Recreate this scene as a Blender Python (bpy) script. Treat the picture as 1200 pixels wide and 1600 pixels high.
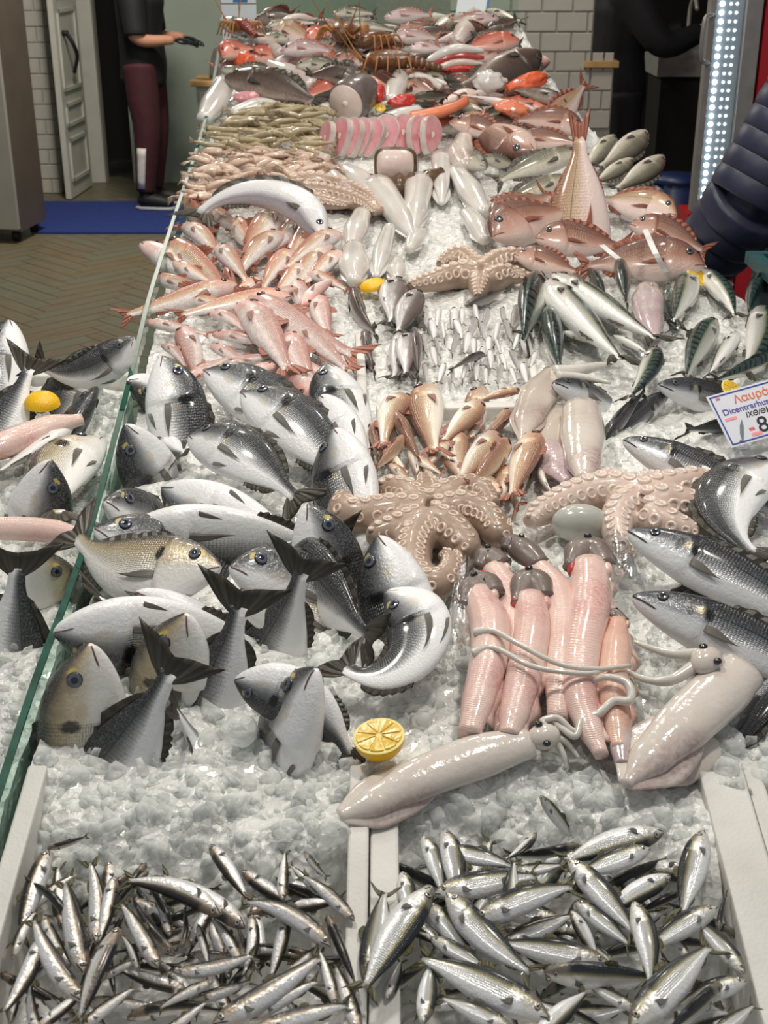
import bpy, bmesh, math, random
from mathutils import Vector, Matrix, noise

scene = bpy.context.scene
COL = scene.collection
for _o in list(bpy.data.objects):
    bpy.data.objects.remove(_o)
rad = math.radians
PI = math.pi

# ------------------------------------------------------------------ camera
F = 2000.0                        # focal length for a 1200 x 1600 frame
TH = rad(24.0)                    # pitch below the horizon
CAM = Vector((0.0, 0.0, 1.70))
cd = bpy.data.cameras.new('camera')
cd.sensor_fit = 'VERTICAL'
cd.sensor_height = 36.0
cd.lens = F / 1600.0 * 36.0
cd.clip_start = 0.05
cd.dof.use_dof = True
cd.dof.focus_distance = 1.9
cd.dof.aperture_fstop = 13.0
cam = bpy.data.objects.new('camera', cd)
COL.objects.link(cam)
cam.location = CAM
cam.rotation_euler = (PI / 2 - TH, 0, 0)
scene.camera = cam

# ------------------------------------------------------------------ world and lamps
world = bpy.data.worlds.new('world')
scene.world = world
world.use_nodes = True
wn = world.node_tree.nodes
wn['Background'].inputs[0].default_value = (0.93, 0.96, 1.0, 1)     # overcast street daylight
wn['Background'].inputs[1].default_value = 0.24

def lamp(name, loc, target, size, power, color, shape='DISK'):
    ld = bpy.data.lights.new(name, 'AREA')
    ld.shape = shape
    ld.size = size
    ld.energy = power
    ld.color = color
    o = bpy.data.objects.new(name, ld)
    COL.objects.link(o)
    o.location = loc
    o.rotation_euler = (Vector(target) - Vector(loc)).to_track_quat('-Z', 'Y').to_euler()
    return o

WARM = (1.0, 0.94, 0.85)
for i, (x, y, z, p) in enumerate([(-0.55, 1.7, 2.75, 13), (0.55, 1.5, 2.75, 13), (-0.5, 3.1, 2.9, 11),
                                  (0.55, 3.0, 2.9, 11), (0.0, 4.5, 3.0, 9)]):
    lamp('stall_lamp', (x, y, z), (x * 0.4, y + 0.05, 0.9), 0.20, p, WARM)
lamp('shop_ceiling_lamp', (-1.4, 7.4, 3.05), (-1.4, 7.6, 0), 0.5, 75, (1.0, 0.93, 0.82))
lamp('shop_ceiling_lamp', (0.35, 5.6, 3.0), (0.45, 6.6, 1.2), 0.4, 17, (1.0, 0.93, 0.82))

scene.cycles.transparent_max_bounces = 32
vs = scene.view_settings
vs.view_transform = 'Standard'
vs.look = 'None'
vs.exposure = 0.1
vs.gamma = 1.0
vs.use_curve_mapping = False

# ------------------------------------------------------------------ where things stand
# The display rises gently from the front boxes to the heaped back: (image row, distance along the lens axis)
_rows = [(1700, 1.14), (1600, 1.20), (1450, 1.28), (1240, 1.42), (1060, 1.56), (900, 1.75), (700, 2.10), (540, 2.50),
         (400, 3.0), (250, 3.6), (100, 4.3), (40, 4.6)]
FW = Vector((0, math.cos(TH), -math.sin(TH)))
UP = Vector((0, math.sin(TH), math.cos(TH)))

def ray(px, py):
    return Vector(((px - 600) / F, 0, 0)) + FW + UP * ((800 - py) / F)

_yz = []
for py, d in _rows:
    p = CAM + ray(600, py) * d
    _yz.append((p.y, p.z))
_yz = [(0.3, 0.74), (0.6, 0.755)] + _yz + [(5.2, 1.46), (6.5, 1.47)]

def hermite(tab, x):
    if x <= tab[0][0]:
        return tab[0][1]
    if x >= tab[-1][0]:
        return tab[-1][1]
    for i in range(len(tab) - 1):
        if tab[i][0] <= x <= tab[i + 1][0]:
            break
    x0, y0 = tab[i][0], tab[i][1]
    x1, y1 = tab[i + 1][0], tab[i + 1][1]
    h = x1 - x0
    def slope(k):
        if k == 0 or k == len(tab) - 1:
            a, b = (0, 1) if k == 0 else (k - 1, k)
            return (tab[b][1] - tab[a][1]) / (tab[b][0] - tab[a][0])
        s0 = (tab[k][1] - tab[k - 1][1]) / (tab[k][0] - tab[k - 1][0])
        s1 = (tab[k + 1][1] - tab[k][1]) / (tab[k + 1][0] - tab[k][0])
        return 0 if s0 * s1 <= 0 else 2 * s0 * s1 / (s0 + s1)
    t = (x - x0) / h
    m0, m1 = slope(i) * h, slope(i + 1) * h
    return ((2 * t - 3) * t * t + 1) * y0 + ((t - 2) * t + 1) * t * m0 + (3 - 2 * t) * t * t * y1 + (t - 1) * t * t * m1

_ztab = [hermite(_yz, i * 0.01) for i in range(0, 800)]

def zs(y):
    """height of the display's surface at depth y"""
    k = min(max(y, 0.0), 7.9) * 100
    i = int(k)
    return _ztab[min(i, 799)] * (1 - (k - i)) + _ztab[min(i + 1, 799)] * (k - i)

def at(px, py, lift=0.0):
    """the point of the display (raised by lift) seen at a pixel of the photograph"""
    r = ray(px, py)
    t0, t = 0.3, 0.3
    while t < 9:
        p = CAM + r * t
        if p.z < zs(p.y) + lift:
            break
        t0 = t
        t += 0.04
    for _ in range(14):
        m = (t0 + t) / 2
        p = CAM + r * m
        if p.z < zs(p.y) + lift:
            t = m
        else:
            t0 = m
    return CAM + r * t

def depth(px, py, d):
    """the point at distance d along the lens axis"""
    return CAM + ray(px, py) * d

def floor_at(px, py, z=0.0):
    r = ray(px, py)
    return CAM + r * ((z - CAM.z) / r.z)

# ------------------------------------------------------------------ material helper
class NB:
    def __init__(self, name):
        self.m = bpy.data.materials.new(name)
        self.m.use_nodes = True
        self.t = self.m.node_tree
        self.t.nodes.clear()
    def n(self, typ, inp=None, **props):
        x = self.t.nodes.new(typ)
        for k, v in props.items():
            setattr(x, k, v)
        for k, v in (inp or {}).items():
            s = x.inputs[k]
            if hasattr(v, 'is_output') or isinstance(v, bpy.types.NodeSocket):
                self.t.links.new(v, s)
            else:
                if isinstance(v, (tuple, list)) and len(v) == 3 and s.type == 'RGBA':
                    v = (*v, 1)
                s.default_value = v
        return x
    def math(self, op, a, b=0.0, c=0.0, clamp=False):
        x = self.n('ShaderNodeMath', {0: a, 1: b, 2: c}, operation=op)
        x.use_clamp = clamp
        return x.outputs[0]
    def ramp(self, fac, stops, interp='LINEAR'):
        x = self.n('ShaderNodeValToRGB', {0: fac})
        cr = x.color_ramp
        cr.interpolation = interp
        while len(cr.elements) < len(stops):
            cr.elements.new(0.5)
        for e, (p, c) in zip(cr.elements, stops):
            e.position = p
            e.color = (*c, 1) if not isinstance(c, (int, float)) else (c, c, c, 1)
        return x.outputs[0]
    def mix(self, fac, a, b, mode='MIX'):
        x = self.n('ShaderNodeMix', data_type='RGBA', blend_type=mode)
        for i, v in ((0, fac), (6, a), (7, b)):
            s = x.inputs[i]
            if isinstance(v, bpy.types.NodeSocket):
                self.t.links.new(v, s)
            else:
                s.default_value = (*v, 1) if isinstance(v, (tuple, list)) and len(v) == 3 else v
        return x.outputs[2]
    def noise(self, vec, scale, detail=3.0, rough=0.5, out=0):
        return self.n('ShaderNodeTexNoise', {'Vector': vec, 'Scale': scale, 'Detail': detail, 'Roughness': rough}).outputs[out]
    def coord(self, which='Object'):
        return self.n('ShaderNodeTexCoord').outputs[which]
    def bump(self, h, strength=0.3, dist=0.002):
        return self.n('ShaderNodeBump', {'Height': h, 'Strength': strength, 'Distance': dist}).outputs[0]
    def principled(self, **inp):
        k = {a.replace('_', ' '): b for a, b in inp.items()}
        return self.n('ShaderNodeBsdfPrincipled', k)
    def out(self, sh):
        self.n('ShaderNodeOutputMaterial', {0: sh.outputs[0] if hasattr(sh, 'outputs') else sh})
        return self.m

def lin(r, g, b):
    f = lambda c: (c / 255 / 12.92) if c / 255 <= 0.04045 else ((c / 255 + 0.055) / 1.055) ** 2.4
    return (f(r), f(g), f(b))

def mat_simple(name, col, rough=0.5, metal=0.0, var=0.12, scale=20.0, bump=0.0, spec=0.5, coat=0.0, sss=0.0):
    b = NB(name)
    oc = b.coord('Object')
    nz = b.noise(oc, scale, 4.0)
    c = b.mix(b.ramp(nz, [(0.3, 0.0), (0.7, 1.0)]), tuple(x * (1 - var) for x in col), tuple(min(1, x * (1 + var)) for x in col))
    kw = dict(Base_Color=c, Roughness=rough, Metallic=metal, Coat_Weight=coat, Subsurface_Weight=sss)
    kw['Specular_IOR_Level'] = spec
    p = b.principled(**{k: v for k, v in kw.items() if k != 'Specular_IOR_Level'})
    p.inputs['Specular IOR Level'].default_value = spec
    if sss:
        p.inputs['Subsurface Radius'].default_value = (0.02, 0.008, 0.005)
    if bump:
        b.t.links.new(b.bump(nz, bump, 0.004), p.inputs['Normal'])
    return b.out(p)

# ------------------------------------------------------------------ mesh helpers
def new_mesh(name, verts, faces, mats, uvs=None, smooth=True, fmat=None):
    me = bpy.data.meshes.new(name)
    me.from_pydata([tuple(v) for v in verts], [], faces)
    for m in (mats if isinstance(mats, (list, tuple)) else [mats]):
        me.materials.append(m)
    if uvs is not None:
        ul = me.uv_layers.new(name='UVMap')
        vi = [0] * len(me.loops)
        me.loops.foreach_get('vertex_index', vi)
        flat = []
        for i in vi:
            flat.extend(uvs[i])
        ul.data.foreach_set('uv', flat)
    if smooth:
        me.polygons.foreach_set('use_smooth', [True] * len(me.polygons))
    if fmat is not None:
        me.polygons.foreach_set('material_index', fmat)
    me.update()
    return me

def link(name, data, parent=None, mw=None):
    o = bpy.data.objects.new(name, data)
    COL.objects.link(o)
    if parent is not None:
        o.parent = parent
    if mw is not None:
        o.matrix_world = mw
    return o

def tag(o, label=None, cat=None, group=None, kind=None):
    if label: o['label'] = label
    if cat: o['category'] = cat
    if group: o['group'] = group
    if kind: o['kind'] = kind
    return o

def thing(name, label, cat, loc=(0, 0, 0), rotz=0.0, group=None, mw=None):
    o = bpy.data.objects.new(name, None)
    o.empty_display_size = 0.02
    COL.objects.link(o)
    if mw is not None:
        o.matrix_world = mw
    else:
        o.location = loc
        o.rotation_euler = (0, 0, rotz)
    return tag(o, label, cat, group)

class MB:
    """collects boxes, tubes and sheets, then builds ONE mesh object"""
    def __init__(self):
        self.v, self.f, self.uv = [], [], []
    def add(self, vs, fs, uv=None):
        k = len(self.v)
        self.v += [Vector(p) for p in vs]
        self.f += [tuple(i + k for i in f) for f in fs]
        self.uv += uv if uv else [(0.0, 0.0)] * len(vs)
        return self
    def box(self, x0, y0, z0, x1, y1, z1):
        vs = [(x, y, z) for z in (z0, z1) for y in (y0, y1) for x in (x0, x1)]
        return self.add(vs, [(0, 2, 3, 1), (4, 5, 7, 6), (0, 1, 5, 4), (2, 6, 7, 3), (0, 4, 6, 2), (1, 3, 7, 5)])
    def tube(self, pts, rads, n=10, flat=1.0, upv=None, cap=True):
        pts = [Vector(p) for p in pts]
        if isinstance(rads, (int, float)):
            rads = [rads] * len(pts)
        vs, fs, uv = [], [], []
        ref = Vector(upv) if upv else Vector((0, 0, 1))
        for i, p in enumerate(pts):
            d = (pts[min(i + 1, len(pts) - 1)] - pts[max(i - 1, 0)]).normalized()
            u = ref - d * ref.dot(d)
            if u.length < 1e-4:
                u = d.orthogonal()
            u.normalize()
            s = d.cross(u)
            ref = u
            for k in range(n):
                a = 2 * PI * k / n
                vs.append(p + (s * math.cos(a) + u * math.sin(a) * flat) * rads[i])
                uv.append((i / (len(pts) - 1), k / n))
        for i in range(len(pts) - 1):
            for k in range(n):
                fs.append((i * n + k, i * n + (k + 1) % n, (i + 1) * n + (k + 1) % n, (i + 1) * n + k))
        if cap:
            fs.append(tuple(range(n))[::-1])
            fs.append(tuple((len(pts) - 1) * n + k for k in range(n)))
        return self.add(vs, fs, uv)
    def sheet(self, grid, th, nrm=None):
        """closed thin solid from a grid of points (rows x cols); th(i, j) or number is half thickness"""
        nr, nc = len(grid), len(grid[0])
        vs, uv = [], []
        for sgn in (1, -1):
            for i in range(nr):
                for j in range(nc):
                    p = Vector(grid[i][j])
                    if nrm is None:
                        a = Vector(grid[min(i + 1, nr - 1)][j]) - Vector(grid[max(i - 1, 0)][j])
                        b = Vector(grid[i][min(j + 1, nc - 1)]) - Vector(grid[i][max(j - 1, 0)])
                        nn = a.cross(b)
                        nn = nn.normalized() if nn.length > 1e-12 else Vector((0, 1, 0))
                    else:
                        nn = Vector(nrm)
                    h = th(i, j) if callable(th) else th
                    vs.append(p + nn * h * sgn)
                    uv.append((i / (nr - 1), j / (nc - 1)))
        o = nr * nc
        fs = []
        for i in range(nr - 1):
            for j in range(nc - 1):
                a, b, c, d = i * nc + j, i * nc + j + 1, (i + 1) * nc + j + 1, (i + 1) * nc + j
                fs.append((a, d, c, b))
                fs.append((a + o, b + o, c + o, d + o))
        rim = [j for j in range(nc)] + [i * nc + nc - 1 for i in range(1, nr)] + [(nr - 1) * nc + j for j in range(nc - 2, -1, -1)] + [i * nc for i in range(nr - 2, 0, -1)]
        for k in range(len(rim)):
            a, b = rim[k], rim[(k + 1) % len(rim)]
            fs.append((a, b, b + o, a + o))
        return self.add(vs, fs, uv)
    def mesh(self, name, mat, smooth=True):
        return new_mesh(name, self.v, self.f, mat, self.uv, smooth)
    def build(self, name, mat, parent=None, smooth=True, bevel=0.0):
        me = self.mesh(name, mat, smooth)
        o = link(name, me, parent)
        if bevel:
            m = o.modifiers.new('bevel', 'BEVEL')
            m.width = bevel
            m.segments = 2
            m.limit_method = 'ANGLE'
        return o

def catmull(pts, n):
    """smooth curve through points, n samples per span"""
    P = [Vector(p) for p in pts]
    if len(P) == 2:
        return [P[0].lerp(P[1], i / n) for i in range(n + 1)]
    out = []
    for i in range(len(P) - 1):
        p0 = P[i - 1] if i else P[0] * 2 - P[1]
        p1, p2 = P[i], P[i + 1]
        p3 = P[i + 2] if i + 2 < len(P) else P[-1] * 2 - P[-2]
        for k in range(n):
            t = k / n
            out.append(0.5 * ((2 * p1) + (p2 - p0) * t + (2 * p0 - 5 * p1 + 4 * p2 - p3) * t * t + (3 * p1 - p0 - 3 * p2 + p3) * t ** 3))
    out.append(P[-1])
    return out

ORD = ['first', 'second', 'third', 'fourth', 'fifth', 'sixth', 'seventh', 'eighth', 'ninth', 'tenth', 'eleventh', 'twelfth',
       'thirteenth', 'fourteenth', 'fifteenth', 'sixteenth', 'seventeenth', 'eighteenth', 'nineteenth', 'twentieth']

# ================================================================== THE SETTING
import numpy as np
M = {}
M['white_paint'] = mat_simple('white_paint', lin(188, 190, 178), 0.45, var=0.05, scale=6)
M['door_white'] = mat_simple('door_white', lin(196, 196, 186), 0.4, var=0.06, scale=9)
M['green_grey'] = mat_simple('green_grey', lin(160, 172, 160), 0.5, var=0.04, scale=4)
M['tile_white'] = mat_simple('tile_white', lin(186, 184, 176), 0.25, var=0.05, scale=14, bump=0.05)
M['grout'] = mat_simple('grout', lin(146, 143, 134), 0.9, var=0.1, scale=60)
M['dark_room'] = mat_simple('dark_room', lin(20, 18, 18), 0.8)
M['ceiling'] = mat_simple('ceiling_paint', lin(150, 150, 146), 0.8)
M['wall_plain'] = mat_simple('wall_plain', lin(140, 138, 130), 0.8)
M['steel'] = mat_simple('brushed_steel', lin(176, 174, 166), 0.4, metal=0.25, var=0.06, scale=5)
M['steel_dark'] = mat_simple('steel_dark', lin(104, 94, 84), 0.4, metal=0.3, var=0.1, scale=5)
M['black'] = mat_simple('black_rubber', lin(24, 24, 25), 0.6)
M['wood_top'] = mat_simple('wood_top', lin(190, 152, 98), 0.5, var=0.2, scale=12)
M['blue_mat'] = mat_simple('blue_mat', lin(26, 48, 116), 0.9, var=0.15, scale=30, bump=0.3)
M['red_panel'] = mat_simple('red_panel', lin(176, 22, 34), 0.4, var=0.05)
M['frame_grey'] = mat_simple('frame_grey', lin(150, 146, 142), 0.35, metal=0.4)
M['blue_plastic'] = mat_simple('blue_plastic', lin(20, 40, 84), 0.4)
M['counter_white'] = mat_simple('counter_white', lin(190, 192, 190), 0.4)

def foam_material():
    b = NB('polystyrene')
    oc = b.coord('Object')
    vor = b.n('ShaderNodeTexVoronoi', {'Vector': oc, 'Scale': 260.0}).outputs[0]
    nz = b.noise(oc, 9.0, 5.0)
    c = b.mix(b.ramp(nz, [(0.35, 0.0), (0.75, 1.0)]), lin(232, 230, 224), lin(206, 203, 195))
    p = b.principled(Base_Color=c, Roughness=0.55)
    b.t.links.new(b.bump(vor, 0.25, 0.001), p.inputs['Normal'])
    return b.out(p)
M['foam'] = foam_material()

def glass_material():
    b = NB('pane_glass')
    tr = b.n('ShaderNodeBsdfTransparent', {0: (0.86, 0.95, 0.91)})
    gl = b.n('ShaderNodeBsdfGlossy', {0: (1, 1, 1), 'Roughness': 0.02})
    fr = b.n('ShaderNodeFresnel', {0: 1.45})
    bf = b.n('ShaderNodeNewGeometry').outputs['Backfacing']
    k = b.math('MULTIPLY', b.math('MULTIPLY', fr.outputs[0], 0.6), b.math('SUBTRACT', 1.0, bf))
    mx = b.n('ShaderNodeMixShader', {0: k, 1: tr.outputs[0], 2: gl.outputs[0]})
    return b.out(mx)
M['glass'] = glass_material()
M['glass_edge'] = mat_simple('glass_edge', lin(24, 78, 62), 0.35, var=0.3, scale=40, spec=0.3)

def ice_material(name, tint):
    b = NB(name)
    oc = b.coord('Object')
    nz = b.noise(oc, 70.0, 4.0)
    nl = b.noise(oc, 9.0, 3.0)
    c = b.mix(b.ramp(nz, [(0.3, 0.0), (0.7, 1.0)]), tuple(x * 0.93 for x in tint), tuple(min(x * 1.05, 1) for x in tint))
    p = b.principled(Base_Color=c, Roughness=0.08, IOR=1.31)
    b.t.links.new(b.bump(nz, 0.35, 0.004), p.inputs['Normal'])
    tr = b.n('ShaderNodeBsdfTransparent', {0: (0.97, 0.985, 0.98, 1)})
    lw = b.n('ShaderNodeLayerWeight', {0: 0.35}).outputs[1]
    k = b.ramp(lw, [(0.0, 0.74), (0.8, 0.25)])
    mx = b.n('ShaderNodeMixShader', {0: k, 1: p.outputs[0], 2: tr.outputs[0]})
    return b.out(mx)
M['ice'] = ice_material('crushed_ice', (0.94, 0.95, 0.93))

def ice_base_material():
    b = NB('packed_ice')
    oc = b.coord('Object')
    vor = b.n('ShaderNodeTexVoronoi', {'Vector': oc, 'Scale': 90.0}).outputs[0]
    nz = b.noise(oc, 60.0, 5.0)
    nl = b.noise(oc, 5.0, 3.0)
    c = b.mix(b.ramp(nl, [(0.35, 0.0), (0.65, 1.0)]), (0.86, 0.86, 0.82), (0.76, 0.76, 0.73))
    p = b.principled(Base_Color=c, Roughness=0.22)
    p.inputs['Coat Weight'].default_value = 0.3
    h = b.math('ADD', nz, b.math('MULTIPLY', vor, 0.8))
    b.t.links.new(b.bump(h, 0.7, 0.006), p.inputs['Normal'])
    return b.out(p)
M['ice_base'] = ice_base_material()

def plane_at(px, py, Y):
    r = ray(px, py)
    return CAM + r * (Y / r.y)

# ---------------- floor with herringbone planks
def plank_material():
    b = NB('weathered_plank')
    oc = b.coord('Object')
    st = b.n('ShaderNodeMapping', {'Vector': oc, 'Scale': (2.0, 22.0, 1.0)}).outputs[0]
    rnd = b.n('ShaderNodeObjectInfo').outputs['Random']
    st2 = b.n('ShaderNodeVectorMath', {0: st, 1: b.n('ShaderNodeCombineXYZ', {0: b.math('MULTIPLY', rnd, 37.0), 1: rnd}).outputs[0]}, operation='ADD').outputs[0]
    nz = b.noise(st2, 2.0, 6.0, 0.6)
    c = b.ramp(nz, [(0.25, lin(78, 66, 48)), (0.5, lin(112, 98, 74)), (0.75, lin(106, 110, 92))])
    c = b.mix(b.math('MULTIPLY', rnd, 0.5), c, lin(96, 108, 96))
    p = b.principled(Base_Color=c, Roughness=0.45)
    b.t.links.new(b.bump(nz, 0.15, 0.003), p.inputs['Normal'])
    return b.out(p)
M['plank'] = plank_material()
fl = MB().box(-4.5, -1.5, -0.08, 4.5, 11.5, -0.009).build('floor', M['grout'])
tag(fl, 'weathered herringbone plank floor of the fish shop', kind='structure')
pl_me = MB().box(-0.248, -0.048, -0.012, 0.248, 0.048, 0.0).mesh('plank', M['plank'], smooth=False)
W_, L_ = 0.1, 0.5
for i in range(-70, 70):
    for j in range(-12, 12):
        for q in (0, 1):
            # herringbone lattice, turned 45 degrees
            u = i * W_ + (L_ - 0.0) * j * 1.0 * 0 + (0.25 if q == 0 else 0.05)
            if q == 0:
                u, v, a = i * W_ + L_ / 2, i * W_ + j * 2 * L_ + W_ / 2, 0
            else:
                u, v, a = i * W_ + W_ / 2, i * W_ + j * 2 * L_ + W_ + L_ / 2, PI / 2
            x = (u - v) * 0.7071 - 1.7
            y = (u + v) * 0.7071 + 7.0
            if -3.0 < x < -0.45 and 5.0 < y < 10.2:
                o = link('plank', pl_me, fl)
                o.location = (x, y, 0)
                o.rotation_euler = (0, 0, a + PI / 4)

# ---------------- shop shell
def wallbox(name, x0, y0, z0, x1, y1, z1, m, label):
    o = MB().box(x0, y0, z0, x1, y1, z1).build(name, M[m], smooth=False)
    return tag(o, label, kind='structure')
wallbox('ceiling', -4.5, 4.6, 3.2, 4.5, 11.5, 3.3, 'ceiling', 'plain shop ceiling above the interior')
wallbox('wall_left', -4.0, 4.6, 0, -3.9, 11.0, 3.2, 'wall_plain', 'plain left side wall of shop')
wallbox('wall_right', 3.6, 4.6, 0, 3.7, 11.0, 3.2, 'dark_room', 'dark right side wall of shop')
# back wall, left of the doorway / right of it, and the dark room beyond
xa = plane_at(120, 200, 10.1).x
xb = plane_at(160, 200, 10.1).x
xc = plane_at(203, 200, 10.1).x
xd = plane_at(420, 200, 10.1).x
wallbox('wall_back', -4.0, 10.1, 0, xb, 10.2, 3.2, 'door_white', 'white painted back wall beside dark doorway')
wallbox('wall_back_centre', xc, 10.1, 0, xd + 1.5, 10.2, 3.2, 'green_grey', 'pale grey green wall behind standing worker')
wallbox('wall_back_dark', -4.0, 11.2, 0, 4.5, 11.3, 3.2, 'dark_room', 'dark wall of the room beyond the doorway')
# white casing beside the doorway
tr = MB().box(xb - 0.14, 10.06, 0, xb, 10.1, 2.2).build('trim_1', M['door_white'], smooth=False, bevel=0.008)
tag(tr, 'white casing of the dark doorway', kind='structure')

# tiled pier on the left
def tile_field(parent, mname, x0, x1, z0, z1, Y, tw, th, joint=0.006, proud=0.008, tw0=None):
    cache = {}
    row = 0
    z = z0
    while z < z1 - 0.01:
        x = x0 - (tw / 2 if row % 2 else 0)
        while x < x1 - 0.005:
            a, b_ = max(x, x0), min(x + tw, x1)
            if b_ - a > 0.02:
                key = round(b_ - a, 3)
                if key not in cache:
                    w = (b_ - a) / 2 - joint / 2
                    h = th / 2 - joint / 2
                    e = 0.004
                    mb = MB()
                    vs = [(-w, 0, -h), (w, 0, -h), (w, 0, h), (-w, 0, h), (-w + e, -proud, -h + e), (w - e, -proud, -h + e), (w - e, -proud, h - e), (-w + e, -proud, h - e)]
                    mb.add(vs, [(4, 5, 6, 7), (0, 1, 5, 4), (1, 2, 6, 5), (2, 3, 7, 6), (3, 0, 4, 7)])
                    cache[key] = mb.mesh('tile', M[mname], smooth=False)
                o = link('tile', cache[key], parent)
                o.location = ((a + b_) / 2, Y, z + th / 2)
            x += tw
        z += th
        row += 1

px0 = plane_at(60, 200, 9.6).x - 0.55
px1 = plane_at(84, 200, 9.6).x
pier = wallbox('wall_pier', px0, 9.62, 0, px1, 10.1, 3.2, 'grout', 'white tiled pier beside the steel cabinet')
tile_field(pier, 'tile_white', px0, px1, 0.0, 1.9, 9.62, 0.30, 0.105)
# right side of the pier, tiled in the shade
for k in range(18):
    o = MB().box(px1, 9.63, 0.105 * k + 0.003, px1 + 0.008, 9.86, 0.105 * k + 0.102).build('tile', M['tile_white'], pier, smooth=False)
    o = MB().box(px1, 9.866, 0.105 * k + 0.003, px1 + 0.008, 10.09, 0.105 * k + 0.102).build('tile', M['tile_white'], pier, smooth=False)

# panelled white door, standing open
h0 = floor_at(108, 313)
h1 = floor_at(141, 291)
dv = (h1 - h0)
dl = dv.length
ang = math.atan2(dv.y, dv.x)
door = tag(MB().box(0, -0.02, 0.01, dl, 0.02, 2.1).build('door_1', M['door_white'], smooth=False), 'white panelled door standing open by tiled pier', kind='structure')
door.location = h0
door.rotation_euler = (0, 0, ang)
for z0, z1 in ((0.12, 0.42), (0.50, 0.66), (0.74, 1.28), (1.36, 1.95)):
    mb = MB()
    x0, x1 = 0.1 * dl, 0.86 * dl
    mb.box(x0, -0.034, z0, x1, -0.021, z0 + 0.025).box(x0, -0.034, z1 - 0.025, x1, -0.021, z1)
    mb.box(x0, -0.034, z0, x0 + 0.03, -0.021, z1).box(x1 - 0.03, -0.034, z0, x1, -0.021, z1)
    mb.build('door_panel', M['door_white'], door, smooth=False)
hp = MB().tube(catmull([(0.28 * dl, -0.05, 1.12), (0.30 * dl, -0.09, 1.04), (0.40 * dl, -0.09, 0.96), (0.46 * dl, -0.05, 0.85)], 5), 0.014, 8)
hp.tube([(0.28 * dl, -0.02, 1.12), (0.28 * dl, -0.06, 1.12)], 0.02, 8)
hp.build('door_handle', M['black'], door)

# steel upright cabinet at the left edge, on castors
near = floor_at(35, 380)
far = floor_at(74, 360)
t = thing('steel_cabinet', 'tall stainless steel cabinet on castors at the left edge', 'cabinet', (near.x, near.y, 0))
dd = far - near
dn = Vector((dd.x, dd.y, 0)).normalized()
lf = Vector((-dn.y, dn.x, 0))
def obox(o, ax, ay, x0, x1, y0, y1, z0, z1):
    mb = MB()
    vs = [Vector(o) + ax * x + ay * y + Vector((0, 0, z)) for z in (z0, z1) for y in (y0, y1) for x in (x0, x1)]
    return mb.add(vs, [(0, 2, 3, 1), (4, 5, 7, 6), (0, 1, 5, 4), (2, 6, 7, 3), (0, 4, 6, 2), (1, 3, 7, 5)])
obox((0, 0, 0), dn, lf, 0, dd.length, 0, 0.9, 0.07, 2.0).build('body', M['steel_dark'], t, smooth=False)
obox((0, 0, 0), dn, lf, -0.035, -0.003, 0.0, 0.88, 0.09, 1.98).build('door', M['steel'], t, smooth=False)
for a, b_ in ((0.06, 0.06), (dd.length - 0.06, 0.06), (0.06, 0.8), (dd.length - 0.06, 0.8)):
    c = dn * a + lf * b_
    MB().tube([c + Vector((-0.02, 0, 0.036)), c + Vector((0.02, 0, 0.036))], 0.036, 14).build('castor', M['black'], t)

# blue mat
m0, m1, m2, m3 = floor_at(60, 366), floor_at(290, 366), floor_at(290, 317), floor_at(60, 317)
bm_ = MB()
bm_.sheet([[m0, m1], [m3, m2]], 0.006, (0, 0, 1))
o = bm_.build('floor_mat', M['blue_mat'], smooth=False)
o.location.z = 0.007
tag(o, 'blue floor mat under the standing worker', 'mat')

# small cabinet with a wooden top and a bag on it
Yc = 9.2
c0 = plane_at(301, 126, Yc)
zt = c0.z
t = thing('side_cabinet', 'pale side cabinet with wooden top behind glass panel', 'cabinet', (c0.x, Yc, 0))
MB().box(0.02, 0.0, 0.0, 0.75, 0.45, zt - 0.04).build('body', M['green_grey'], t, smooth=False)
MB().box(0.04, -0.018, 0.06, 0.30, -0.002, zt - 0.07).build('door', M['white_paint'], t, smooth=False, bevel=0.004)
MB().box(-0.02, -0.03, zt - 0.038, 0.77, 0.45, zt).build('cabinet_top', M['wood_top'], t, smooth=False, bevel=0.004)
MB().tube([(0.025, -0.03, 0.72 * zt), (0.025, -0.06, 0.72 * zt)], 0.012, 8).build('knob', M['black'], t)
M['bag'] = mat_simple('bag_cloth', lin(112, 106, 98), 0.8, var=0.15, scale=8)
mb = MB()
g = []
for i in range(9):
    a = i / 8
    r_ = 0.15 * (1 - 0.35 * a ** 2) * (1 if i < 8 else 0.35)
    g.append([Vector((0.24 + r_ * math.cos(2 * PI * k / 16) * (1 + 0.05 * math.sin(k * 2.3)), 0.2 + 0.7 * r_ * math.sin(2 * PI * k / 16), zt + 0.001 + 0.22 * a)) for k in range(16)])
vs = [p + Vector((c0.x, Yc, 0)) for row in g for p in row]
fs = [(i * 16 + k, i * 16 + (k + 1) % 16, (i + 1) * 16 + (k + 1) % 16, (i + 1) * 16 + k) for i in range(8) for k in range(16)]
fs += [tuple(range(15, -1, -1)), tuple(8 * 16 + k for k in range(16))]
o = MB().add(vs, fs).build('cloth_bag', M['bag'])
tag(o, 'grey brown bag standing on the side cabinet', 'bag')

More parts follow.
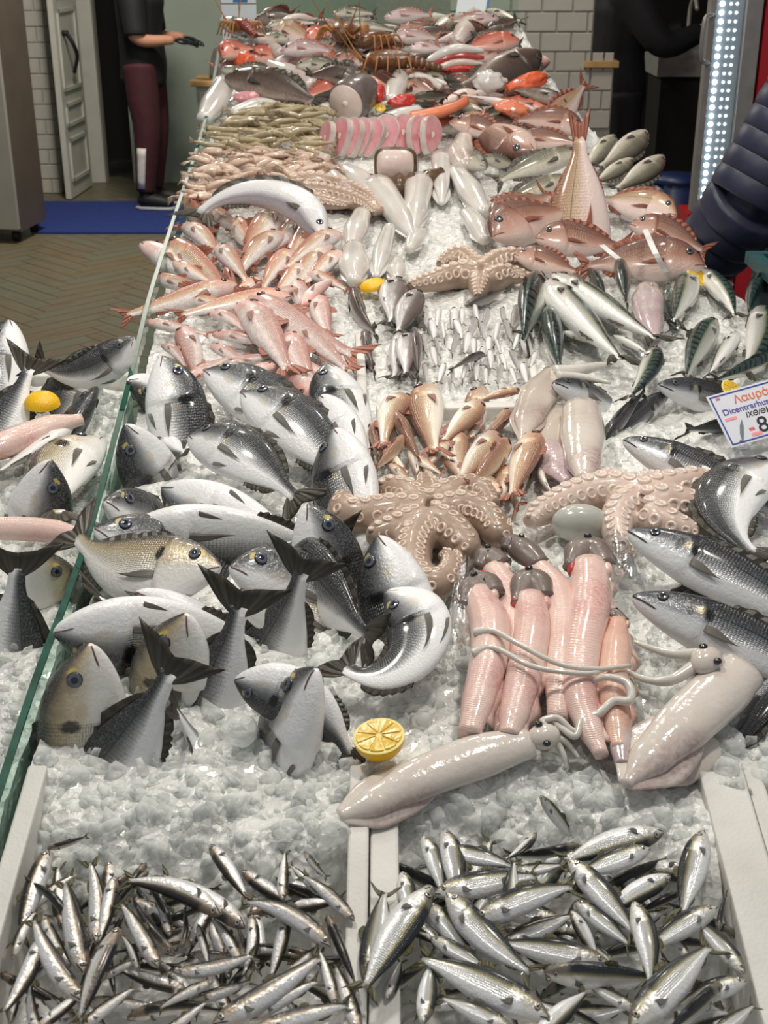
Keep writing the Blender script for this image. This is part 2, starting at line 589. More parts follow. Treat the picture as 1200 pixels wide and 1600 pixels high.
# ---------------- right background: tiled wall, dark kitchen, lit fridge, red wall
Yt = 6.6
a0 = plane_at(780, 100, Yt).x
a1 = plane_at(926, 60, Yt).x
a2 = plane_at(956, 150, Yt).x
zl = plane_at(940, 95, Yt).z
tw = wallbox('wall_tiled', a0 - 0.6, Yt, 0, a1, Yt + 0.12, 3.2, 'grout', 'white tiled wall behind the back of the display')
lw = wallbox('wall_tiled_low', a1 + 0.001, Yt, 0, a2, Yt + 0.12, zl - 0.03, 'grout', 'low tiled wall end under wooden ledge')
tile_field(tw, 'tile_white', a0 - 0.25, a1, 0.85, 1.95, Yt, 0.149, 0.0905)
tile_field(lw, 'tile_white', a1 + 0.002, a2, 0.85, zl - 0.035, Yt, 0.12, 0.0905)
o = MB().box(a1 - 0.035, Yt - 0.03, zl - 0.03, a2 + 0.02, Yt + 0.14, zl).build('trim_2', M['wood_top'], smooth=False, bevel=0.003)
tag(o, 'wooden ledge capping the low tiled wall', kind='structure')
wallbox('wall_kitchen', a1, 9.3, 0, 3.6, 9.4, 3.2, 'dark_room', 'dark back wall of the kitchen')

# sink on a dark stand in the dark kitchen
s0 = plane_at(1030, 78, 7.6)
s1 = plane_at(1092, 120, 7.6)
M['sink'] = mat_simple('sink_white', lin(150, 150, 146), 0.3)
t = thing('sink_unit', 'white sink on dark stand in the dim kitchen', 'sink', (s0.x, 7.6, 0))
w = s1.x - s0.x + 0.25
mb = MB().box(0, 0, s1.z, w, 0.03, s0.z).box(0, 0.4, s1.z, w, 0.43, s0.z).box(0, 0.03, s1.z, 0.03, 0.4, s0.z).box(w - 0.03, 0.03, s1.z, w, 0.4, s0.z).box(0.03, 0.03, s1.z, w - 0.03, 0.4, s1.z + 0.02)
mb.build('basin', M['sink'], t, smooth=False)
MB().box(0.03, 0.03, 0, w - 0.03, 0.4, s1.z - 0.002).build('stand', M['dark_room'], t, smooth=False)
MB().tube(catmull([(w * 0.5, 0.40, s0.z), (w * 0.5, 0.40, s0.z + 0.2), (w * 0.5, 0.3, s0.z + 0.26), (w * 0.5, 0.22, s0.z + 0.2)], 5), 0.012, 8).build('tap', M['steel'], t)

# blue bucket on the floor by the fridge
b0 = plane_at(1063, 276, 5.6)
t = thing('bucket', 'dark blue plastic bucket beside the lit fridge', 'bucket', (b0.x, 5.6, 0))
pts = [(0, 0, 0.002), (0, 0, b0.z)]
MB().tube(pts, [0.095, 0.12], 20).build('body', M['blue_plastic'], t)
MB().tube([(0, 0, b0.z - 0.02), (0, 0, b0.z + 0.003)], 0.128, 20).build('rim', M['blue_plastic'], t)

# glass door fridge with LED strip
Yf = 4.7
def on_f(px, py):
    return plane_at(px, py, Yf)
fx0 = on_f(1092, 200).x
fx1 = on_f(1147, 200).x
fx2 = on_f(1172, 200).x
fb = on_f(1080, 332).z
t = thing('display_fridge', 'upright glass door fridge edge with LED strip and grey frame', 'fridge', (0, 0, 0))
MB().box(fx0, Yf, fb, fx0 + 0.022, Yf + 0.05, 2.3).build('door_frame', M['frame_grey'], t, smooth=False, bevel=0.003)
MB().box(fx1, Yf, fb, fx2, Yf + 0.06, 2.3).build('frame', M['frame_grey'], t, smooth=False, bevel=0.003)
b = NB('led_backing')
oc = b.coord('Object')
nz = b.noise(oc, 12.0, 2.0)
p = b.principled(Base_Color=b.mix(nz, lin(150, 168, 180), lin(188, 200, 208)), Roughness=0.2, Metallic=0.3)
M['led_back'] = b.out(p)
MB().box(fx0 + 0.023, Yf + 0.03, fb, fx1 - 0.001, Yf + 0.05, 2.3).build('led_panel', M['led_back'], t, smooth=False)
b = NB('led_light')
e = b.n('ShaderNodeEmission', {0: (0.86, 0.95, 1.0, 1), 1: 9.0})
M['led'] = b.out(e)
b = NB('led_weak')
e = b.n('ShaderNodeEmission', {0: (0.8, 0.92, 1.0, 1), 1: 1.6})
M['led_weak'] = b.out(e)
def disc_mesh(name, r, m, n=10):
    return MB().tube([(0, 0, 0), (0, -0.006, 0)], [r, r * 0.75], n).mesh(name, m)
led_a = disc_mesh('led', 0.0085, M['led'])
led_b = disc_mesh('led', 0.006, M['led_weak'])
zz = fb + 0.05
while zz < 1.95:
    for cx, me in ((0.047, led_a), (0.077, led_b), (0.098, led_b)):
        o = link('led', me, t)
        o.location = (fx0 + cx, Yf + 0.0295, zz)
    zz += 0.0285
MB().box(fx0 - 0.01, Yf - 0.005, 0, fx2, Yf + 0.16, fb - 0.002).build('base', M['red_panel'], t, smooth=False)
MB().box(fx0 + 0.03, Yf + 0.065, fb, fx2, Yf + 0.16, 2.3).build('body', M['black'], t, smooth=False)
h0_, h1_ = on_f(1090, 22).z, on_f(1086, 98).z
MB().tube(catmull([(fx0 + 0.01, Yf, h0_), (fx0 - 0.02, Yf - 0.03, h0_ - 0.012), (fx0 - 0.026, Yf - 0.035, (h0_ + h1_) / 2), (fx0 - 0.02, Yf - 0.03, h1_ + 0.012), (fx0 + 0.01, Yf, h1_)], 6), 0.008, 10).build('handle', M['frame_grey'], t)
rp = wallbox('wall_red', fx2 + 0.012, Yf + 0.01, 0, fx2 + 1.2, Yf + 0.1, 3.2, 'red_panel', 'red painted wall panel at the right edge')

# ---------------- the counter under the display
_left = [(0, 1228), (105, 930), (190, 640), (240, 440), (275, 330), (320, 190), (343, 72)]
LEFT = [at(px, py, 0.045) for px, py in _left]
LEFT = [Vector((LEFT[0].x + 0.012, 0.55, zs(0.55) + 0.045))] + LEFT
def xleft(y):
    return hermite([(p.y, p.x) for p in LEFT], y)
_right = [(0.5, 0.80), (2.5, 0.80), (3.0, 0.735), (3.7, 0.66), (4.5, 0.54), (4.95, 0.49)]
def xright(y):
    return hermite(_right, y)
ys = [0.55 + i * (4.95 - 0.55) / 40 for i in range(41)]
mb = MB()
vs, fs = [], []
for y in ys:
    zt = zs(y) - 0.12
    xl, xr = xleft(y) + 0.005, xright(y) + 0.02
    vs += [(xl, y, 0), (xr, y, 0), (xr, y, zt), (xl, y, zt)]
for i in range(40):
    a = i * 4
    for k in range(4):
        fs.append((a + k, a + (k + 1) % 4, a + 4 + (k + 1) % 4, a + 4 + k))
fs += [(3, 2, 1, 0), (160, 161, 162, 163)]
mb.add(vs, fs)
counter = mb.build('display_counter', M['counter_white'], smooth=False)
tag(counter, 'long white counter carrying the heaped fish display', 'counter')
# rim board along the right side of the display
mb = MB()
g = []
for y in ys[8:]:
    x = xright(y) + 0.02
    g.append([Vector((x, y, zs(y) - 0.20)), Vector((x, y, zs(y) - 0.08))])
mb.sheet(g, 0.006, (1, 0, 0))
mb.build('rim_board', M['counter_white'], counter, smooth=False)

# glass panes along the left side
cuts = [(0, 3, 'front'), (3, 5, 'middle'), (5, 7, 'rear')]
names = {'front': 'long glass pane with dark green edge between bream and left tray',
         'middle': 'glass pane with green edge beside the red mullets',
         'rear': 'glass pane with green edge beside shrimps and small squid'}
for a, b_, nm in cuts:
    seg = LEFT[a:b_ + 1]
    ln = []
    for i in range(len(seg) - 1):
        for k in range(6):
            ln.append(seg[i].lerp(seg[i + 1], k / 6))
    ln.append(seg[-1])
    ln = [Vector((xleft(p.y), p.y, zs(p.y) + 0.045)) for p in ln]
    if b_ < 7:
        ln[-1] = ln[-1] + (ln[-2] - ln[-1]).normalized() * 0.004
    t = thing('glass_pane', names[nm], 'glass pane', tuple(ln[0]))
    o0 = Vector(ln[0])
    g = [[p - o0 + Vector((0, 0, -0.20)), p - o0 + Vector((0, 0, -0.004))] for p in ln]
    MB().sheet(g, 0.004, (1, 0, 0)).build('pane', M['glass'], t, smooth=False)
    g = [[p - o0 + Vector((0, 0, -0.0035)), p - o0] for p in ln]
    MB().sheet(g, 0.0042, (1, 0, 0)).build('polished_edge', M['glass_edge'], t, smooth=False)

# end screen of glass behind the heap, with a white price card
e0, e1 = depth(343, 20, 4.75), depth(812, 20, 4.75)
ze = zs(4.95)
t = thing('end_screen', 'low glass screen behind the far end of the display', 'glass screen', (e0.x, e0.y + 0.06, ze - 0.1))
MB().box(0, 0, 0, e1.x - e0.x, 0.006, 0.28).build('pane', M['glass'], t, smooth=False)
MB().box(0, -0.001, 0.281, e1.x - e0.x, 0.007, 0.288).build('polished_edge', M['glass_edge'], t, smooth=False)
c0_, c1_ = depth(712, 22, 4.7), depth(758, 0, 4.7)
t = thing('price_card', 'plain white price card with blue edge on the far screen', 'sign', (c0_.x, c0_.y, c0_.z))
wd = c1_.x - c0_.x
g = [[(0, 0, 0), (wd, 0, 0)], [(0.012, 0.03, 0.08), (wd + 0.012, 0.03, 0.08)]]
M['card'] = mat_simple('card_white', lin(222, 228, 232), 0.3, var=0.02)
M['card_blue'] = mat_simple('card_blue', lin(60, 120, 170), 0.4)
MB().sheet(g, 0.0015).build('card', M['card'], t, smooth=False)
g = [[(wd + 0.001, 0, 0), (wd + 0.012, 0, 0)], [(wd + 0.013, 0.03, 0.08), (wd + 0.024, 0.03, 0.08)]]
MB().sheet(g, 0.002).build('edge_strip', M['card_blue'], t, smooth=False)

# ---------------- left side tray (neighbouring display)
LT_Y0, LT_Y1 = 0.75, at(80, 585).y
def zl_(y):
    return zs(y) - 0.015
mb = MB()
vs, fs = [], []
yl = [LT_Y0 + i * (LT_Y1 - LT_Y0) / 16 for i in range(17)]
for y in yl:
    xr = xleft(y) - 0.012
    vs += [(-1.3, y, 0), (xr, y, 0), (xr, y, zl_(y) - 0.1), (-1.3, y, zl_(y) - 0.1)]
for i in range(16):
    a = i * 4
    for k in range(4):
        fs.append((a + k, a + (k + 1) % 4, a + 4 + (k + 1) % 4, a + 4 + k))
fs += [(3, 2, 1, 0), (64, 65, 66, 67)]
o = MB().add(vs, fs).build('side_counter', M['counter_white'], smooth=False)
tag(o, 'white side counter left of the glass pane', 'counter')
o = MB().box(-1.3, LT_Y1 + 0.002, zl_(LT_Y1) - 0.12, xleft(LT_Y1) - 0.02, LT_Y1 + 0.03, zl_(LT_Y1) + 0.012).build('foam_divider', M['foam'], smooth=False, bevel=0.004)
tag(o, 'white polystyrene rim closing the far end of left tray', 'foam rim')

# ---------------- polystyrene fish boxes at the front
def foam_box(name, label, x0, x1, y0, y1, zr, wall=0.022, depth_=0.16, wr=None, group='polystyrene boxes of small fish in front'):
    t = thing(name, label, 'fish box', ((x0 + x1) / 2, y0, 0), group=group)
    ox, oy = (x0 + x1) / 2, y0
    def Z(y, *_): return zs(y) + zr
    def slab(nm, xa, xb, ya, yb):
        n = 8
        vs, fs = [], []
        for i in range(n + 1):
            y = ya + (yb - ya) * i / n
            zt = Z(y)
            vs += [(xa - ox, y - oy, zt - depth_), (xb - ox, y - oy, zt - depth_), (xb - ox, y - oy, zt), (xa - ox, y - oy, zt)]
        for i in range(n):
            a = i * 4
            for k in range(4):
                fs.append((a + k, a + (k + 1) % 4, a + 4 + (k + 1) % 4, a + 4 + k))
        fs += [(3, 2, 1, 0), (n * 4, n * 4 + 1, n * 4 + 2, n * 4 + 3)]
        MB().add(vs, fs).build(nm, M['foam'], t, smooth=False, bevel=0.003)
    slab('box_side', x0, x0 + wall, y0, y1)
    wr = wr or wall
    slab('box_side', x1 - wr, x1, y0, y1)
    zr -= 0.05
    slab('box_end', x0 + wall + 0.0005, x1 - wr - 0.0005, y1 - wall, y1)
    zr += 0.05
    slab('box_end', x0 + wall + 0.0005, x1 - wr - 0.0005, y0, y0 + wall)
    vs = [(x0 + wall - ox, y0 + wall - oy, Z(y0) - depth_), (x1 - wall - ox, y0 + wall - oy, Z(y0) - depth_),
          (x1 - wall - ox, y1 - wall - oy, Z(y1) - depth_), (x0 + wall - ox, y1 - wall - oy, Z(y1) - depth_)]
    MB().sheet([[vs[0], vs[1]], [vs[3], vs[2]]], 0.006, (0, 0, 1)).build('box_bottom', M['foam'], t, smooth=False)
    return t
BOXY0, BOXY1 = 0.62, 1.19
foam_box('foam_fish_box', 'white polystyrene box full of slim anchovies at front left', -0.397, -0.016, BOXY0, BOXY1, 0.020)
foam_box('foam_fish_box', 'white polystyrene box full of sardines in front', -0.0145, 0.402, BOXY0, BOXY1, 0.012, wall=0.03, wr=0.05)
foam_box('foam_fish_box', 'polystyrene box corner with dark shellfish at the right edge', 0.404, 0.78, BOXY0, 1.21, 0.006, wall=0.02)

# foam rims of the trays in the middle of the display
def rim(label, pts, w=0.018, h=0.07, lift=0.012):
    P = [at(px, py, lift) for px, py in pts]
    g1 = catmull(P, 5) if len(P) > 2 else [P[0].lerp(P[1], i / 8) for i in range(9)]
    d = (P[-1] - P[0]).normalized()
    s = Vector((-d.y, d.x, 0)).normalized() * (w / 2)
    vs, fs = [], []
    for p in g1:
        zt = zs(p.y) + lift
        for q, z in ((-s, zt - h), (s, zt - h), (s, zt), (-s, zt)):
            vs.append((p.x + q.x, p.y + q.y, z))
    n = len(g1)
    for i in range(n - 1):
        for k in range(4):
            fs.append((i * 4 + k, i * 4 + 4 + k, i * 4 + 4 + (k + 1) % 4, i * 4 + (k + 1) % 4))
    fs += [(0, 1, 2, 3), (n * 4 - 1, n * 4 - 2, n * 4 - 3, n * 4 - 4)]
    o = MB().add(vs, fs).build('foam_divider', M['foam'], smooth=False, bevel=0.004)
    return tag(o, label, 'foam rim')
rim('white polystyrene rim between bream heap and small fish trays', [(573, 745), (567, 640), (562, 520)])
rim('white polystyrene rim behind the brown mullet tray', [(588, 636), (690, 633), (806, 630)], w=0.03, lift=0.014)
rim('white polystyrene rim at right side of the tiny fish tray', [(838, 600), (826, 540), (812, 480)], w=0.014, lift=0.006)

# ---------------- crushed ice
def yfront(x):
    tab = [(-0.45, 1.155), (-0.37, 1.12), (-0.33, 1.09), (-0.25, 1.075), (-0.19, 1.10), (-0.12, 1.05), (-0.05, 1.10), (0.0, 1.12),
           (0.06, 1.115), (0.15, 1.12), (0.25, 1.10), (0.31, 1.07), (0.34, 1.03), (0.40, 1.15), (0.85, 1.16)]
    return hermite(tab, x)

def lump(x, y):
    v = Vector((x, y, 0.3))
    return 0.010 * noise.noise(v * 9) + 0.008 * noise.noise(v * 24) + 0.006 * noise.noise(v * 55) + 0.004 * noise.noise(v * 120)

def front_drop(x, y):
    """the ice heap over the boxes' rear walls, falling away into the boxes"""
    if y > 1.45 or x < xleft(max(y, 0.6)):
        return 0.0
    y0 = yfront(x)
    if y >= y0:
        a = (y - y0)
        return 0.016 * math.exp(-((a - 0.07) / 0.06) ** 2) - 0.012 * max(0.0, 1 - a / 0.03)
    a = min(1.0, (y0 - y) / 0.06)
    return -0.012 - 0.055 * a * a * (3 - 2 * a)

def ice_field(name, label, x_of, y_of, nx, ny, zf):
    vs = []
    for j in range(ny + 1):
        for i in range(nx + 1):
            x, y = x_of(i / nx, j / ny), 0
            y = y_of(i / nx, j / ny, x)
            x = x_of(i / nx, (j / ny)) if True else x
            vs.append((x, y, zf(y) + lump(x, y) - 0.010 + front_drop(x, y)))
    fs = [(j * (nx + 1) + i, j * (nx + 1) + i + 1, (j + 1) * (nx + 1) + i + 1, (j + 1) * (nx + 1) + i) for j in range(ny) for i in range(nx)]
    # skirt underneath so that the bed has depth
    n0 = len(vs)
    rim_ = [i for i in range(nx + 1)] + [j * (nx + 1) + nx for j in range(1, ny + 1)] + [ny * (nx + 1) + i for i in range(nx - 1, -1, -1)] + [j * (nx + 1) for j in range(ny - 1, 0, -1)]
    for r_ in rim_:
        x, y, z = vs[r_]
        vs.append((x, y, zf(y) - 0.115))
    m = len(rim_)
    for k in range(m):
        fs.append((rim_[k], n0 + k, n0 + (k + 1) % m, rim_[(k + 1) % m]))
    o = link(name, new_mesh(name, vs, fs, M['ice_base'], smooth=False))
    return tag(o, label, 'ice', kind='stuff')

YB = 4.93
def _yof(fi, fj, x):
    y0 = 0.66
    s = fj ** 1.6
    return y0 + (YB - y0) * s
def _xof(fi, fj):
    y = 0.66 + (YB - 0.66) * fj ** 1.6
    return xleft(y) + 0.012 + (xright(y) - 0.0 - xleft(y) - 0.012) * fi
ice_field('crushed_ice', 'bed of white crushed ice under the whole display', _xof, _yof, 120, 300, zs)
ice_field('crushed_ice', 'bed of white crushed ice in the left side tray',
          lambda fi, fj: -1.25 + (xleft(0.8 + fj * (LT_Y1 - 0.8)) - 0.014 + 1.25) * fi,
          lambda fi, fj, x: 0.8 + (LT_Y1 - 0.805) * fj, 70, 120, zl_)

rng = np.random.default_rng(5)
_ico_v = []
_phi = (1 + 5 ** 0.5) / 2
for a in (-1, 1):
    for b_ in (-_phi, _phi):
        _ico_v += [(0, a, b_), (a, b_, 0), (b_, 0, a)]
ICO = np.array(_ico_v) / np.linalg.norm(_ico_v[0])
bmx = bmesh.new()
for v in ICO:
    bmx.verts.new(v)
bmesh.ops.convex_hull(bmx, input=bmx.verts)
bmx.verts.index_update()
ICO_F = np.array([[v.index for v in f.verts] for f in bmx.faces])
bmx.free()

def shards(name, label, pts, sizes, mat, squash=(0.3, 0.9)):
    """many little ice lumps in one mesh: nobody could count them"""
    V, FA = [], []
    for k, (p, s) in enumerate(zip(pts, sizes)):
        q = rng.normal(size=4)
        q /= np.linalg.norm(q)
        a, b1, c, d = q
        rot = np.array([[1 - 2 * (c * c + d * d), 2 * (b1 * c - a * d), 2 * (b1 * d + a * c)],
                        [2 * (b1 * c + a * d), 1 - 2 * (b1 * b1 + d * d), 2 * (c * d - a * b1)],
                        [2 * (b1 * d - a * c), 2 * (c * d + a * b1), 1 - 2 * (b1 * b1 + c * c)]])
        sc = np.array([1.0, rng.uniform(0.6, 1.0), rng.uniform(*squash)]) * s
        v = ICO * rng.uniform(0.45, 1.3, size=(12, 1)) * sc
        V.append(v @ rot.T + p)
        FA.append(ICO_F + 12 * k)
    V = np.concatenate(V)
    FA = np.concatenate(FA)
    me = bpy.data.meshes.new(name)
    me.vertices.add(len(V))
    me.vertices.foreach_set('co', V.ravel())
    me.loops.add(FA.size)
    me.loops.foreach_set('vertex_index', FA.ravel().astype(np.int32))
    me.polygons.add(len(FA))
    me.polygons.foreach_set('loop_start', np.arange(0, FA.size, 3, dtype=np.int32))
    me.update(calc_edges=True)
    me.validate()
    me.materials.append(mat)
    return tag(link(name, me), label, 'ice', kind='stuff')

def scatter(n, fx, fy, zf, smin, smax, sink=0.3):
    P, S = [], []
    for _ in range(n):
        y = fy()
        x = fx(y)
        s = smin + (smax - smin) * rng.random() ** 2.2
        P.append((x, y, zf(y) + lump(x, y) - 0.010 + s * (rng.random() - sink)))
        S.append(s)
    return np.array(P), np.array(S)

def front_scatter(n, smin, smax, ymax):
    P, S = [], []
    while len(P) < n:
        x = rng.uniform(xleft(1.2) + 0.02, 0.75)
        y0 = yfront(x)
        y = y0 + (ymax - y0) * rng.random() ** 1.3 - 0.02
        if 0.33 < x < 0.43 and y < 1.16:
            continue
        s = smin + (smax - smin) * rng.random() ** 2.0
        P.append((x, y, zs(y) + lump(x, y) - 0.012 + front_drop(x, y) + s * (rng.random() * .7 - 0.45)))
        S.append(s)
    return np.array(P), np.array(S)
p_, s_ = front_scatter(3600, 0.003, 0.021, 1.42)
shards('ice_chunks', 'wet lumps of ice heaped behind the two front boxes', p_, s_, M['ice'])
p_, s_ = scatter(9500, lambda y: rng.uniform(xleft(y) + 0.02, xright(y) - 0.01), lambda: 1.35 + 3.5 * rng.random() ** 1.7, zs, 0.0025, 0.009)
shards('ice_chips', 'small chips of ice scattered between the fish', p_, s_, M['ice'])
p_, s_ = scatter(3800, lambda y: rng.uniform(-0.85, xleft(y) - 0.02), lambda: 0.85 + (LT_Y1 - 0.87) * rng.random(), zl_, 0.003, 0.013)
shards('ice_chips', 'small chips of ice in the left side tray', p_, s_, M['ice'])

# white tiled board standing at the far left corner of the display
d0, d1 = depth(346, 66, 4.7), depth(402, 0, 4.7)
t = thing('tiled_board', 'white tiled board at the far left corner of the display', 'board', (d0.x, d0.y + .03, d0.z - .03))
bw = d1.x - d0.x
MB().box(0, .004, 0, bw, .02, .24).build('backing', M['grout'], t, smooth=False)
for i in range(2):
    for j in range(3):
        MB().box(bw / 2 * i + .002, 0, .08 * j + .002, bw / 2 * (i + 1) - .002, .004, .08 * (j + 1) - .002).build('tile', M['card'], t, smooth=False)
MB().box(bw * .35, -.001, .165, bw * .75, -.0001, .185).build('blue_print', M['card_blue'], t, smooth=False)

# ================================================================== FISH
def fish_mat(name, stops, rough=0.32, metal=0.0, scales=None, scale_amp=0.25, amp=0.12, nscale=9.0, spots=(), bars=None,
             line=None, head=None, mott=0.0, coat=0.35, spec=0.5, var=0.18, shine=None, fine=0.0):
    """colour runs from belly (v = 0) to back (v = 1) on the body's own coordinates; u runs from snout to tail"""
    b = NB(name)
    uv = b.n('ShaderNodeUVMap').outputs[0]
    sp = b.n('ShaderNodeSeparateXYZ', {0: uv})
    u, v = sp.outputs[0], sp.outputs[1]
    oc = b.coord('Object')
    rnd = b.n('ShaderNodeObjectInfo').outputs['Random']
    off = b.n('ShaderNodeVectorMath', {0: oc, 1: b.n('ShaderNodeCombineXYZ', {0: b.math('MULTIPLY', rnd, 19.0)}).outputs[0]}, operation='ADD').outputs[0]
    nz = b.noise(off, nscale, 4.0, 0.6)
    nf = b.noise(off, nscale * 6, 3.0, 0.6)
    vv = b.math('ADD', v, b.math('MULTIPLY', b.math('SUBTRACT', nz, 0.5), amp * 2))
    c = b.ramp(vv, stops)
    if mott:
        c = b.mix(b.math('MULTIPLY', b.ramp(nf, [(0.4, 0.0), (0.65, 1.0)]), mott), c, tuple(x * 0.45 for x in stops[-1][1]))
    if fine:
        c = b.mix(b.math('MULTIPLY', b.ramp(b.noise(off, nscale * 14, 2.0, 0.7), [(0.45, 0.0), (0.62, 1.0)]), b.math('MULTIPLY', b.ramp(v, [(0.40, 0.0), (0.6, 1.0)]), fine)), c, (0.30, 0.30, 0.29))
    if head:                       # (u limit, colour, strength)
        k = b.ramp(b.math('ADD', u, b.math('MULTIPLY', b.math('SUBTRACT', nz, 0.5), 0.12)), [(head[0] - 0.04, 1.0), (head[0], 0.0)])
        c = b.mix(b.math('MULTIPLY', k, head[2]), c, head[1])
    h = None
    if scales:
        sv = b.n('ShaderNodeCombineXYZ', {0: b.math('MULTIPLY', u, scales[0]), 1: b.math('MULTIPLY', v, scales[1])}).outputs[0]
        vor = b.n('ShaderNodeTexVoronoi', {'Vector': sv, 'Scale': 1.0, 'Randomness': 0.35}, voronoi_dimensions='2D').outputs[0]
        body = b.math('MULTIPLY', b.ramp(u, [(0.27, 0.0), (0.31, 1.0), (0.84, 1.0), (0.88, 0.0)]), b.ramp(v, [(0.30, 0.0), (0.48, 1.0)]))
        k = b.math('MULTIPLY', b.ramp(vor, [(0.3, 0.0), (0.62, 1.0)]), body)
        c = b.mix(b.math('MULTIPLY', k, scale_amp), c, b.mix(0.75, c, (0.01, 0.01, 0.012)))
        h = b.math('MULTIPLY', vor, body)
    if bars:                       # (frequency, v from, colour, wobble)
        w = b.math('SINE', b.math('ADD', b.math('MULTIPLY', u, bars[0]), b.math('ADD', b.math('MULTIPLY', nz, bars[3]), b.math('MULTIPLY', v, 6.0))))
        k = b.math('MULTIPLY', b.ramp(w, [(0.45, 0.0), (0.6, 1.0)]), b.ramp(v, [(bars[1] - 0.03, 0.0), (bars[1] + 0.05, 1.0)]))
        k = b.math('MULTIPLY', k, b.ramp(u, [(0.2, 0.0), (0.26, 1.0)]))
        c = b.mix(k, c, bars[2])
    if line:                       # lateral line: (v, half width, colour, strength)
        k = b.ramp(b.math('ABSOLUTE', b.math('SUBTRACT', v, line[0])), [(line[1] * 0.5, 1.0), (line[1], 0.0)])
        k = b.math('MULTIPLY', k, b.ramp(u, [(0.28, 0.0), (0.32, 1.0)]))
        c = b.mix(b.math('MULTIPLY', k, line[3]), c, line[2])
    for (u0, v0, ru, rv, col, st) in spots:
        du = b.math('DIVIDE', b.math('SUBTRACT', u, u0), ru)
        dv_ = b.math('DIVIDE', b.math('SUBTRACT', v, v0), rv)
        d = b.math('SQRT', b.math('ADD', b.math('MULTIPLY', du, du), b.math('MULTIPLY', dv_, dv_)))
        d = b.math('ADD', d, b.math('MULTIPLY', b.math('SUBTRACT', nf, 0.5), 1.0))
        k = b.ramp(d, [(0.6, 1.0), (1.05, 0.0)])
        c = b.mix(b.math('MULTIPLY', k, st), c, col)
    bc = b.n('ShaderNodeHueSaturation', {'Color': c, 'Value': b.math('ADD', 1.0 - var / 2, b.math('MULTIPLY', rnd, var)), 'Hue': 0.5, 'Saturation': 1.0, 'Fac': 1.0}).outputs[0]
    p = b.principled(Base_Color=bc, Roughness=rough, Metallic=metal)
    p.inputs['Coat Weight'].default_value = coat
    p.inputs['Coat Roughness'].default_value = 0.12
    p.inputs['Specular IOR Level'].default_value = spec
    if shine:
        k = b.ramp(vv, [(shine[0], 0.0), ((shine[0] + shine[1]) / 2, shine[2]), (shine[1], shine[2] * 0.4)])
        b.t.links.new(k, p.inputs['Metallic'])
    hh = b.math('MULTIPLY', nf, 0.35)
    if h is not None:
        hh = b.math('ADD', hh, h)
    b.t.links.new(b.bump(hh, 0.35, 0.01), p.inputs['Normal'])
    return b.out(p)

def fin_mat(name, col, tip=None, rays=46.0, trans=0.25):
    b = NB(name)
    uv = b.n('ShaderNodeUVMap').outputs[0]
    sp = b.n('ShaderNodeSeparateXYZ', {0: uv})
    w = b.math('SINE', b.math('MULTIPLY', sp.outputs[1], rays))
    k = b.ramp(w, [(0.2, 0.0), (0.8, 1.0)])
    c = b.mix(sp.outputs[0], col, tip or tuple(x * 0.6 for x in col))
    c = b.mix(b.math('MULTIPLY', k, 0.5), c, tuple(x * 0.35 for x in col))
    p = b.principled(Base_Color=c, Roughness=0.35)
    b.t.links.new(b.bump(w, 0.4, 0.01), p.inputs['Normal'])
    tl = b.n('ShaderNodeBsdfTranslucent', {0: c})
    return b.out(b.n('ShaderNodeMixShader', {0: trans, 1: p.outputs[0], 2: tl.outputs[0]}))

def eye_mats(name, iris):
    a = mat_simple(name, iris, 0.15, metal=0.35, var=0.25, scale=60, coat=1.0)
    return [a, M['pupil'], M['eye_rim']]
M['pupil'] = mat_simple('pupil', (0.006, 0.006, 0.008), 0.06, coat=1.0)
M['eye_rim'] = mat_simple('eye_rim', (0.03, 0.025, 0.025), 0.25)
EYE = {'silver': eye_mats('eye_silver', (0.45, 0.42, 0.36)), 'dark': eye_mats('eye_dark', (0.10, 0.11, 0.12)),
       'red': eye_mats('eye_red', (0.30, 0.10, 0.07)), 'blue': eye_mats('eye_blue', (0.13, 0.15, 0.20))}
M['lip'] = mat_simple('lip', lin(120, 86, 84), 0.35)
M['lip_dark'] = mat_simple('lip_dark', lin(40, 36, 36), 0.4)

WHT = (0.84, 0.85, 0.86)
M['bream'] = fish_mat('bream_skin', [(0.0, (0.90, 0.90, 0.90)), (0.36, (0.86, 0.86, 0.86)), (0.46, (0.46, 0.47, 0.48)), (0.58, (0.17, 0.175, 0.18)), (0.71, (0.034, 0.038, 0.044)), (1.0, (0.010, 0.011, 0.014))],
                      rough=0.30, scales=(64, 34), scale_amp=0.5, amp=0.07, shine=(0.35, 0.8, 0.3),
                      line=(0.66, 0.02, (0.02, 0.02, 0.02), 0.6), fine=0.35,
                      spots=((0.30, 0.66, 0.035, 0.14, (0.006, 0.006, 0.007), 0.95), (0.085, 0.80, 0.016, 0.10, (0.62, 0.50, 0.16), 0.85), (0.20, 0.42, 0.05, 0.10, (0.55, 0.47, 0.33), 0.4), (0.33, 0.50, 0.03, 0.07, (0.5, 0.42, 0.25), 0.4)))
M['bream_gold'] = fish_mat('bream_gold_skin', [(0.0, (0.88, 0.87, 0.84)), (0.40, (0.84, 0.81, 0.75)), (0.64, (0.72, 0.62, 0.43)), (0.80, (0.42, 0.33, 0.19)), (0.92, (0.10, 0.085, 0.06)), (1.0, (0.04, 0.036, 0.03))],
                           rough=0.26, scales=(64, 34), scale_amp=0.35, amp=0.09, shine=(0.3, 0.8, 0.2), fine=0.3,
                           spots=((0.30, 0.66, 0.035, 0.14, (0.01, 0.009, 0.008), 0.95), (0.09, 0.78, 0.02, 0.10, (0.75, 0.6, 0.15), 0.9), (0.24, 0.55, 0.04, 0.1, (0.6, 0.4, 0.25), 0.4)))
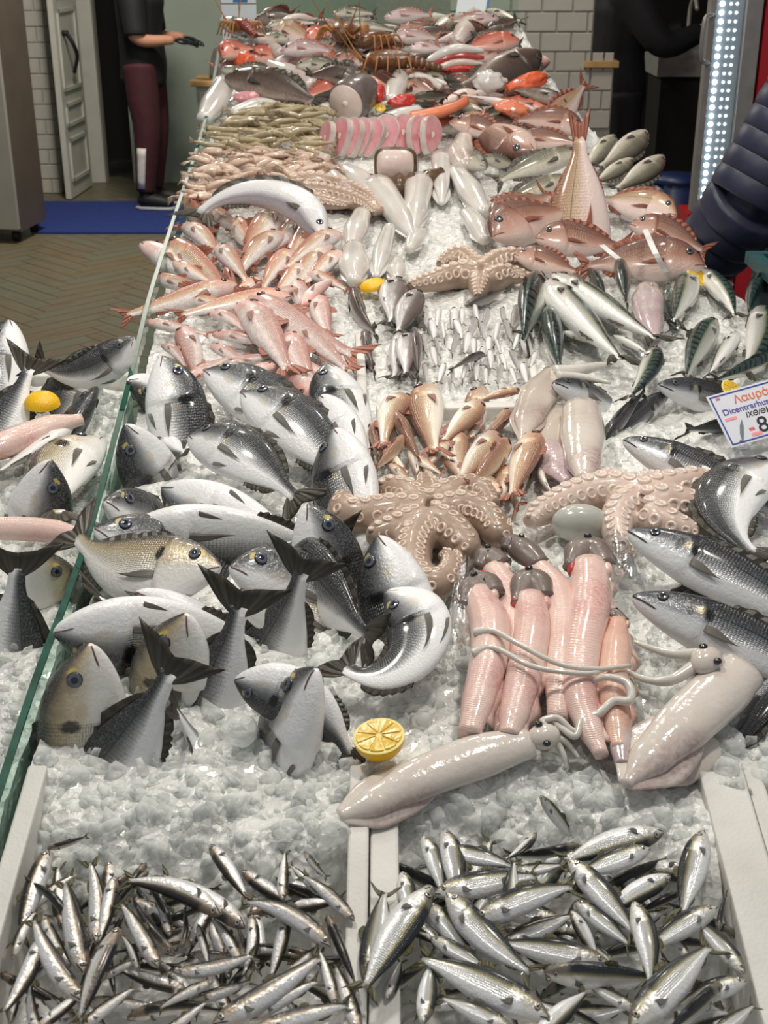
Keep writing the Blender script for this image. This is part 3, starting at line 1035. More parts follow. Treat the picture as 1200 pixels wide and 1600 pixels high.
M['bass'] = fish_mat('bass_skin', [(0.0, (0.80, 0.80, 0.80)), (0.36, (0.66, 0.67, 0.68)), (0.48, (0.32, 0.33, 0.35)), (0.64, (0.075, 0.082, 0.095)), (0.80, (0.022, 0.025, 0.03)), (1.0, (0.012, 0.013, 0.016))],
                     rough=0.28, scales=(78, 30), scale_amp=0.8, amp=0.05, shine=(0.25, 0.8, 0.35), line=(0.63, 0.018, (0.015, 0.015, 0.015), 0.8), fine=0.25,
                     spots=((0.285, 0.60, 0.022, 0.17, (0.012, 0.011, 0.010), 0.95), (0.215, 0.62, 0.018, 0.20, (0.03, 0.028, 0.022), 0.7), (0.25, 0.62, 0.02, 0.12, (0.46, 0.38, 0.20), 0.6)))
M['sardine'] = fish_mat('sardine_skin', [(0.0, (0.72, 0.72, 0.70)), (0.35, (0.84, 0.85, 0.86)), (0.60, (0.74, 0.73, 0.68)), (0.70, (0.30, 0.27, 0.13)), (0.79, (0.035, 0.042, 0.05)), (1.0, (0.010, 0.012, 0.016))],
                        rough=0.24, amp=0.05, nscale=7, scales=(60, 16), scale_amp=0.18, shine=(0.1, 0.85, 0.42), var=0.25,
                        head=(0.20, (0.50, 0.44, 0.33), 0.35))
M['anchovy'] = fish_mat('anchovy_skin', [(0.0, (0.62, 0.60, 0.58)), (0.35, (0.80, 0.81, 0.83)), (0.56, (0.70, 0.65, 0.56)), (0.66, (0.20, 0.16, 0.11)), (0.78, (0.035, 0.032, 0.03)), (1.0, (0.016, 0.015, 0.015))],
                        rough=0.22, amp=0.06, nscale=6, shine=(0.1, 0.8, 0.45), var=0.3, head=(0.2, (0.5, 0.38, 0.26), 0.4))
M['mullet'] = fish_mat('mullet_skin', [(0.0, (0.87, 0.82, 0.79)), (0.42, (0.86, 0.76, 0.70)), (0.54, (0.80, 0.60, 0.34)), (0.64, (0.78, 0.50, 0.36)), (0.76, (0.66, 0.27, 0.16)), (1.0, (0.52, 0.16, 0.10))],
                       rough=0.3, scales=(50, 18), scale_amp=0.22, amp=0.10, head=(0.22, (0.74, 0.36, 0.30), 0.45), var=0.3, mott=0.25, fine=0.35)
M['mullet_pink'] = fish_mat('mullet_pink_skin', [(0.0, (0.86, 0.79, 0.76)), (0.45, (0.82, 0.66, 0.61)), (0.66, (0.74, 0.46, 0.40)), (1.0, (0.60, 0.26, 0.22))],
                            rough=0.3, scales=(50, 18), scale_amp=0.22, amp=0.16, head=(0.22, (0.72, 0.33, 0.28), 0.5), var=0.35, mott=0.3, fine=0.35)
M['mullet_brown'] = fish_mat('mullet_brown_skin', [(0.0, (0.88, 0.83, 0.76)), (0.38, (0.84, 0.73, 0.58)), (0.58, (0.66, 0.46, 0.30)), (0.78, (0.46, 0.27, 0.17)), (1.0, (0.33, 0.16, 0.11))],
                             rough=0.28, scales=(46, 18), scale_amp=0.35, amp=0.10, head=(0.20, (0.62, 0.34, 0.26), 0.5), var=0.3, shine=(0.2, 0.7, 0.25))
M['mackerel'] = fish_mat('mackerel_skin', [(0.0, (0.84, 0.83, 0.80)), (0.42, (0.74, 0.73, 0.66)), (0.52, (0.40, 0.42, 0.30)), (0.60, (0.06, 0.11, 0.085)), (1.0, (0.018, 0.045, 0.042))],
                         rough=0.2, amp=0.03, bars=(100.0, 0.60, (0.006, 0.008, 0.008), 10.0), shine=(0.1, 0.7, 0.45), coat=0.6)
M['red_bream'] = fish_mat('red_bream_skin', [(0.0, (0.76, 0.64, 0.58)), (0.28, (0.62, 0.40, 0.33)), (0.52, (0.40, 0.19, 0.12)), (0.78, (0.21, 0.075, 0.042)), (1.0, (0.14, 0.045, 0.028))],
                          rough=0.32, scales=(60, 30), scale_amp=0.4, amp=0.10, fine=0.25, line=(0.68, 0.016, (0.05, 0.02, 0.015), 0.6), var=0.25)
M['pink_bream'] = fish_mat('pink_bream_skin', [(0.0, (0.80, 0.68, 0.64)), (0.42, (0.74, 0.55, 0.48)), (0.56, (0.62, 0.45, 0.29)), (0.78, (0.46, 0.27, 0.15)), (1.0, (0.32, 0.12, 0.07))],
                           rough=0.32, scales=(56, 30), scale_amp=0.35, amp=0.06, line=(0.62, 0.014, (0.1, 0.06, 0.03), 0.7))
M['grey_fish'] = fish_mat('grey_fish_skin', [(0.0, (0.70, 0.66, 0.57)), (0.38, (0.52, 0.48, 0.37)), (0.60, (0.24, 0.22, 0.155)), (1.0, (0.09, 0.085, 0.06))],
                          rough=0.3, scales=(50, 26), scale_amp=0.4, amp=0.12, mott=0.15)
M['dark_fish'] = fish_mat('dark_fish_skin', [(0.0, (0.50, 0.40, 0.34)), (0.25, (0.17, 0.115, 0.09)), (0.6, (0.085, 0.056, 0.043)), (1.0, (0.05, 0.034, 0.027))], rough=0.3, amp=0.12, mott=0.3)
M['silver_long'] = fish_mat('silver_long_skin', [(0.0, (0.50, 0.46, 0.48)), (0.25, (0.30, 0.27, 0.29)), (0.45, (0.70, 0.69, 0.70)), (0.8, (0.80, 0.79, 0.79)), (1.0, (0.62, 0.60, 0.60))], rough=0.2, amp=0.05)
M['small_grey'] = fish_mat('small_grey_skin', [(0.0, (0.72, 0.70, 0.70)), (0.40, (0.60, 0.57, 0.57)), (0.6, (0.24, 0.20, 0.19)), (1.0, (0.12, 0.095, 0.09))], rough=0.25, amp=0.1, shine=(0.1, 0.7, 0.4), var=0.3)
M['tiny_pale'] = fish_mat('tiny_pale_skin', [(0.0, (0.86, 0.84, 0.83)), (0.6, (0.80, 0.78, 0.77)), (0.85, (0.50, 0.47, 0.46)), (1.0, (0.3, 0.28, 0.28))], rough=0.22, amp=0.08, var=0.2)
M['fin_dark'] = fin_mat('fin_dark', (0.17, 0.155, 0.12), (0.075, 0.066, 0.05), trans=0.35)
M['fin_clear'] = fin_mat('fin_clear', (0.40, 0.38, 0.34), (0.22, 0.20, 0.17), trans=0.4)
M['fin_grey'] = fin_mat('fin_grey', (0.22, 0.20, 0.16), (0.10, 0.085, 0.07))
M['fin_pale'] = fin_mat('fin_pale', (0.42, 0.38, 0.28), (0.20, 0.17, 0.11))
M['fin_red'] = fin_mat('fin_red', (0.40, 0.13, 0.08), (0.46, 0.17, 0.11))
M['fin_rose'] = fin_mat('fin_rose', (0.74, 0.50, 0.42), (0.66, 0.36, 0.28), trans=0.4)
M['fin_pink'] = fin_mat('fin_pink', (0.68, 0.34, 0.26), (0.62, 0.26, 0.18))
M['fin_sardine'] = fin_mat('fin_sardine', (0.26, 0.24, 0.12), (0.16, 0.15, 0.09))

# profile rows: s, top, bottom, half width (body length 1 from snout to tail tip)
P_BREAM = [(0, .004, -.012, .006), (.015, .026, -.036, .020), (.05, .066, -.066, .036), (.10, .112, -.096, .052), (.17, .152, -.126, .066), (.26, .178, -.150, .075),
           (.36, .184, -.158, .074), (.46, .172, -.150, .066), (.56, .144, -.130, .053), (.66, .104, -.098, .038), (.74, .068, -.066, .026), (.80, .044, -.044, .018), (.86, .036, -.036, .011), (.90, .038, -.038, .004)]
P_BASS = [(0, .004, -.010, .006), (.012, .018, -.026, .018), (.05, .042, -.048, .032), (.12, .072, -.074, .047), (.20, .094, -.094, .056), (.30, .110, -.110, .062),
          (.42, .112, -.112, .062), (.55, .098, -.098, .052), (.66, .074, -.074, .038), (.76, .048, -.048, .024), (.84, .035, -.035, .014), (.90, .036, -.036, .004)]
P_SARD = [(0, .004, -.008, .006), (.012, .015, -.020, .014), (.05, .034, -.038, .026), (.12, .058, -.062, .036), (.20, .074, -.080, .042), (.32, .082, -.092, .045),
          (.45, .080, -.092, .043), (.58, .068, -.078, .036), (.70, .050, -.056, .026), (.80, .030, -.032, .016), (.87, .021, -.021, .009), (.90, .022, -.022, .003)]
P_ANCH = [(0, .006, -.004, .007), (.015, .018, -.012, .014), (.05, .032, -.030, .024), (.12, .046, -.048, .032), (.22, .054, -.060, .037), (.35, .056, -.064, .039),
          (.50, .052, -.060, .037), (.64, .042, -.048, .030), (.76, .030, -.033, .021), (.85, .019, -.019, .011), (.90, .019, -.019, .003)]
P_MULL = [(0, .006, -.020, .008), (.015, .030, -.036, .022), (.05, .060, -.054, .036), (.11, .088, -.066, .048), (.19, .102, -.076, .055), (.30, .104, -.082, .058),
          (.43, .094, -.080, .053), (.56, .076, -.068, .043), (.68, .054, -.050, .031), (.78, .036, -.034, .019), (.86, .027, -.027, .010), (.90, .028, -.028, .003)]
P_MACK = [(0, .004, -.006, .005), (.02, .020, -.022, .018), (.07, .044, -.048, .036), (.15, .066, -.072, .052), (.26, .080, -.090, .062), (.40, .082, -.094, .064),
          (.54, .070, -.080, .055), (.67, .048, -.054, .038), (.78, .028, -.030, .021), (.86, .015, -.015, .011), (.90, .016, -.016, .003)]

def mix3(a, b, t):
    return a + (b - a) * t

class Species:
    def __init__(s, prof, mat, fin, eye='silver', eye_s=.135, eye_v=.68, eye_r=.027, fork=.55, tail=(.14, .17), dorsal=(.30, .78, .05), anal=(.58, .78, .035),
                 pect=.20, gill=.27, rings=None, nring=24, mouth=.075, mouth_v=.30, lip='lip', spiny=True, lowpoly=False, pelvic=0.0, side_fin=None):
        s.__dict__.update(locals())
        del s.__dict__['s']
        s.cache = {}

SPEC = {
    'bream': Species(P_BREAM, 'bream', 'fin_dark', 'blue', eye_s=.118, eye_v=.70, eye_r=.029, pelvic=.10, side_fin='fin_clear', tail=(.16, .19), fork=.36, dorsal=(.30, .78, .035)),
    'bream_gold': Species(P_BREAM, 'bream_gold', 'fin_grey', 'blue', eye_s=.118, eye_v=.70, eye_r=.029, pelvic=.10, side_fin='fin_clear', tail=(.16, .19), fork=.36, dorsal=(.30, .78, .035)),
    'bass': Species(P_BASS, 'bass', 'fin_dark', 'dark', eye_s=.105, eye_v=.72, eye_r=.021, tail=(.13, .12), dorsal=(.34, .78, .04), anal=(.62, .76, .04), pect=.14, side_fin='fin_clear', gill=.25, mouth=.10, lip='lip_dark'),
    'sardine': Species(P_SARD, 'sardine', 'fin_sardine', 'silver', eye_s=.085, eye_v=.68, eye_r=.020, tail=(.12, .10), fork=.72, dorsal=(.44, .56, .03), anal=(.72, .82, .012), pect=.08, side_fin='fin_clear', gill=.20, mouth=.05, spiny=False, nring=18, lip='lip_dark'),
    'anchovy': Species(P_ANCH, 'anchovy', 'fin_sardine', 'silver', eye_s=.065, eye_v=.66, eye_r=.019, tail=(.11, .07), fork=.72, dorsal=(.46, .56, .025), anal=(.60, .74, .014), pect=.06, side_fin='fin_clear', gill=.19, mouth=.09, mouth_v=.22, spiny=False, nring=16, lip='lip_dark'),
    'mullet': Species(P_MULL, 'mullet', 'fin_red', 'red', side_fin='fin_rose', eye_s=.10, eye_v=.80, eye_r=.022, tail=(.13, .10), dorsal=(.28, .42, .06), anal=(.60, .70, .03), pect=.15, gill=.24, mouth=.06, mouth_v=.22, nring=18),
    'mullet_pink': Species(P_MULL, 'mullet_pink', 'fin_pink', 'red', side_fin='fin_rose', eye_s=.10, eye_v=.80, eye_r=.022, tail=(.13, .10), dorsal=(.28, .42, .05), anal=(.60, .70, .03), pect=.15, gill=.24, mouth=.06, mouth_v=.22, nring=18),
    'mullet_brown': Species(P_MULL, 'mullet_brown', 'fin_pink', 'red', side_fin='fin_rose', eye_s=.10, eye_v=.80, eye_r=.024, tail=(.12, .10), dorsal=(.28, .42, .04), anal=(.60, .70, .03), pect=.15, gill=.24, mouth=.06, mouth_v=.22, nring=18),
    'mackerel': Species(P_MACK, 'mackerel', 'fin_dark', 'dark', eye_s=.085, eye_v=.66, eye_r=.019, tail=(.11, .10), fork=.78, dorsal=(.30, .44, .03), anal=(.62, .72, .02), pect=.08, side_fin='fin_clear', gill=.22, mouth=.08, spiny=True, nring=20, lip='lip_dark'),
    'red_bream': Species(P_BREAM, 'red_bream', 'fin_red', 'dark', eye_s=.125, eye_v=.72, eye_r=.028),
    'pink_bream': Species(P_BREAM, 'pink_bream', 'fin_red', 'dark', eye_s=.125, eye_v=.72, eye_r=.028, tail=(.17, .17)),
    'tail_bream': Species(P_BREAM, 'pink_bream', 'fin_red', 'dark', eye_s=.125, eye_v=.72, eye_r=.028, tail=(.20, .062), fork=.45, dorsal=(.30, .74, .012), anal=(.58, .74, .012)),
    'grey_fish': Species(P_BASS, 'grey_fish', 'fin_grey', 'dark', eye_s=.105, eye_v=.72, eye_r=.021, tail=(.13, .12), gill=.25, pect=.15),
    'dark_fish': Species(P_BASS, 'dark_fish', 'fin_dark', 'dark', eye_s=.105, eye_v=.72, eye_r=.021, tail=(.13, .14), gill=.25, pect=.15, fork=.1),
    'small_grey': Species(P_SARD, 'small_grey', 'fin_grey', 'dark', eye_s=.085, eye_v=.68, eye_r=.020, tail=(.12, .09), fork=.7, dorsal=(.40, .55, .03), anal=(.65, .78, .02), pect=.10, gill=.2, mouth=.05, spiny=False, nring=14),
    'tiny_pale': Species(P_ANCH, 'tiny_pale', 'fin_pale', 'dark', eye_s=.07, eye_v=.66, eye_r=.022, tail=(.11, .09), fork=.6, gill=.2, pect=.0, spiny=False, nring=12, mouth=0, lowpoly=True),
}

def fish_meshes(key, by, bz):
    """the meshes of a fish of one kind, bent sideways by and up/down bz (radians)"""
    S = SPEC[key]
    ck = (round(by, 2), round(bz, 2))
    if ck in S.cache:
        return S.cache[ck]
    top = [(r[0], r[1]) for r in S.prof]
    bot = [(r[0], r[2]) for r in S.prof]
    wid = [(r[0], r[3]) for r in S.prof]
    # spine
    N = 80
    pos, frm = [], []
    p = Vector((0, 0, 0))
    m = Matrix.Identity(3)
    for i in range(N + 1):
        s = i / N * 1.1
        pos.append(p.copy())
        frm.append(m.copy())
        w = 0.25 if s < 0.18 else (1.15 if s < 0.9 else 0.4)
        ds = 1.1 / N
        m = m @ Matrix.Rotation(by * w * ds, 3, 'Z') @ Matrix.Rotation(-bz * w * ds, 3, 'Y')
        p = p + m @ Vector((-ds, 0, 0))
    i1 = int(round(1.0 / 1.1 * N))
    chord = pos[i1] - pos[0]
    q = chord.rotation_difference(Vector((-1, 0, 0)))
    sc = 1.0 / chord.length
    def bend(s, y, z):
        k = max(0.0, min(s, 1.0999)) / 1.1 * N
        i = int(k)
        t = k - i
        j = min(i + 1, N)
        pp = pos[i].lerp(pos[j], t)
        loc = pp + frm[i] @ Vector((0, y, z)) * (1 - t) + frm[j] @ Vector((0, y, z)) * t
        if s < 0:
            loc = loc + frm[0] @ Vector((-s, 0, 0))
        r_ = loc.copy()
        r_.rotate(q)
        return r_ * sc
    g = S.gill
    def surf(s, v, side, out=0.0):
        """straight coordinates of the skin at height fraction v"""
        a = hermite(top, s)
        b_ = hermite(bot, s)
        w = hermite(wid, s)
        ph = math.acos(max(-1, min(1, 2 * v - 1)))       # 0 at the back
        cz = math.cos(ph)
        z = (a + b_) / 2 + (a - b_) / 2 * cz
        y = w * math.sin(ph) ** 0.85 * side
        sg = g + 0.035 * math.sin(PI * min(1, max(0, v / 0.85)))
        if s < sg and 0.03 < v < 0.88:
            k = max(0.0, (s - (sg - 0.14)) / 0.14)
            y *= 1 + 0.16 * k
        elif 0.03 < v < 0.88:
            k = max(0.0, 1 - (s - sg) / 0.03)
            y *= 1 - 0.08 * k
        return (s, y + side * out, z)
    if S.lowpoly:
        rings = [0, .02, .06, .12, .2, .3, .42, .54, .66, .76, .84, .90]
    elif S.nring >= 22:
        rings = [0, .006, .015, .03] + [.045 + .0145 * i for i in range(20)] + [.34 + .035 * i for i in range(16)] + [.90]
    else:
        rings = [0, .008, .02, .04, .065, .09, .12, .15, g - .02, g, g + .015, g + .03, g + .045, g + .06, .33, .39, .45, .51, .57, .63, .69, .75, .80, .85, .90]
    rings = sorted(set(r for r in rings))
    n = S.nring
    vs, uv = [], []
    for s in rings:
        for k in range(n):
            ph = 2 * PI * k / n
            v = (math.cos(ph) + 1) / 2
            side = 1 if math.sin(ph) >= 0 else -1
            vs.append(bend(*surf(s, v, side)))
            uv.append((s, v))
    fs = []
    for i in range(len(rings) - 1):
        for k in range(n):
            fs.append((i * n + k, (i + 1) * n + k, (i + 1) * n + (k + 1) % n, i * n + (k + 1) % n))
    fs.append(tuple(range(n)))
    fs.append(tuple((len(rings) - 1) * n + k for k in range(n))[::-1])
    out = []
    out.append(('body', new_mesh(key + '_body', vs, fs, M[S.mat], uv)))
    # eyes
    for side in (1, -1):
        c = Vector(surf(S.eye_s, S.eye_v, side))
        e1 = Vector(surf(S.eye_s + .01, S.eye_v, side)) - Vector(surf(S.eye_s - .01, S.eye_v, side))
        e2 = Vector(surf(S.eye_s, S.eye_v + .04, side)) - Vector(surf(S.eye_s, S.eye_v - .04, side))
        nn = e1.cross(e2).normalized()
        if nn.y * side < 0:
            nn = -nn
        ex = (Vector((1, 0, 0)) - nn * nn.x).normalized()
        ez = nn.cross(ex)
        vs, fs, fm = [], [], []
        r = S.eye_r
        prof = [(1.08, -.35), (1.02, .10), (.90, .24), (.80, .27), (.46, .36), (.40, .37), (.2, .40)]
        ne = 14
        for (rr, hh) in prof:
            for k in range(ne):
                a = 2 * PI * k / ne
                q_ = c + (ex * math.cos(a) + ez * math.sin(a)) * r * rr + nn * (hh * r)
                vs.append(bend(q_.x, q_.y, q_.z))
        cut = len(prof) if S.nring < 22 else 5          # large fish: the pupil is a piece of its own
        for i in range(min(cut, len(prof)) - 1):
            for k in range(ne):
                f = (i * ne + k, i * ne + (k + 1) % ne, (i + 1) * ne + (k + 1) % ne, (i + 1) * ne + k)
                fs.append(f if side < 0 else f[::-1])
                fm.append(2 if i < 2 else (0 if i < 4 else 1))
        last = min(cut, len(prof)) - 1
        f = tuple(last * ne + k for k in range(ne))
        fs.append(f if side < 0 else f[::-1])
        fm.append(1)
        out.append(('eye', new_mesh(key + '_eye', vs[:(last + 1) * ne], fs, EYE[S.eye], None, True, fm)))
        if last < len(prof) - 1:
            v2 = [v + 0 * v for v in vs[last * ne:]]
            f2 = []
            rows_ = len(v2) // ne
            for i in range(rows_ - 1):
                for k in range(ne):
                    f = (i * ne + k, i * ne + (k + 1) % ne, (i + 1) * ne + (k + 1) % ne, (i + 1) * ne + k)
                    f2.append(f if side < 0 else f[::-1])
            f = tuple((rows_ - 1) * ne + k for k in range(ne))
            f2.append(f if side < 0 else f[::-1])
            out.append(('>pupil', new_mesh(key + '_pupil', v2, f2, M['pupil'])))
    # mouth line
    if S.mouth:
        mb = MB()
        for side in (1, -1):
            pts = []
            for i in range(7):
                s = S.mouth * i / 6
                pts.append(bend(*surf(max(s, .004), S.mouth_v + 0.13 * (1 - i / 6) - 0.02, side, 0.0005)))
            mb.tube(pts, [0.0035] * 6 + [0.001], 6)
        out.append(('mouth', mb.mesh(key + '_mouth', M[S.lip])))
    # tail fin
    L, H = S.tail
    g_ = []
    nc, nr = 13, 6
    for i in range(nr):
        row = []
        for j in range(nc):
            w = 2 * j / (nc - 1) - 1
            r = i / (nr - 1)
            ln = L * ((1 - S.fork) + S.fork * abs(w) ** 1.3)
            zz = w * (.030 + (H - .030) * r ** 0.8 * (0.5 + 0.5 * abs(w)))
            wob = 0.012 * math.sin(w * 7 + 1) * r
            row.append(bend(.865 + ln * r, wob, zz))
        g_.append(row)
    out.append(('tail_fin', MB().sheet(g_, lambda i, j: .004 * (1 - i / nr) + .0008).mesh(key + '_tail', M[S.fin])))
    if not S.lowpoly:
        # dorsal and anal fin
        for nm, (s0, s1, h), sg in (('dorsal_fin', S.dorsal, 1), ('anal_fin', S.anal, -1)):
            g_ = []
            nc = 15
            for i in range(4):
                row = []
                for j in range(nc):
                    t = j / (nc - 1)
                    s = s0 + (s1 - s0) * t
                    zb = hermite(top if sg > 0 else bot, s)
                    hh = h * (math.sin(PI * min(1, .12 + .88 * t)) ** .5) * (1 if not S.spiny or j % 2 == 0 or t > .6 else .72)
                    r = i / 3
                    row.append(bend(s + r * hh * .75, 0.004 * r * math.sin(j * 1.1), zb - sg * .004 + sg * hh * r))
                g_.append(row)
            out.append((nm, MB().sheet(g_, lambda i, j: .0035 * (1 - i / 3) + .0007).mesh(key + '_fin', M[S.fin])))
        # pectoral fins, folded back along the flank
        fins = []
        if S.pect:
            fins.append(('pectoral_fin', g + .035, .36, S.pect, .05))
        if S.pelvic:
            fins.append(('pelvic_fin', g + .07, .06, S.pelvic, .03))
        for nm, s0, v0, ln, wd in fins:
            for side in (1, -1):
                g_ = []
                for i in range(6):
                    r = i / 5
                    row = []
                    for j in range(5):
                        w = j / 4 - .5
                        s = s0 + ln * r * (1 - .25 * (w + .5))
                        b0 = surf(s0, v0, side)
                        wv = wd * .62 * (.35 + .65 * math.sin(PI * min(1, .1 + .55 * r)) ** .7) * (1 - .92 * r ** 1.6) * w * 2
                        sf = surf(min(s, .85), v0, side)
                        row.append(bend(s, sf[1] + side * (.005 + .012 * r * (1 - .6 * r)), b0[2] * (1 - .4 * r) - .03 * r + wv * .8))
                    g_.append(row)
                out.append((nm, MB().sheet(g_, lambda i, j: .0022 * (1 - i / 6)).mesh(key + '_fin', M[S.side_fin or S.fin])))
    S.cache[ck] = out
    return out

def to_view(p, k=0.5):
    v = (CAM - p).normalized()
    return (v * k + Vector((0, 0, 1)) * (1 - k)).normalized()

def frame(p1, p2, roll, k=0.6):
    """axes of a body whose front is p1 and rear p2; roll 180 = back to the right of the heading, 90 = back to the viewer, 0 = to the left, 270 = belly to the viewer"""
    a = (p1 - p2).normalized()
    n = to_view((p1 + p2) / 2, k)
    b_ = n - a * n.dot(a)
    if b_.length < 1e-3:
        b_ = a.orthogonal()
    b_.normalize()
    left = b_.cross(a)
    r = rad(roll)
    zax = (left * math.cos(r) + b_ * math.sin(r)).normalized()
    yax = zax.cross(a)
    return a, yax, zax

def put_fish(name, key, label, cat, h, t, roll=180, by=0.0, bz=0.0, L=None, group=None, k=0.6, fat=1.0):
    """h and t: (px, py, lift) of snout and tail tip"""
    p1 = at(*h) if len(h) == 3 else at(h[0], h[1], 0.02)
    p2 = at(*t) if len(t) == 3 else at(t[0], t[1], 0.02)
    d = (p1 - p2).length
    a, y, z = frame(p1, p2, roll, k)
    s = L if L else d
    if L and (h[2] if len(h) == 3 else 0) < (t[2] if len(t) == 3 else 0):
        p1 = p2 + a * L                      # the tail is what shows
    mw = Matrix(((a.x * s, y.x * s * fat, z.x * s * fat, p1.x), (a.y * s, y.y * s * fat, z.y * s * fat, p1.y), (a.z * s, y.z * s * fat, z.z * s * fat, p1.z), (0, 0, 0, 1)))
    root = thing(name, label, cat, group=group, mw=mw)
    prev = None
    for nm, me in fish_meshes(key, by, bz):
        if nm[0] == '>':
            link(nm[1:], me, prev)
        else:
            prev = link(nm, me, root)
    return root

# ------------------------------------------------------------------ gilt-head bream heap (left of the middle)
GB = 'gilt-head bream heaped on the ice'
_bream = [
 # key, label, head, tail, roll, by, bz, length
 ('bream', 'grey bream head rising upright beside the glass, below the pink mullets', (256, 556, .10), (285, 800, -.10), 180, 0, .2, .27),
 ('bream', 'dark backed bream facing left, nearest to the pink mullets', (320, 579, .07), (480, 690, .0), 180, 0, .3, .26),
 ('bream', 'silver bream facing left, overlapping the bream nearest the pink mullets', (379, 614, .085), (548, 765, .01), 180, .1, .35, .26),
 ('bream', 'whole dark backed bream with raised tail above the white belly-up bream', (296, 682, .065), (478, 795, .02), 180, .3, .35, None),
 ('bream', 'bream turned belly up with grey face, below the whole dark bream', (252, 764, .055), (445, 868, .0), 335, 0, -.1, .26),
 ('bream', 'bream head with dark mouth pointing up beside the glass edge', (194, 664, .085), (280, 810, -.08), 0, 0, 0, .25),
 ('bream', 'small tail of a buried bream on ice left of the whole bream', (205, 690, -.05), (294, 708, .03), 0, .2, 0, .20),
 ('bream', 'half buried bream head with red eye left of the belly-up bream', (163, 782, .055), (300, 870, -.1), 180, 0, 0, .25),
 ('bream', 'dark headed bream with gold brow bar above the curved golden fish', (147, 824, .065), (340, 925, -.03), 180, 0, .2, .26),
 ('bream', 'white bellied bream lying on its back behind the gold browed bream', (185, 838, .035), (440, 852, .01), 310, 0, -.1, .28),
 ('bream_gold', 'whole curved grey gold bream with its tail against the glass', (346, 885, .075), (106, 820, .06), 8, 0, -.95, None),
 ('bream', 'bream turned belly up with grey face under the curved golden fish', (211, 926, .06), (390, 1070, -.07), 335, 0, 0, .26),
 ('bream', 'bream turned belly up with dark snout at the glass, above a golden head', (83, 990, .055), (300, 1010, .0), 320, 0, -.3, .26),
 ('bream', 'brown tail fin of a buried bream left of the golden heads', (275, 1010, -.10), (136, 926, .05), 150, 0, 0, .24),
 ('bream_gold', 'golden cheeked bream head nearest the front glass corner', (139, 1006, .095), (118, 1300, -.14), 15, 0, -.1, .27),
 ('bream_gold', 'golden bream head with pink mouth between two upright tails', (290, 958, .095), (240, 1200, -.13), 0, 0, -.1, .27),
 ('bream', 'upright bream tail nearest the front left box', (120, 1330, -.16), (282, 1012, .12), 180, .25, -.15, .27),
 ('bream', 'upright bream tail between the golden head and belly-up bream', (285, 1240, -.16), (382, 908, .13), 180, .2, -.2, .27),
 ('bream', 'upright bream tail standing nearest to the middle of the bream heap', (390, 1120, -.15), (480, 860, .12), 180, .2, -.2, .26),
 ('bream', 'open mouthed bream facing left behind the middle upright tail', (358, 884, .075), (560, 970, -.04), 180, 0, .2, .26),
 ('bream_gold', 'golden bream face tucked under the open mouthed bream', (366, 930, .045), (560, 1010, -.06), 180, 0, .2, .25),
 ('bream', 'bream head pointing up with black back, left of the octopus', (482, 785, .09), (530, 1020, -.10), 180, 0, .15, .26),
 ('bream', 'dark bream back with forked tail beside the middle upright tail', (428, 858, -.01), (590, 1016, .03), 125, 0, .2, .26),
 ('bream', 'white bellied bream head touching the lower edge of the whole octopus', (589, 838, .075), (640, 1075, -.05), 340, 0, -.3, .26),
 ('bream', 'curled bream with tail bent back toward its head, above the lemon', (600, 928, .07), (524, 1022, .045), 350, 0, -3.95, None),
 ('bream', 'curved white bellied bream behind the upright white headed one', (366, 1064, .055), (556, 1205, .0), 335, 0, -1.1, None),
 ('bream', 'bream head pointing up with white belly toward the front box', (494, 1043, .10), (395, 1300, -.14), 325, 0, 0, .27),
 ('bream', 'small forked bream tail sticking from the ice by large ice lump', (345, 1240, -.10), (262, 1082, .06), 300, 0, 0, .22),
 ('bream', 'pink headed bream at the top corner beside the tray rim', (508, 570, .065), (575, 770, -.04), 10, 0, -.2, .25),
 ('bream', 'white bellied bream against the tray rim, second below pink mullets', (499, 620, .075), (578, 860, -.04), 330, 0, -.2, .26),
 ('bream', 'white bellied bream against the tray rim, nearest the octopus', (521, 671, .085), (562, 915, -.04), 330, 0, -.2, .27),
]
for key, lab, h, t, roll, by, bz, L in _bream:
    put_fish('gilt_head_bream', key, lab, 'fish', h, t, roll, by, bz, L and L * 1.16, GB, fat=1.0 if L else (1.1 if bz > -3 else .82))

GL = 'bream in the left side tray'
_ltray = [
 ('bream', 'bream head standing upright at the far left corner of side tray', (13, 500, .09), (-12, 700, -.06), 0, 0, 0, .27),
 ('bream', 'raised bream tail at the left edge, in front of the yellow lemon', (-20, 740, -.08), (56, 550, .09), 180, 0, 0, .27),
 ('bream', 'bream head with white throat pointing up at the tray rear rim', (152, 539, .075), (80, 700, -.09), 0, 0, 0, .26),
 ('bream', 'dark U-shaped bream with head raised beside the glass', (208, 526, .10), (46, 562, .07), 40, 0, -1.7, None),
 ('bream', 'short dark bream back right of the lemon half', (152, 604, .035), (70, 730, -.06), 110, 0, 0, .24),
 ('bream', 'bream mouth poking over the glass beside the upright head', (199, 596, .05), (310, 650, -.07), 0, 0, 0, .22),
 ('bream', 'dark bream head pointing up in the middle of the side tray', (81, 719, .09), (28, 910, -.10), 180, 0, 0, .26),
 ('bream_gold', 'scaly bream body bent under ice beside the glass in side tray', (158, 686, .02), (100, 820, .02), 0, 0, .9, None),
 ('bream_gold', 'silvery bream flank under ice behind the dark upright head', (112, 668, .015), (-20, 748, .01), 300, 0, .2, None),
 ('bream', 'blue grey upright bream tail at the left edge of the photo', (2, 1130, -.13), (28, 852, .11), 0, 0, .1, .27),
 ('bream_gold', 'bream face with one eye behind the blue grey upright tail', (60, 860, .06), (100, 1020, -.12), 180, 0, 0, .24),
]
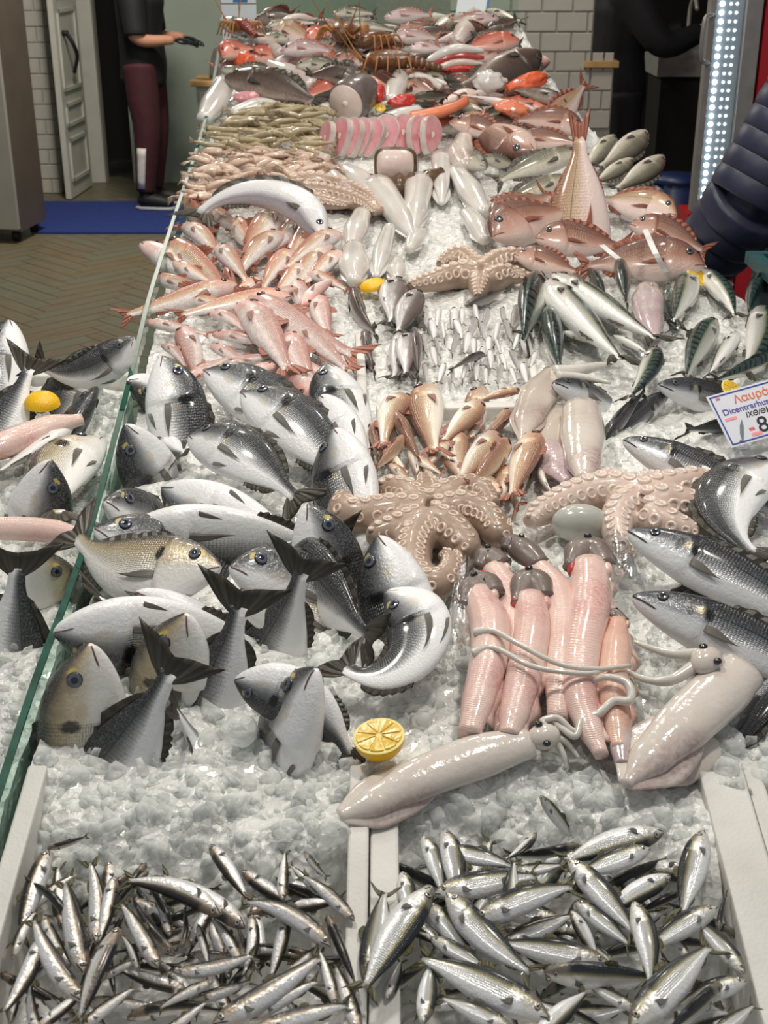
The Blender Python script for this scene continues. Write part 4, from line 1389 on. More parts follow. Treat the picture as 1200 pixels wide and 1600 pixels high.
for key, lab, h, t, roll, by, bz, L in _ltray:
    put_fish('gilt_head_bream', key, lab, 'fish', h, t, roll, by, bz, L and L * 1.12, GL)

# ------------------------------------------------------------------ sea bass on the right
GS = 'sea bass on the right of the display'
_bass = [
 ('bass', 'sea bass head poking out between two pale squid', (864, 599, .06), (1010, 665, -.09), 180, 0, .1, .28),
 ('bass', 'sea bass facing left on ice above the right octopus', (974, 687, .05), (1215, 805, .0), 180, 0, .15, .30),
 ('bass', 'sea bass head facing right at the right edge, above the dark round fish', (1203, 733, .05), (1040, 800, -.05), 0, 0, 0, .27),
 ('bream', 'dark round backed bream curled at the right edge', (1228, 726, .06), (1205, 882, .03), 0, 0, 1.9, None),
 ('bass', 'large sea bass facing left below the right octopus', (981, 830, .065), (1290, 985, .01), 180, 0, .12, .335),
 ('bass', 'large sea bass facing left above the right squid', (988, 931, .065), (1320, 1085, .01), 180, 0, .12, .335),
 ('bass', 'sea bass facing right between the two large sea bass', (1255, 885, .05), (1010, 985, -.03), 0, 0, 0, .30),
 ('bass', 'scaly sea bass flank half hidden under the right squid', (1255, 1010, .02), (1085, 1225, -.02), 150, 0, .2, None),
 ('bass', 'short dark sea bass back beside the standing squid tube', (935, 700, -.02), (1012, 606, .035), 100, 0, .2, None),
 ('bass', 'dark sea bass facing left on ice left of the price sign', (1028, 601, .045), (1190, 650, -.04), 165, 0, .1, .27),
 ('bass', 'dark arched sea bass back showing through ice under the price sign', (1190, 668, -.03), (1060, 676, .012), 90, 0, .5, None),
 ('bass', 'dark sea bass head just below the curved mackerel', (1045, 612, .02), (950, 690, -.03), 60, 0, .0, .2),
]
for key, lab, h, t, roll, by, bz, L in _bass:
    put_fish('sea_bass' if key == 'bass' else 'gilt_head_bream', key, lab, 'fish', h, t, roll, by, bz, L, GS)

# ------------------------------------------------------------------ small fish, many of each kind
R1 = random.Random(11)

def put_many(rows, name, key, desc, where, group, per_row=7, lift=.016, fat=1.0, cat='fish', grow=1.0):
    """rows: (hx, hy, tx, ty, roll[, by, bz, lift[, key]]); labels count from the front and from the left"""
    order = sorted(range(len(rows)), key=lambda i: -(rows[i][1] + rows[i][3]))
    nrow = max(1, round(len(rows) / per_row))
    lab = {}
    for r in range(nrow):
        ids = order[r * len(rows) // nrow:(r + 1) * len(rows) // nrow]
        ids.sort(key=lambda i: rows[i][0] + rows[i][2])
        for k, i in enumerate(ids):
            lab[i] = '%s %s, %s from left, %s row from front' % (desc, where, ORD[k], ORD[r])
    for i, w in enumerate(rows):
        by = w[5] if len(w) > 5 else R1.choice((-.35, -.15, 0, .15, .35))
        bz = w[6] if len(w) > 6 else R1.choice((-.3, -.15, 0, .15, .3))
        cx_, cy_ = (w[0] + w[2]) / 2, (w[1] + w[3]) / 2
        w = (cx_ + (w[0] - cx_) * grow, cy_ + (w[1] - cy_) * grow, cx_ + (w[2] - cx_) * grow, cy_ + (w[3] - cy_) * grow) + tuple(w[4:])
        l = w[7] if len(w) > 7 else lift + R1.uniform(-.004, .004)
        put_fish(name, w[8] if len(w) > 8 else key, lab[i], cat, (w[0], w[1], l), (w[2], w[3], l + R1.uniform(-.006, .004)), w[4], by, bz, None, group, fat=fat)

HI = .034
# sardines in the right front box
_sard = [
 (694, 1296, 712, 1425, 180), (661, 1306, 692, 1410, 180), (688, 1330, 815, 1360, 180), (906, 1320, 782, 1333, 90), (838, 1299, 782, 1345, 140),
 (800, 1362, 884, 1350, 180), (792, 1430, 804, 1337, 150, 0, 0, HI), (678, 1397, 855, 1368, 180, 0, .15, .024), (735, 1391, 712, 1475, 0), (765, 1385, 735, 1455, 0),
 (698, 1395, 848, 1532, 180, 0, -.25, HI), (740, 1441, 912, 1383, 180, .1, .25, HI), (785, 1475, 908, 1425, 180), (953, 1507, 762, 1470, 0, 0, .1, .026),
 (673, 1465, 772, 1522, 180, 0, .1, .026), (858, 1592, 636, 1490, 0, .1, .2, HI), (577, 1548, 604, 1379, 180, 0, .1, .026), (673, 1388, 560, 1564, 180, 0, -.1, HI + .008),
 (629, 1362, 652, 1465, 180), (666, 1410, 748, 1518, 180, 0, .2, .022), (661, 1600, 673, 1492, 0, 0, .1, .026), (802, 1612, 678, 1556, 0, 0, .2, .03),
 (850, 1519, 1055, 1531, 125, 0, 0, HI), (1037, 1301, 866, 1353, 180, 0, -.15, .026), (1016, 1326, 885, 1376, 0, 0, .15, .026), (889, 1343, 1003, 1474, 180, 0, .15, HI),
 (898, 1407, 995, 1486, 180, 0, .1, .024), (892, 1423, 938, 1505, 0, 0, 0, .026), (962, 1512, 896, 1458, 20), (1048, 1369, 935, 1434, 190, 0, -.1, .026),
 (1068, 1391, 980, 1434, 100), (991, 1409, 1014, 1552, 180, .1, .35, HI), (1099, 1298, 1064, 1444, 0, 0, .1, .026), (1121, 1417, 996, 1496, 0, .1, .2, HI),
 (1164, 1522, 1072, 1426, 0, .1, .25, .03), (984, 1608, 1122, 1468, 180, .1, .1, HI + .008), (1166, 1532, 1040, 1588, 0, 0, .3, .024), (1127, 1537, 1026, 1630, 80, 0, 0, HI),
 (992, 1578, 910, 1536, 0, 0, .2, .026), (836, 1622, 924, 1543, 0, 0, 0, .03), (1115, 1616, 1184, 1566, 180, 0, 0, .03), (1122, 1455, 1137, 1392, 90),
 (604, 1562, 628, 1494, 0), (1030, 1478, 1052, 1420, 90), (1078, 1500, 1030, 1442, 0), (900, 1600, 975, 1640, 180, 0, 0, .03), (760, 1545, 640, 1580, 0), (745, 1360, 838, 1392, 180), (1060, 1610, 1150, 1585, 0),
]
put_many(_sard, 'sardine', 'sardine', 'silver sardine', 'in right front box', 'sardines in the right front box', 7, .014, 1.38)
_fill = []
for _ in range(34):
    x, y = R1.uniform(640, 1110), R1.uniform(1350, 1600)
    a = R1.uniform(0, 2 * PI)
    _fill.append((x, y, a))
_deep = []
for x, y, a in _fill:
    dx, dy = 75 * math.cos(a), 60 * math.sin(a)
    _deep.append((x + dx, y + dy, x - dx, y - dy, R1.choice((0, 180, 90)), 0, R1.choice((-.15, .15)), -.013))
put_many(_deep, 'sardine', 'sardine', 'half hidden sardine deep', 'in right front box', 'sardines deep in the right front box', 7, .0, 1.4)

# anchovies in the left front box
_anch = [
 (130, 1522, 100, 1366, 0, 0, 0, .026), (149, 1474, 136, 1333, 0), (178, 1369, 150, 1484, 180), (247, 1512, 184, 1403, 0, 0, .1, .026), (272, 1494, 203, 1392, 40),
 (346, 1429, 181, 1377, 180, 0, -.4, HI + .004), (384, 1449, 238, 1364, 180, 0, -.15, HI), (329, 1320, 392, 1412, 0), (265, 1463, 236, 1388, 0), (283, 1482, 286, 1416, 60),
 (374, 1503, 324, 1428, 0, 0, .3, .024), (309, 1444, 326, 1514, 180), (393, 1429, 374, 1534, 180, 0, .5, .026), (76, 1329, 28, 1488, 0), (112, 1442, 37, 1375, 90),
 (126, 1564, 49, 1424, 0, 0, -.2, HI), (67, 1431, 117, 1514, 180), (66, 1462, -4, 1594, 180, 0, .3, HI), (184, 1449, 120, 1608, 150, 0, -.1, HI + .006), (217, 1518, 187, 1458, 0),
 (58, 1608, 142, 1538, 0, 0, .1, HI), (123, 1608, 218, 1538, 180, 0, .1, HI), (138, 1563, 262, 1574, 180), (273, 1521, 408, 1487, 180, 0, -.2, HI), (332, 1534, 241, 1581, 0, 0, .2, .03),
 (293, 1566, 402, 1528, 180), (198, 1591, 362, 1586, 110), (333, 1613, 424, 1538, 180), (62, 1612, 49, 1528, 0), (14, 1602, 26, 1538, 0),
 (441, 1406, 446, 1323, 0), (501, 1399, 448, 1348, 0), (553, 1439, 463, 1363, 0, 0, .25, .026), (516, 1480, 368, 1407, 0, .1, .55, HI + .004), (449, 1427, 418, 1542, 180, 0, .15, .026),
 (511, 1429, 560, 1548, 80, 0, 0, HI), (447, 1522, 512, 1468, 180, 0, 0, .026), (333, 1602, 516, 1483, 180, 0, -.1, HI + .004), (390, 1594, 508, 1528, 180, 0, .15, .03), (524, 1570, 496, 1477, 0, 0, .15, .03),
 (561, 1612, 519, 1498, 0, 0, .1, .024), (393, 1613, 560, 1567, 180, 0, .1, .034), (397, 1518, 368, 1438, 30), (74, 1326, 142, 1304, 120), (430, 1480, 470, 1440, 120), (90, 1500, 20, 1560, 20),
 (160, 1530, 230, 1500, 180), (480, 1600, 440, 1545, 0), (20, 1500, 60, 1420, 180), (250, 1620, 330, 1560, 180, 0, 0, .034), (475, 1330, 515, 1375, 160), (230, 1375, 262, 1440, 100),
]
put_many(_anch, 'anchovy', 'anchovy', 'slim silver anchovy', 'in left front box', 'anchovies in the left front box', 7, .014, 1.5)
_deep = []
for _ in range(44):
    x, y = R1.uniform(40, 520), R1.uniform(1375, 1600)
    a = R1.uniform(0, 2 * PI)
    dx, dy = 62 * math.cos(a), 55 * math.sin(a)
    _deep.append((x + dx, y + dy, x - dx, y - dy, R1.choice((0, 180, 90)), 0, R1.choice((-.15, .15)), -.011))
put_many(_deep, 'anchovy', 'anchovy', 'half hidden anchovy deep', 'in left front box', 'anchovies deep in the left front box', 9, .0, 1.5)
put_fish('sardine', 'sardine', 'single sardine head poking from the ice behind the right front box', 'fish', (844, 1243, .035), (905, 1320, -.03), 180, 0, 0, None, None, fat=1.1)

# red mullets by the glass
_mul = [
 (300, 311, 337, 358, 120), (325, 327, 380, 364, 160), (267, 357, 314, 352, 90), (294, 360, 337, 403, 180), (437, 337, 384, 408, 0), (467, 347, 418, 393, 0), (493, 345, 438, 415, 0),
 (517, 373, 446, 420, 0), (433, 375, 378, 430, 0), (453, 404, 413, 452, 20), (504, 391, 453, 452, 0), (240, 391, 342, 450, 200), (267, 391, 347, 452, 160), (254, 437, 342, 457, 180),
 (346, 452, 202, 491, 0, 0, 0, .03), (429, 467, 288, 493, 0, 0, .2, .028), (352, 430, 362, 466, 90), (372, 350, 400, 392, 150), (345, 395, 385, 440, 180), (470, 420, 430, 462, 0), (395, 440, 330, 470, 0), (490, 430, 540, 452, 180), (280, 415, 330, 440, 180), (300, 470, 370, 478, 180), (525, 400, 480, 440, 0),
]
put_many(_mul, 'red_mullet', 'mullet', 'orange red mullet', 'by the rear glass', 'red mullets heaped beside the glass', 6, .02, .92, grow=1.35)
_mul2 = [
 (240, 505, 320, 521, 200), (455, 454, 393, 471, 0), (459, 445, 484, 494, 180), (409, 479, 552, 550, 180, 0, -.2, .032), (387, 491, 447, 578, 180, .1, .1, .03), (481, 614, 430, 552, 180),
 (457, 534, 498, 606, 180), (469, 513, 540, 575, 180, 0, 0, .026), (516, 592, 478, 558, 0), (365, 567, 434, 554, 180), (290, 522, 304, 583, 0), (259, 544, 287, 573, 180), (339, 545, 387, 572, 180),
 (399, 491, 464, 522, 180), (497, 469, 516, 521, 180), (337, 494, 382, 520, 180), (478, 472, 521, 440, 0), (420, 575, 350, 600, 0), (300, 590, 355, 560, 180), (440, 540, 500, 525, 180), (530, 605, 470, 590, 90), (345, 525, 420, 540, 180), (415, 515, 445, 560, 90),
]
put_many(_mul2, 'red_mullet', 'mullet_pink', 'pink red mullet', 'above the bream', 'pink mullets heaped above the bream', 6, .02, .92, grow=1.35)

# brown striped mullets in the middle tray
_mul3 = [
 (629, 624, 602, 704, 180), (621, 654, 657, 724, 80, 0, 0, .03), (671, 609, 681, 710, 0, 0, .15, .028), (746, 631, 691, 692, 180, 0, 0, .024), (752, 610, 734, 684, 0), (581, 667, 590, 718, 90), (633, 687, 586, 733, 60, 0, 0, .028),
 (640, 704, 653, 745, 270), (611, 727, 648, 758, 180), (699, 694, 663, 733, 0), (711, 675, 727, 748, 180), (771, 681, 713, 760, 180, 0, 0, .03), (792, 697, 730, 766, 70, 0, 0, .032), (789, 644, 736, 693, 120),
 (796, 731, 763, 792, 0), (829, 684, 799, 778, 150, 0, 0, .028), (826, 714, 811, 798, 300), (649, 717, 692, 743, 180), (695, 712, 718, 750, 0), (845, 735, 866, 772, 270), (808, 609, 742, 629, 150), (655, 745, 690, 775, 180), (735, 745, 760, 775, 0), (605, 700, 640, 740, 0), (780, 770, 750, 735, 0)]
put_many(_mul3, 'brown_mullet', 'mullet_brown', 'brown striped mullet', 'behind the octopus', 'brown mullets in the middle tray', 6, .018, 1.15, grow=1.12)

# mackerel on the right
_mack = [
 (843, 429, 817, 548, 60, 0, .2, .03), (856, 481, 877, 594, 95, 0, .1, .024), (854, 439, 988, 578, 205, 0, -.1, .036), (864, 429, 1048, 542, 205, 0, -.1, .038), (968, 402, 980, 480, 80, 0, 0, .03),
 (921, 419, 947, 472, 90), (1024, 543, 972, 632, 150, 0, .5, .04), (958, 524, 1026, 563, 230), (1076, 424, 1046, 512, 0), (1094, 421, 1150, 503, 180, 0, .4, .02), (1117, 499, 1070, 601, 20, 0, .2, .024),
 (1152, 519, 1103, 593, 310), (1188, 479, 1148, 594, 180, 0, .5, .024), (1222, 552, 1104, 600, 60, 0, 0, .026), (877, 519, 965, 548, 270), (1048, 440, 1060, 520, 0), (1200, 430, 1170, 500, 90)]
put_many(_mack, 'mackerel', 'mackerel', 'green backed mackerel', 'below the red fish', 'mackerel on the right', 6, .018, .86)

# grey fish and tiny fish in the ice of the middle tray
_grey = [(554, 449, 594, 524, 90), (596, 446, 616, 526, 60), (620, 436, 611, 514, 180), (654, 454, 619, 526, 180, 0, 0, .024), (571, 516, 587, 580, 90), (626, 519, 611, 596, 180), (640, 523, 634, 596, 180), (649, 525, 653, 596, 90), (758, 555, 698, 584, 90, 0, .9, .02), (727, 478, 798, 448, 90)]
put_many(_grey, 'grey_smelt', 'small_grey', 'small grey fish', 'in the iced tray', 'grey fish in the iced tray', 5, .014, 1.15)
n = 0
for r in range(5):
    for c in range(9):
        x = 668 + c * 19 + R1.uniform(-5, 5) + (8 if r % 2 else 0)
        y = 496 + r * 22 + R1.uniform(-5, 5)
        if 690 < x < 765 and r == 3 and R1.random() < .7:
            continue
        ln = R1.uniform(14, 19)
        an = R1.uniform(-.45, .45)
        put_fish('tiny_fish', 'tiny_pale', 'tiny pale fish in the iced middle tray, %s from left, %s row from front' % (ORD[c], ORD[4 - r]), 'fish',
                 (x + ln * math.sin(an), y - ln, .016), (x - ln * math.sin(an), y + ln, .004), R1.choice((0, 180, 270, 60)), 0, 0, None, 'tiny pale fish in the iced tray', fat=1.5)

# ================================================================== OCTOPUS, SQUID, SKINNED SHARK
def flesh_mat(name, c0, c1, rough=0.22, scale=14.0, spots=None, sss=0.12, bump=0.25, coat=0.5, bscale=60.0, wrinkle=0.6, bands=0.0):
    b = NB(name)
    oc = b.coord('Object')
    nz = b.noise(oc, scale, 5.0, 0.6)
    nf = b.noise(oc, bscale, 3.0, 0.6)
    c = b.mix(b.ramp(nz, [(0.3, 0.0), (0.7, 1.0)]), c0, c1)
    if spots:
        k = b.ramp(b.noise(oc, scale * 0.5, 2.0), [(0.56, 0.0), (0.70, 1.0)])
        k2 = b.ramp(b.noise(oc, scale * 14, 2.0), [(0.40, 0.0), (0.62, 1.0)])
        c = b.mix(b.math('MULTIPLY', b.math('MULTIPLY', k, b.math('ADD', 0.35, b.math('MULTIPLY', k2, 0.65))), spots[1]), c, spots[0])
    p = b.principled(Base_Color=c, Roughness=rough)
    p.inputs['Coat Weight'].default_value = coat
    p.inputs['Coat Roughness'].default_value = 0.06
    p.inputs['Subsurface Weight'].default_value = sss
    p.inputs['Subsurface Radius'].default_value = (0.012, 0.006, 0.004)
    hh = b.math('ADD', nf, b.math('MULTIPLY', nz, wrinkle))
    if bands:
        uv = b.n('ShaderNodeUVMap').outputs[0]
        sp = b.n('ShaderNodeSeparateXYZ', {0: uv})
        zig = b.math('PINGPONG', b.math('MULTIPLY', sp.outputs[1], 4.0), 0.5)
        w = b.math('SINE', b.math('ADD', b.math('MULTIPLY', sp.outputs[0], bands), b.math('MULTIPLY', zig, 16.0)))
        hh = b.math('ADD', hh, b.math('MULTIPLY', w, 0.10))
    b.t.links.new(b.bump(hh, bump, 0.004), p.inputs['Normal'])
    return b.out(p)

M['octo'] = flesh_mat('octopus_skin', lin(182, 158, 140), lin(150, 126, 108), 0.34, coat=0.25)
M['octo_pale'] = flesh_mat('octopus_pale_skin', lin(218, 198, 184), lin(198, 172, 158), 0.32, coat=0.25)
M['sucker'] = flesh_mat('sucker', lin(226, 206, 190), lin(210, 186, 168), 0.25, bump=0.05)
M['sucker_pale'] = flesh_mat('sucker_pale', lin(236, 220, 208), lin(222, 202, 190), 0.25, bump=0.05)
M['mantle_grey'] = flesh_mat('octopus_mantle', lin(196, 198, 190), lin(176, 176, 168), 0.2)
M['squid'] = flesh_mat('squid_skin', lin(226, 218, 208), lin(214, 202, 192), 0.16, 10, (lin(150, 92, 100), 0.75), bump=0.28, coat=0.8, wrinkle=2.5)
M['squid_grey'] = flesh_mat('squid_grey_skin', lin(212, 200, 188), lin(196, 182, 170), 0.16, 10, (lin(150, 110, 112), 0.6), bump=0.26, coat=0.8, wrinkle=2.5)
M['squid_purple'] = flesh_mat('squid_purple_skin', lin(196, 170, 176), lin(208, 196, 192), 0.16, 12, (lin(150, 100, 116), 0.6), bump=0.26, coat=0.8, wrinkle=2.5)
M['white_flesh'] = flesh_mat('white_flesh', lin(230, 228, 222), lin(214, 208, 200), 0.18, 12, (lin(206, 176, 176), 0.3), bump=0.1, coat=0.7)
M['tentacle'] = flesh_mat('tentacle_white', lin(226, 222, 212), lin(208, 202, 192), 0.2, 20, bump=0.3)
M['shark_flesh'] = flesh_mat('shark_flesh', lin(238, 212, 200), lin(230, 194, 184), 0.2, 16, (lin(200, 120, 122), 0.6), bump=0.35, coat=0.5, bands=520.0)
M['shark_flesh2'] = flesh_mat('shark_flesh_orange', lin(236, 204, 184), lin(228, 186, 168), 0.2, 16, (lin(206, 120, 100), 0.6), bump=0.35, coat=0.5, bands=520.0)
M['shark_skin'] = flesh_mat('shark_skin', lin(128, 114, 106), lin(98, 86, 80), 0.35, 16, sss=0.0, bump=0.3, coat=0.2)
M['raw_red'] = flesh_mat('raw_red', lin(170, 46, 46), lin(200, 96, 90), 0.2, 30)
M['baby_squid'] = flesh_mat('baby_squid', lin(220, 194, 172), lin(196, 166, 146), 0.2, 8, (lin(140, 100, 92), 0.6), coat=0.8)
M['eye_plain'] = EYE['dark'][0]

def dscale(p):
    return (p - CAM).dot(FW) / F

def path3(pts, lift=.02, n=6):
    """pts: (px, py[, lift]) -> smooth world path"""
    return catmull([at(q[0], q[1], q[2] if len(q) > 2 else lift) for q in pts], n)

def radii(path, rs):
    """pixel radii given at even steps along the path -> metres"""
    out = []
    for i, p in enumerate(path):
        t = i / (len(path) - 1) * (len(rs) - 1)
        k = min(int(t), len(rs) - 2)
        f = t - k
        f = f * f * (3 - 2 * f)
        out.append((rs[k] * (1 - f) + rs[k + 1] * f) * dscale(p))
    return out

def ellipsoid(mb, c, rx, ry, rz, n=14, m=9, ax=None):
    ax = ax or (Vector((1, 0, 0)), Vector((0, 1, 0)), Vector((0, 0, 1)))
    vs, fs = [], []
    for i in range(1, m):
        a = PI * i / m
        for k in range(n):
            b_ = 2 * PI * k / n
            vs.append(Vector(c) + ax[0] * (rx * math.sin(a) * math.cos(b_)) + ax[1] * (ry * math.sin(a) * math.sin(b_)) + ax[2] * (rz * math.cos(a)))
    top = len(vs); vs.append(Vector(c) + ax[2] * rz)
    bot = len(vs); vs.append(Vector(c) - ax[2] * rz)
    for i in range(m - 2):
        for k in range(n):
            fs.append((i * n + k, (i + 1) * n + k, (i + 1) * n + (k + 1) % n, i * n + (k + 1) % n))
    for k in range(n):
        fs.append((top, k, (k + 1) % n))
        fs.append((bot, (m - 2) * n + (k + 1) % n, (m - 2) * n + k))
    return mb.add(vs, fs)

def remesh(mb, name, mat, voxel, smooth_it=6):
    """weld overlapping tubes into one continuous skin"""
    me = mb.mesh(name + '_raw', mat)
    o = bpy.data.objects.new('tmp', me)
    COL.objects.link(o)
    m = o.modifiers.new('r', 'REMESH')
    m.mode = 'VOXEL'
    m.voxel_size = voxel
    m2 = o.modifiers.new('s', 'SMOOTH')
    m2.iterations = smooth_it
    m2.factor = 0.5
    dg = bpy.context.evaluated_depsgraph_get()
    out = bpy.data.meshes.new_from_object(o.evaluated_get(dg))
    bpy.data.objects.remove(o)
    bpy.data.meshes.remove(me)
    out.name = name
    out.polygons.foreach_set('use_smooth', [True] * len(out.polygons))
    if not out.materials:
        out.materials.append(mat)
    return out

def sucker_mesh(mat):
    prof = [(1.0, -.5), (1.02, .12), (.86, .30), (.62, .26), (.45, .0), (.15, -.06)]
    n = 10
    vs, fs = [], []
    for r, h in prof:
        for k in range(n):
            a = 2 * PI * k / n
            vs.append((r * math.cos(a), r * math.sin(a), h))
    for i in range(len(prof) - 1):
        for k in range(n):
            fs.append((i * n + k, i * n + (k + 1) % n, (i + 1) * n + (k + 1) % n, (i + 1) * n + k))
    fs.append(tuple((len(prof) - 1) * n + k for k in range(n)))
    return new_mesh('sucker', vs, fs, mat)
SUCK = {'sucker': sucker_mesh(M['sucker']), 'sucker_pale': sucker_mesh(M['sucker_pale'])}

def octopus(label, centre, arms, r0, mat, smat, web, group=None, mantle=None, voxel=.0042, side_up=1.0, each=True, skip=0.06, srel=.28):
    """arms: lists of pixel points running from the mouth to the tip"""
    c = at(*centre)
    t = thing('octopus', label, 'octopus', tuple(c), group=group)
    mb = MB()
    sucks = []
    for ar in arms:
        pts, rr = ar[0], (ar[1] if len(ar) > 1 else r0)
        P = path3(pts, .022, 8)
        rr *= 1.3
        Rr = radii(P, [rr, rr * 1.05, rr * .92, rr * .72, rr * .40])
        mb.tube([p - c for p in P], Rr, 12, upv=(0, 0, 1))
        # two rows of suckers on the upper side
        ln = [0.0]
        for a, b_ in zip(P, P[1:]):
            ln.append(ln[-1] + (b_ - a).length)
        s = ln[-1] * skip
        row = 0
        while s < ln[-1] * .985:
            k = max(i for i in range(len(ln)) if ln[i] <= s)
            k = min(k, len(P) - 2)
            f = (s - ln[k]) / max(1e-6, ln[k + 1] - ln[k])
            p = P[k].lerp(P[k + 1], f)
            r = Rr[k] * (1 - f) + Rr[k + 1] * f
            d = (P[k + 1] - P[k]).normalized()
            up = to_view(p, .55)
            up = (up - d * up.dot(d)).normalized()
            sd = d.cross(up)
            for sg in (-1, 1):
                nn = (up * .86 * side_up + sd * .5 * sg).normalized()
                sucks.append((p + nn * r * .93 + d * (sg * r * .18) - c, nn, d, max(r * srel, .0017)))
            s += max(r * srel * 2.05, .0036)
    w = web * dscale(c)
    ellipsoid(mb, Vector((0, 0, -.006)), w * 1.45, w * 1.2, .026, 20, 10)
    me = remesh(mb, 'octopus_body', mat, voxel, 8)
    link('body', me, t)
    if mantle:
        mp = at(*mantle[0])
        a = to_view(mp, .5)
        m2 = MB()
        rx, ry = mantle[1] * dscale(mp), mantle[2] * dscale(mp)
        ellipsoid(m2, mp - c, rx, ry, (rx + ry) * .45, 20, 12, (Vector((1, 0, 0)), Vector((0, a.z, -a.y)).normalized(), a))
        m2.build('mantle', M['mantle_grey'], t)
    if each:
        for p, nn, d, r in sucks[:300]:
            x = (d - nn * d.dot(nn)).normalized()
            y = nn.cross(x)
            o = link('sucker', SUCK[smat], t)
            o.matrix_basis = Matrix(((x.x * r, y.x * r, nn.x * r, p.x), (x.y * r, y.y * r, nn.y * r, p.y), (x.z * r, y.z * r, nn.z * r, p.z), (0, 0, 0, 1)))
    else:
        m3 = MB()
        base = SUCK[smat]
        bv = [v.co.copy() for v in base.vertices]
        bf = [tuple(q.vertices) for q in base.polygons]
        for p, nn, d, r in sucks:
            x = (d - nn * d.dot(nn)).normalized()
            y = nn.cross(x)
            m3.add([p + (x * v.x + y * v.y + nn * v.z) * r for v in bv], bf)
        o = m3.build('suckers', M[smat], t)
        o['kind'] = 'stuff'
    return t

octopus('whole brown octopus lying underside up with arms curled around its mouth', (667, 806, .012), [
    ([(667, 806), (617, 802), (570, 808), (541, 803), (546, 779), (568, 762), (594, 757)], 25),
    ([(660, 796), (634, 776), (607, 767), (588, 772)], 23),
    ([(667, 796), (667, 768), (662, 744)], 20),
    ([(673, 796), (707, 775), (745, 766), (773, 790)], 24),
    ([(680, 803), (727, 797), (762, 813), (779, 836), (790, 818)], 24),
    ([(677, 815), (705, 833), (731, 855), (747, 862)], 26),
    ([(664, 816), (645, 855), (646, 892), (671, 914), (698, 903), (707, 879), (691, 866)], 24),
    ([(658, 815), (627, 829), (594, 836), (577, 843)], 24)], 24, M['octo'], 'sucker', 62, voxel=.0036)
octopus('pale pink octopus with large suckers and white head, right of the brown octopus', (1000, 778, .012), [
    ([(1000, 776), (950, 768), (900, 777), (850, 798), (826, 816)], 25),
    ([(1000, 770), (960, 753), (930, 747), (897, 755)], 15),
    ([(1003, 780), (1052, 767), (1098, 756), (1121, 768)], 26),
    ([(1007, 792), (1048, 790), (1086, 794), (1116, 812)], 26),
    ([(1012, 806), (1048, 822), (1092, 832)], 24),
    ([(994, 780), (967, 806), (966, 840), (986, 874)], 22),
    ([(1000, 768), (1014, 753), (1042, 745)], 16)], 22, M['octo_pale'], 'sucker_pale', 40, mantle=((907, 818, .02), 46, 30), voxel=.0036, srel=.33)
octopus('brown octopus arms with rows of suckers between mackerel and white squid', (750, 432, .012), [
    ([(750, 433), (717, 430), (677, 440), (638, 448)], 17), ([(747, 422), (715, 402), (685, 414)], 15), ([(753, 430), (783, 411), (817, 406), (851, 420)], 17),
    ([(762, 440), (793, 430), (829, 434)], 15), ([(750, 440), (746, 464)], 14)], 16, M['octo'], 'sucker', 26, voxel=.006, each=False, srel=.36)
octopus('dark brown octopus arms beside the arched silver fish', (455, 298, .012), [
    ([(450, 293), (490, 288), (530, 294), (570, 309), (597, 331)], 15), ([(462, 300), (515, 305), (560, 317), (588, 334)], 13), ([(450, 302), (488, 313), (545, 322)], 12)],
    14, M['octo'], 'sucker', 22, voxel=.007, each=False, srel=.36)

# ---------------- squid
def squid(label, line, rs, fin=None, head=None, arms=(), mat='squid', group=None, lift=.03, flat=.62, name='squid'):
    """line: pixel points from the tail tip to the collar; fin: (from, to, half width px, side) along the line"""
    P = path3(line, lift, 8)
    c = P[len(P) // 2].copy()
    t = thing(name, label, 'squid', tuple(c), group=group)
    Rr = radii(P, rs)
    up = to_view(c, .5)
    mb = MB().tube([p - c for p in P], Rr, 22, flat=flat, upv=up)
    link('mantle', mb.mesh('mantle', M[mat]), t)
    if fin:
        f0, f1, hw = fin
        n = len(P)
        for sg in (-1, 1):
            g = []
            a, b_ = int(f0 * (n - 1)), int(f1 * (n - 1))
            for i in range(a, b_ + 1):
                u = (i - a) / (b_ - a)
                d = (P[min(i + 1, n - 1)] - P[max(i - 1, 0)]).normalized()
                uu = (up - d * up.dot(d)).normalized()
                sd = d.cross(uu) * sg
                w = hw * dscale(P[i]) * math.sin(PI * min(1, .04 + .92 * u)) ** .8
                row = []
                for j in range(5):
                    v = j / 4
                    row.append(P[i] - c + sd * (Rr[i] * .75 + w * v) - uu * (Rr[i] * flat * .30 + .12 * w * v * v))
                g.append(row)
            MB().sheet(g, lambda i, j: .0022 * (1 - j / 5)).build('fin', M[mat], t)
    if head:
        hp = at(*head[0])
        r = head[1] * dscale(hp)
        d = (P[-1] - P[-3]).normalized()
        uu = (up - d * up.dot(d)).normalized()
        sd = d.cross(uu)
        m2 = MB()
        ellipsoid(m2, hp - c, r * 1.25, r, r * .8, 16, 10, (d, sd, uu))
        m2.build('head', M[mat], t)
        for e in head[2]:
            m3 = MB()
            ep = hp - c + d * (r * e[0]) + sd * (r * e[1]) + uu * (r * e[2])
            ellipsoid(m3, ep, r * .30, r * .30, r * .22, 12, 8)
            m3.build('eye', M['pupil'], t)
    for ar in arms:
        A = path3(ar[0], ar[2] if len(ar) > 2 else .03, 7)
        MB().tube([p - c for p in A], radii(A, ar[1]), 9, upv=(0, 0, 1)).build('arm', M['tentacle'], t)
    return t

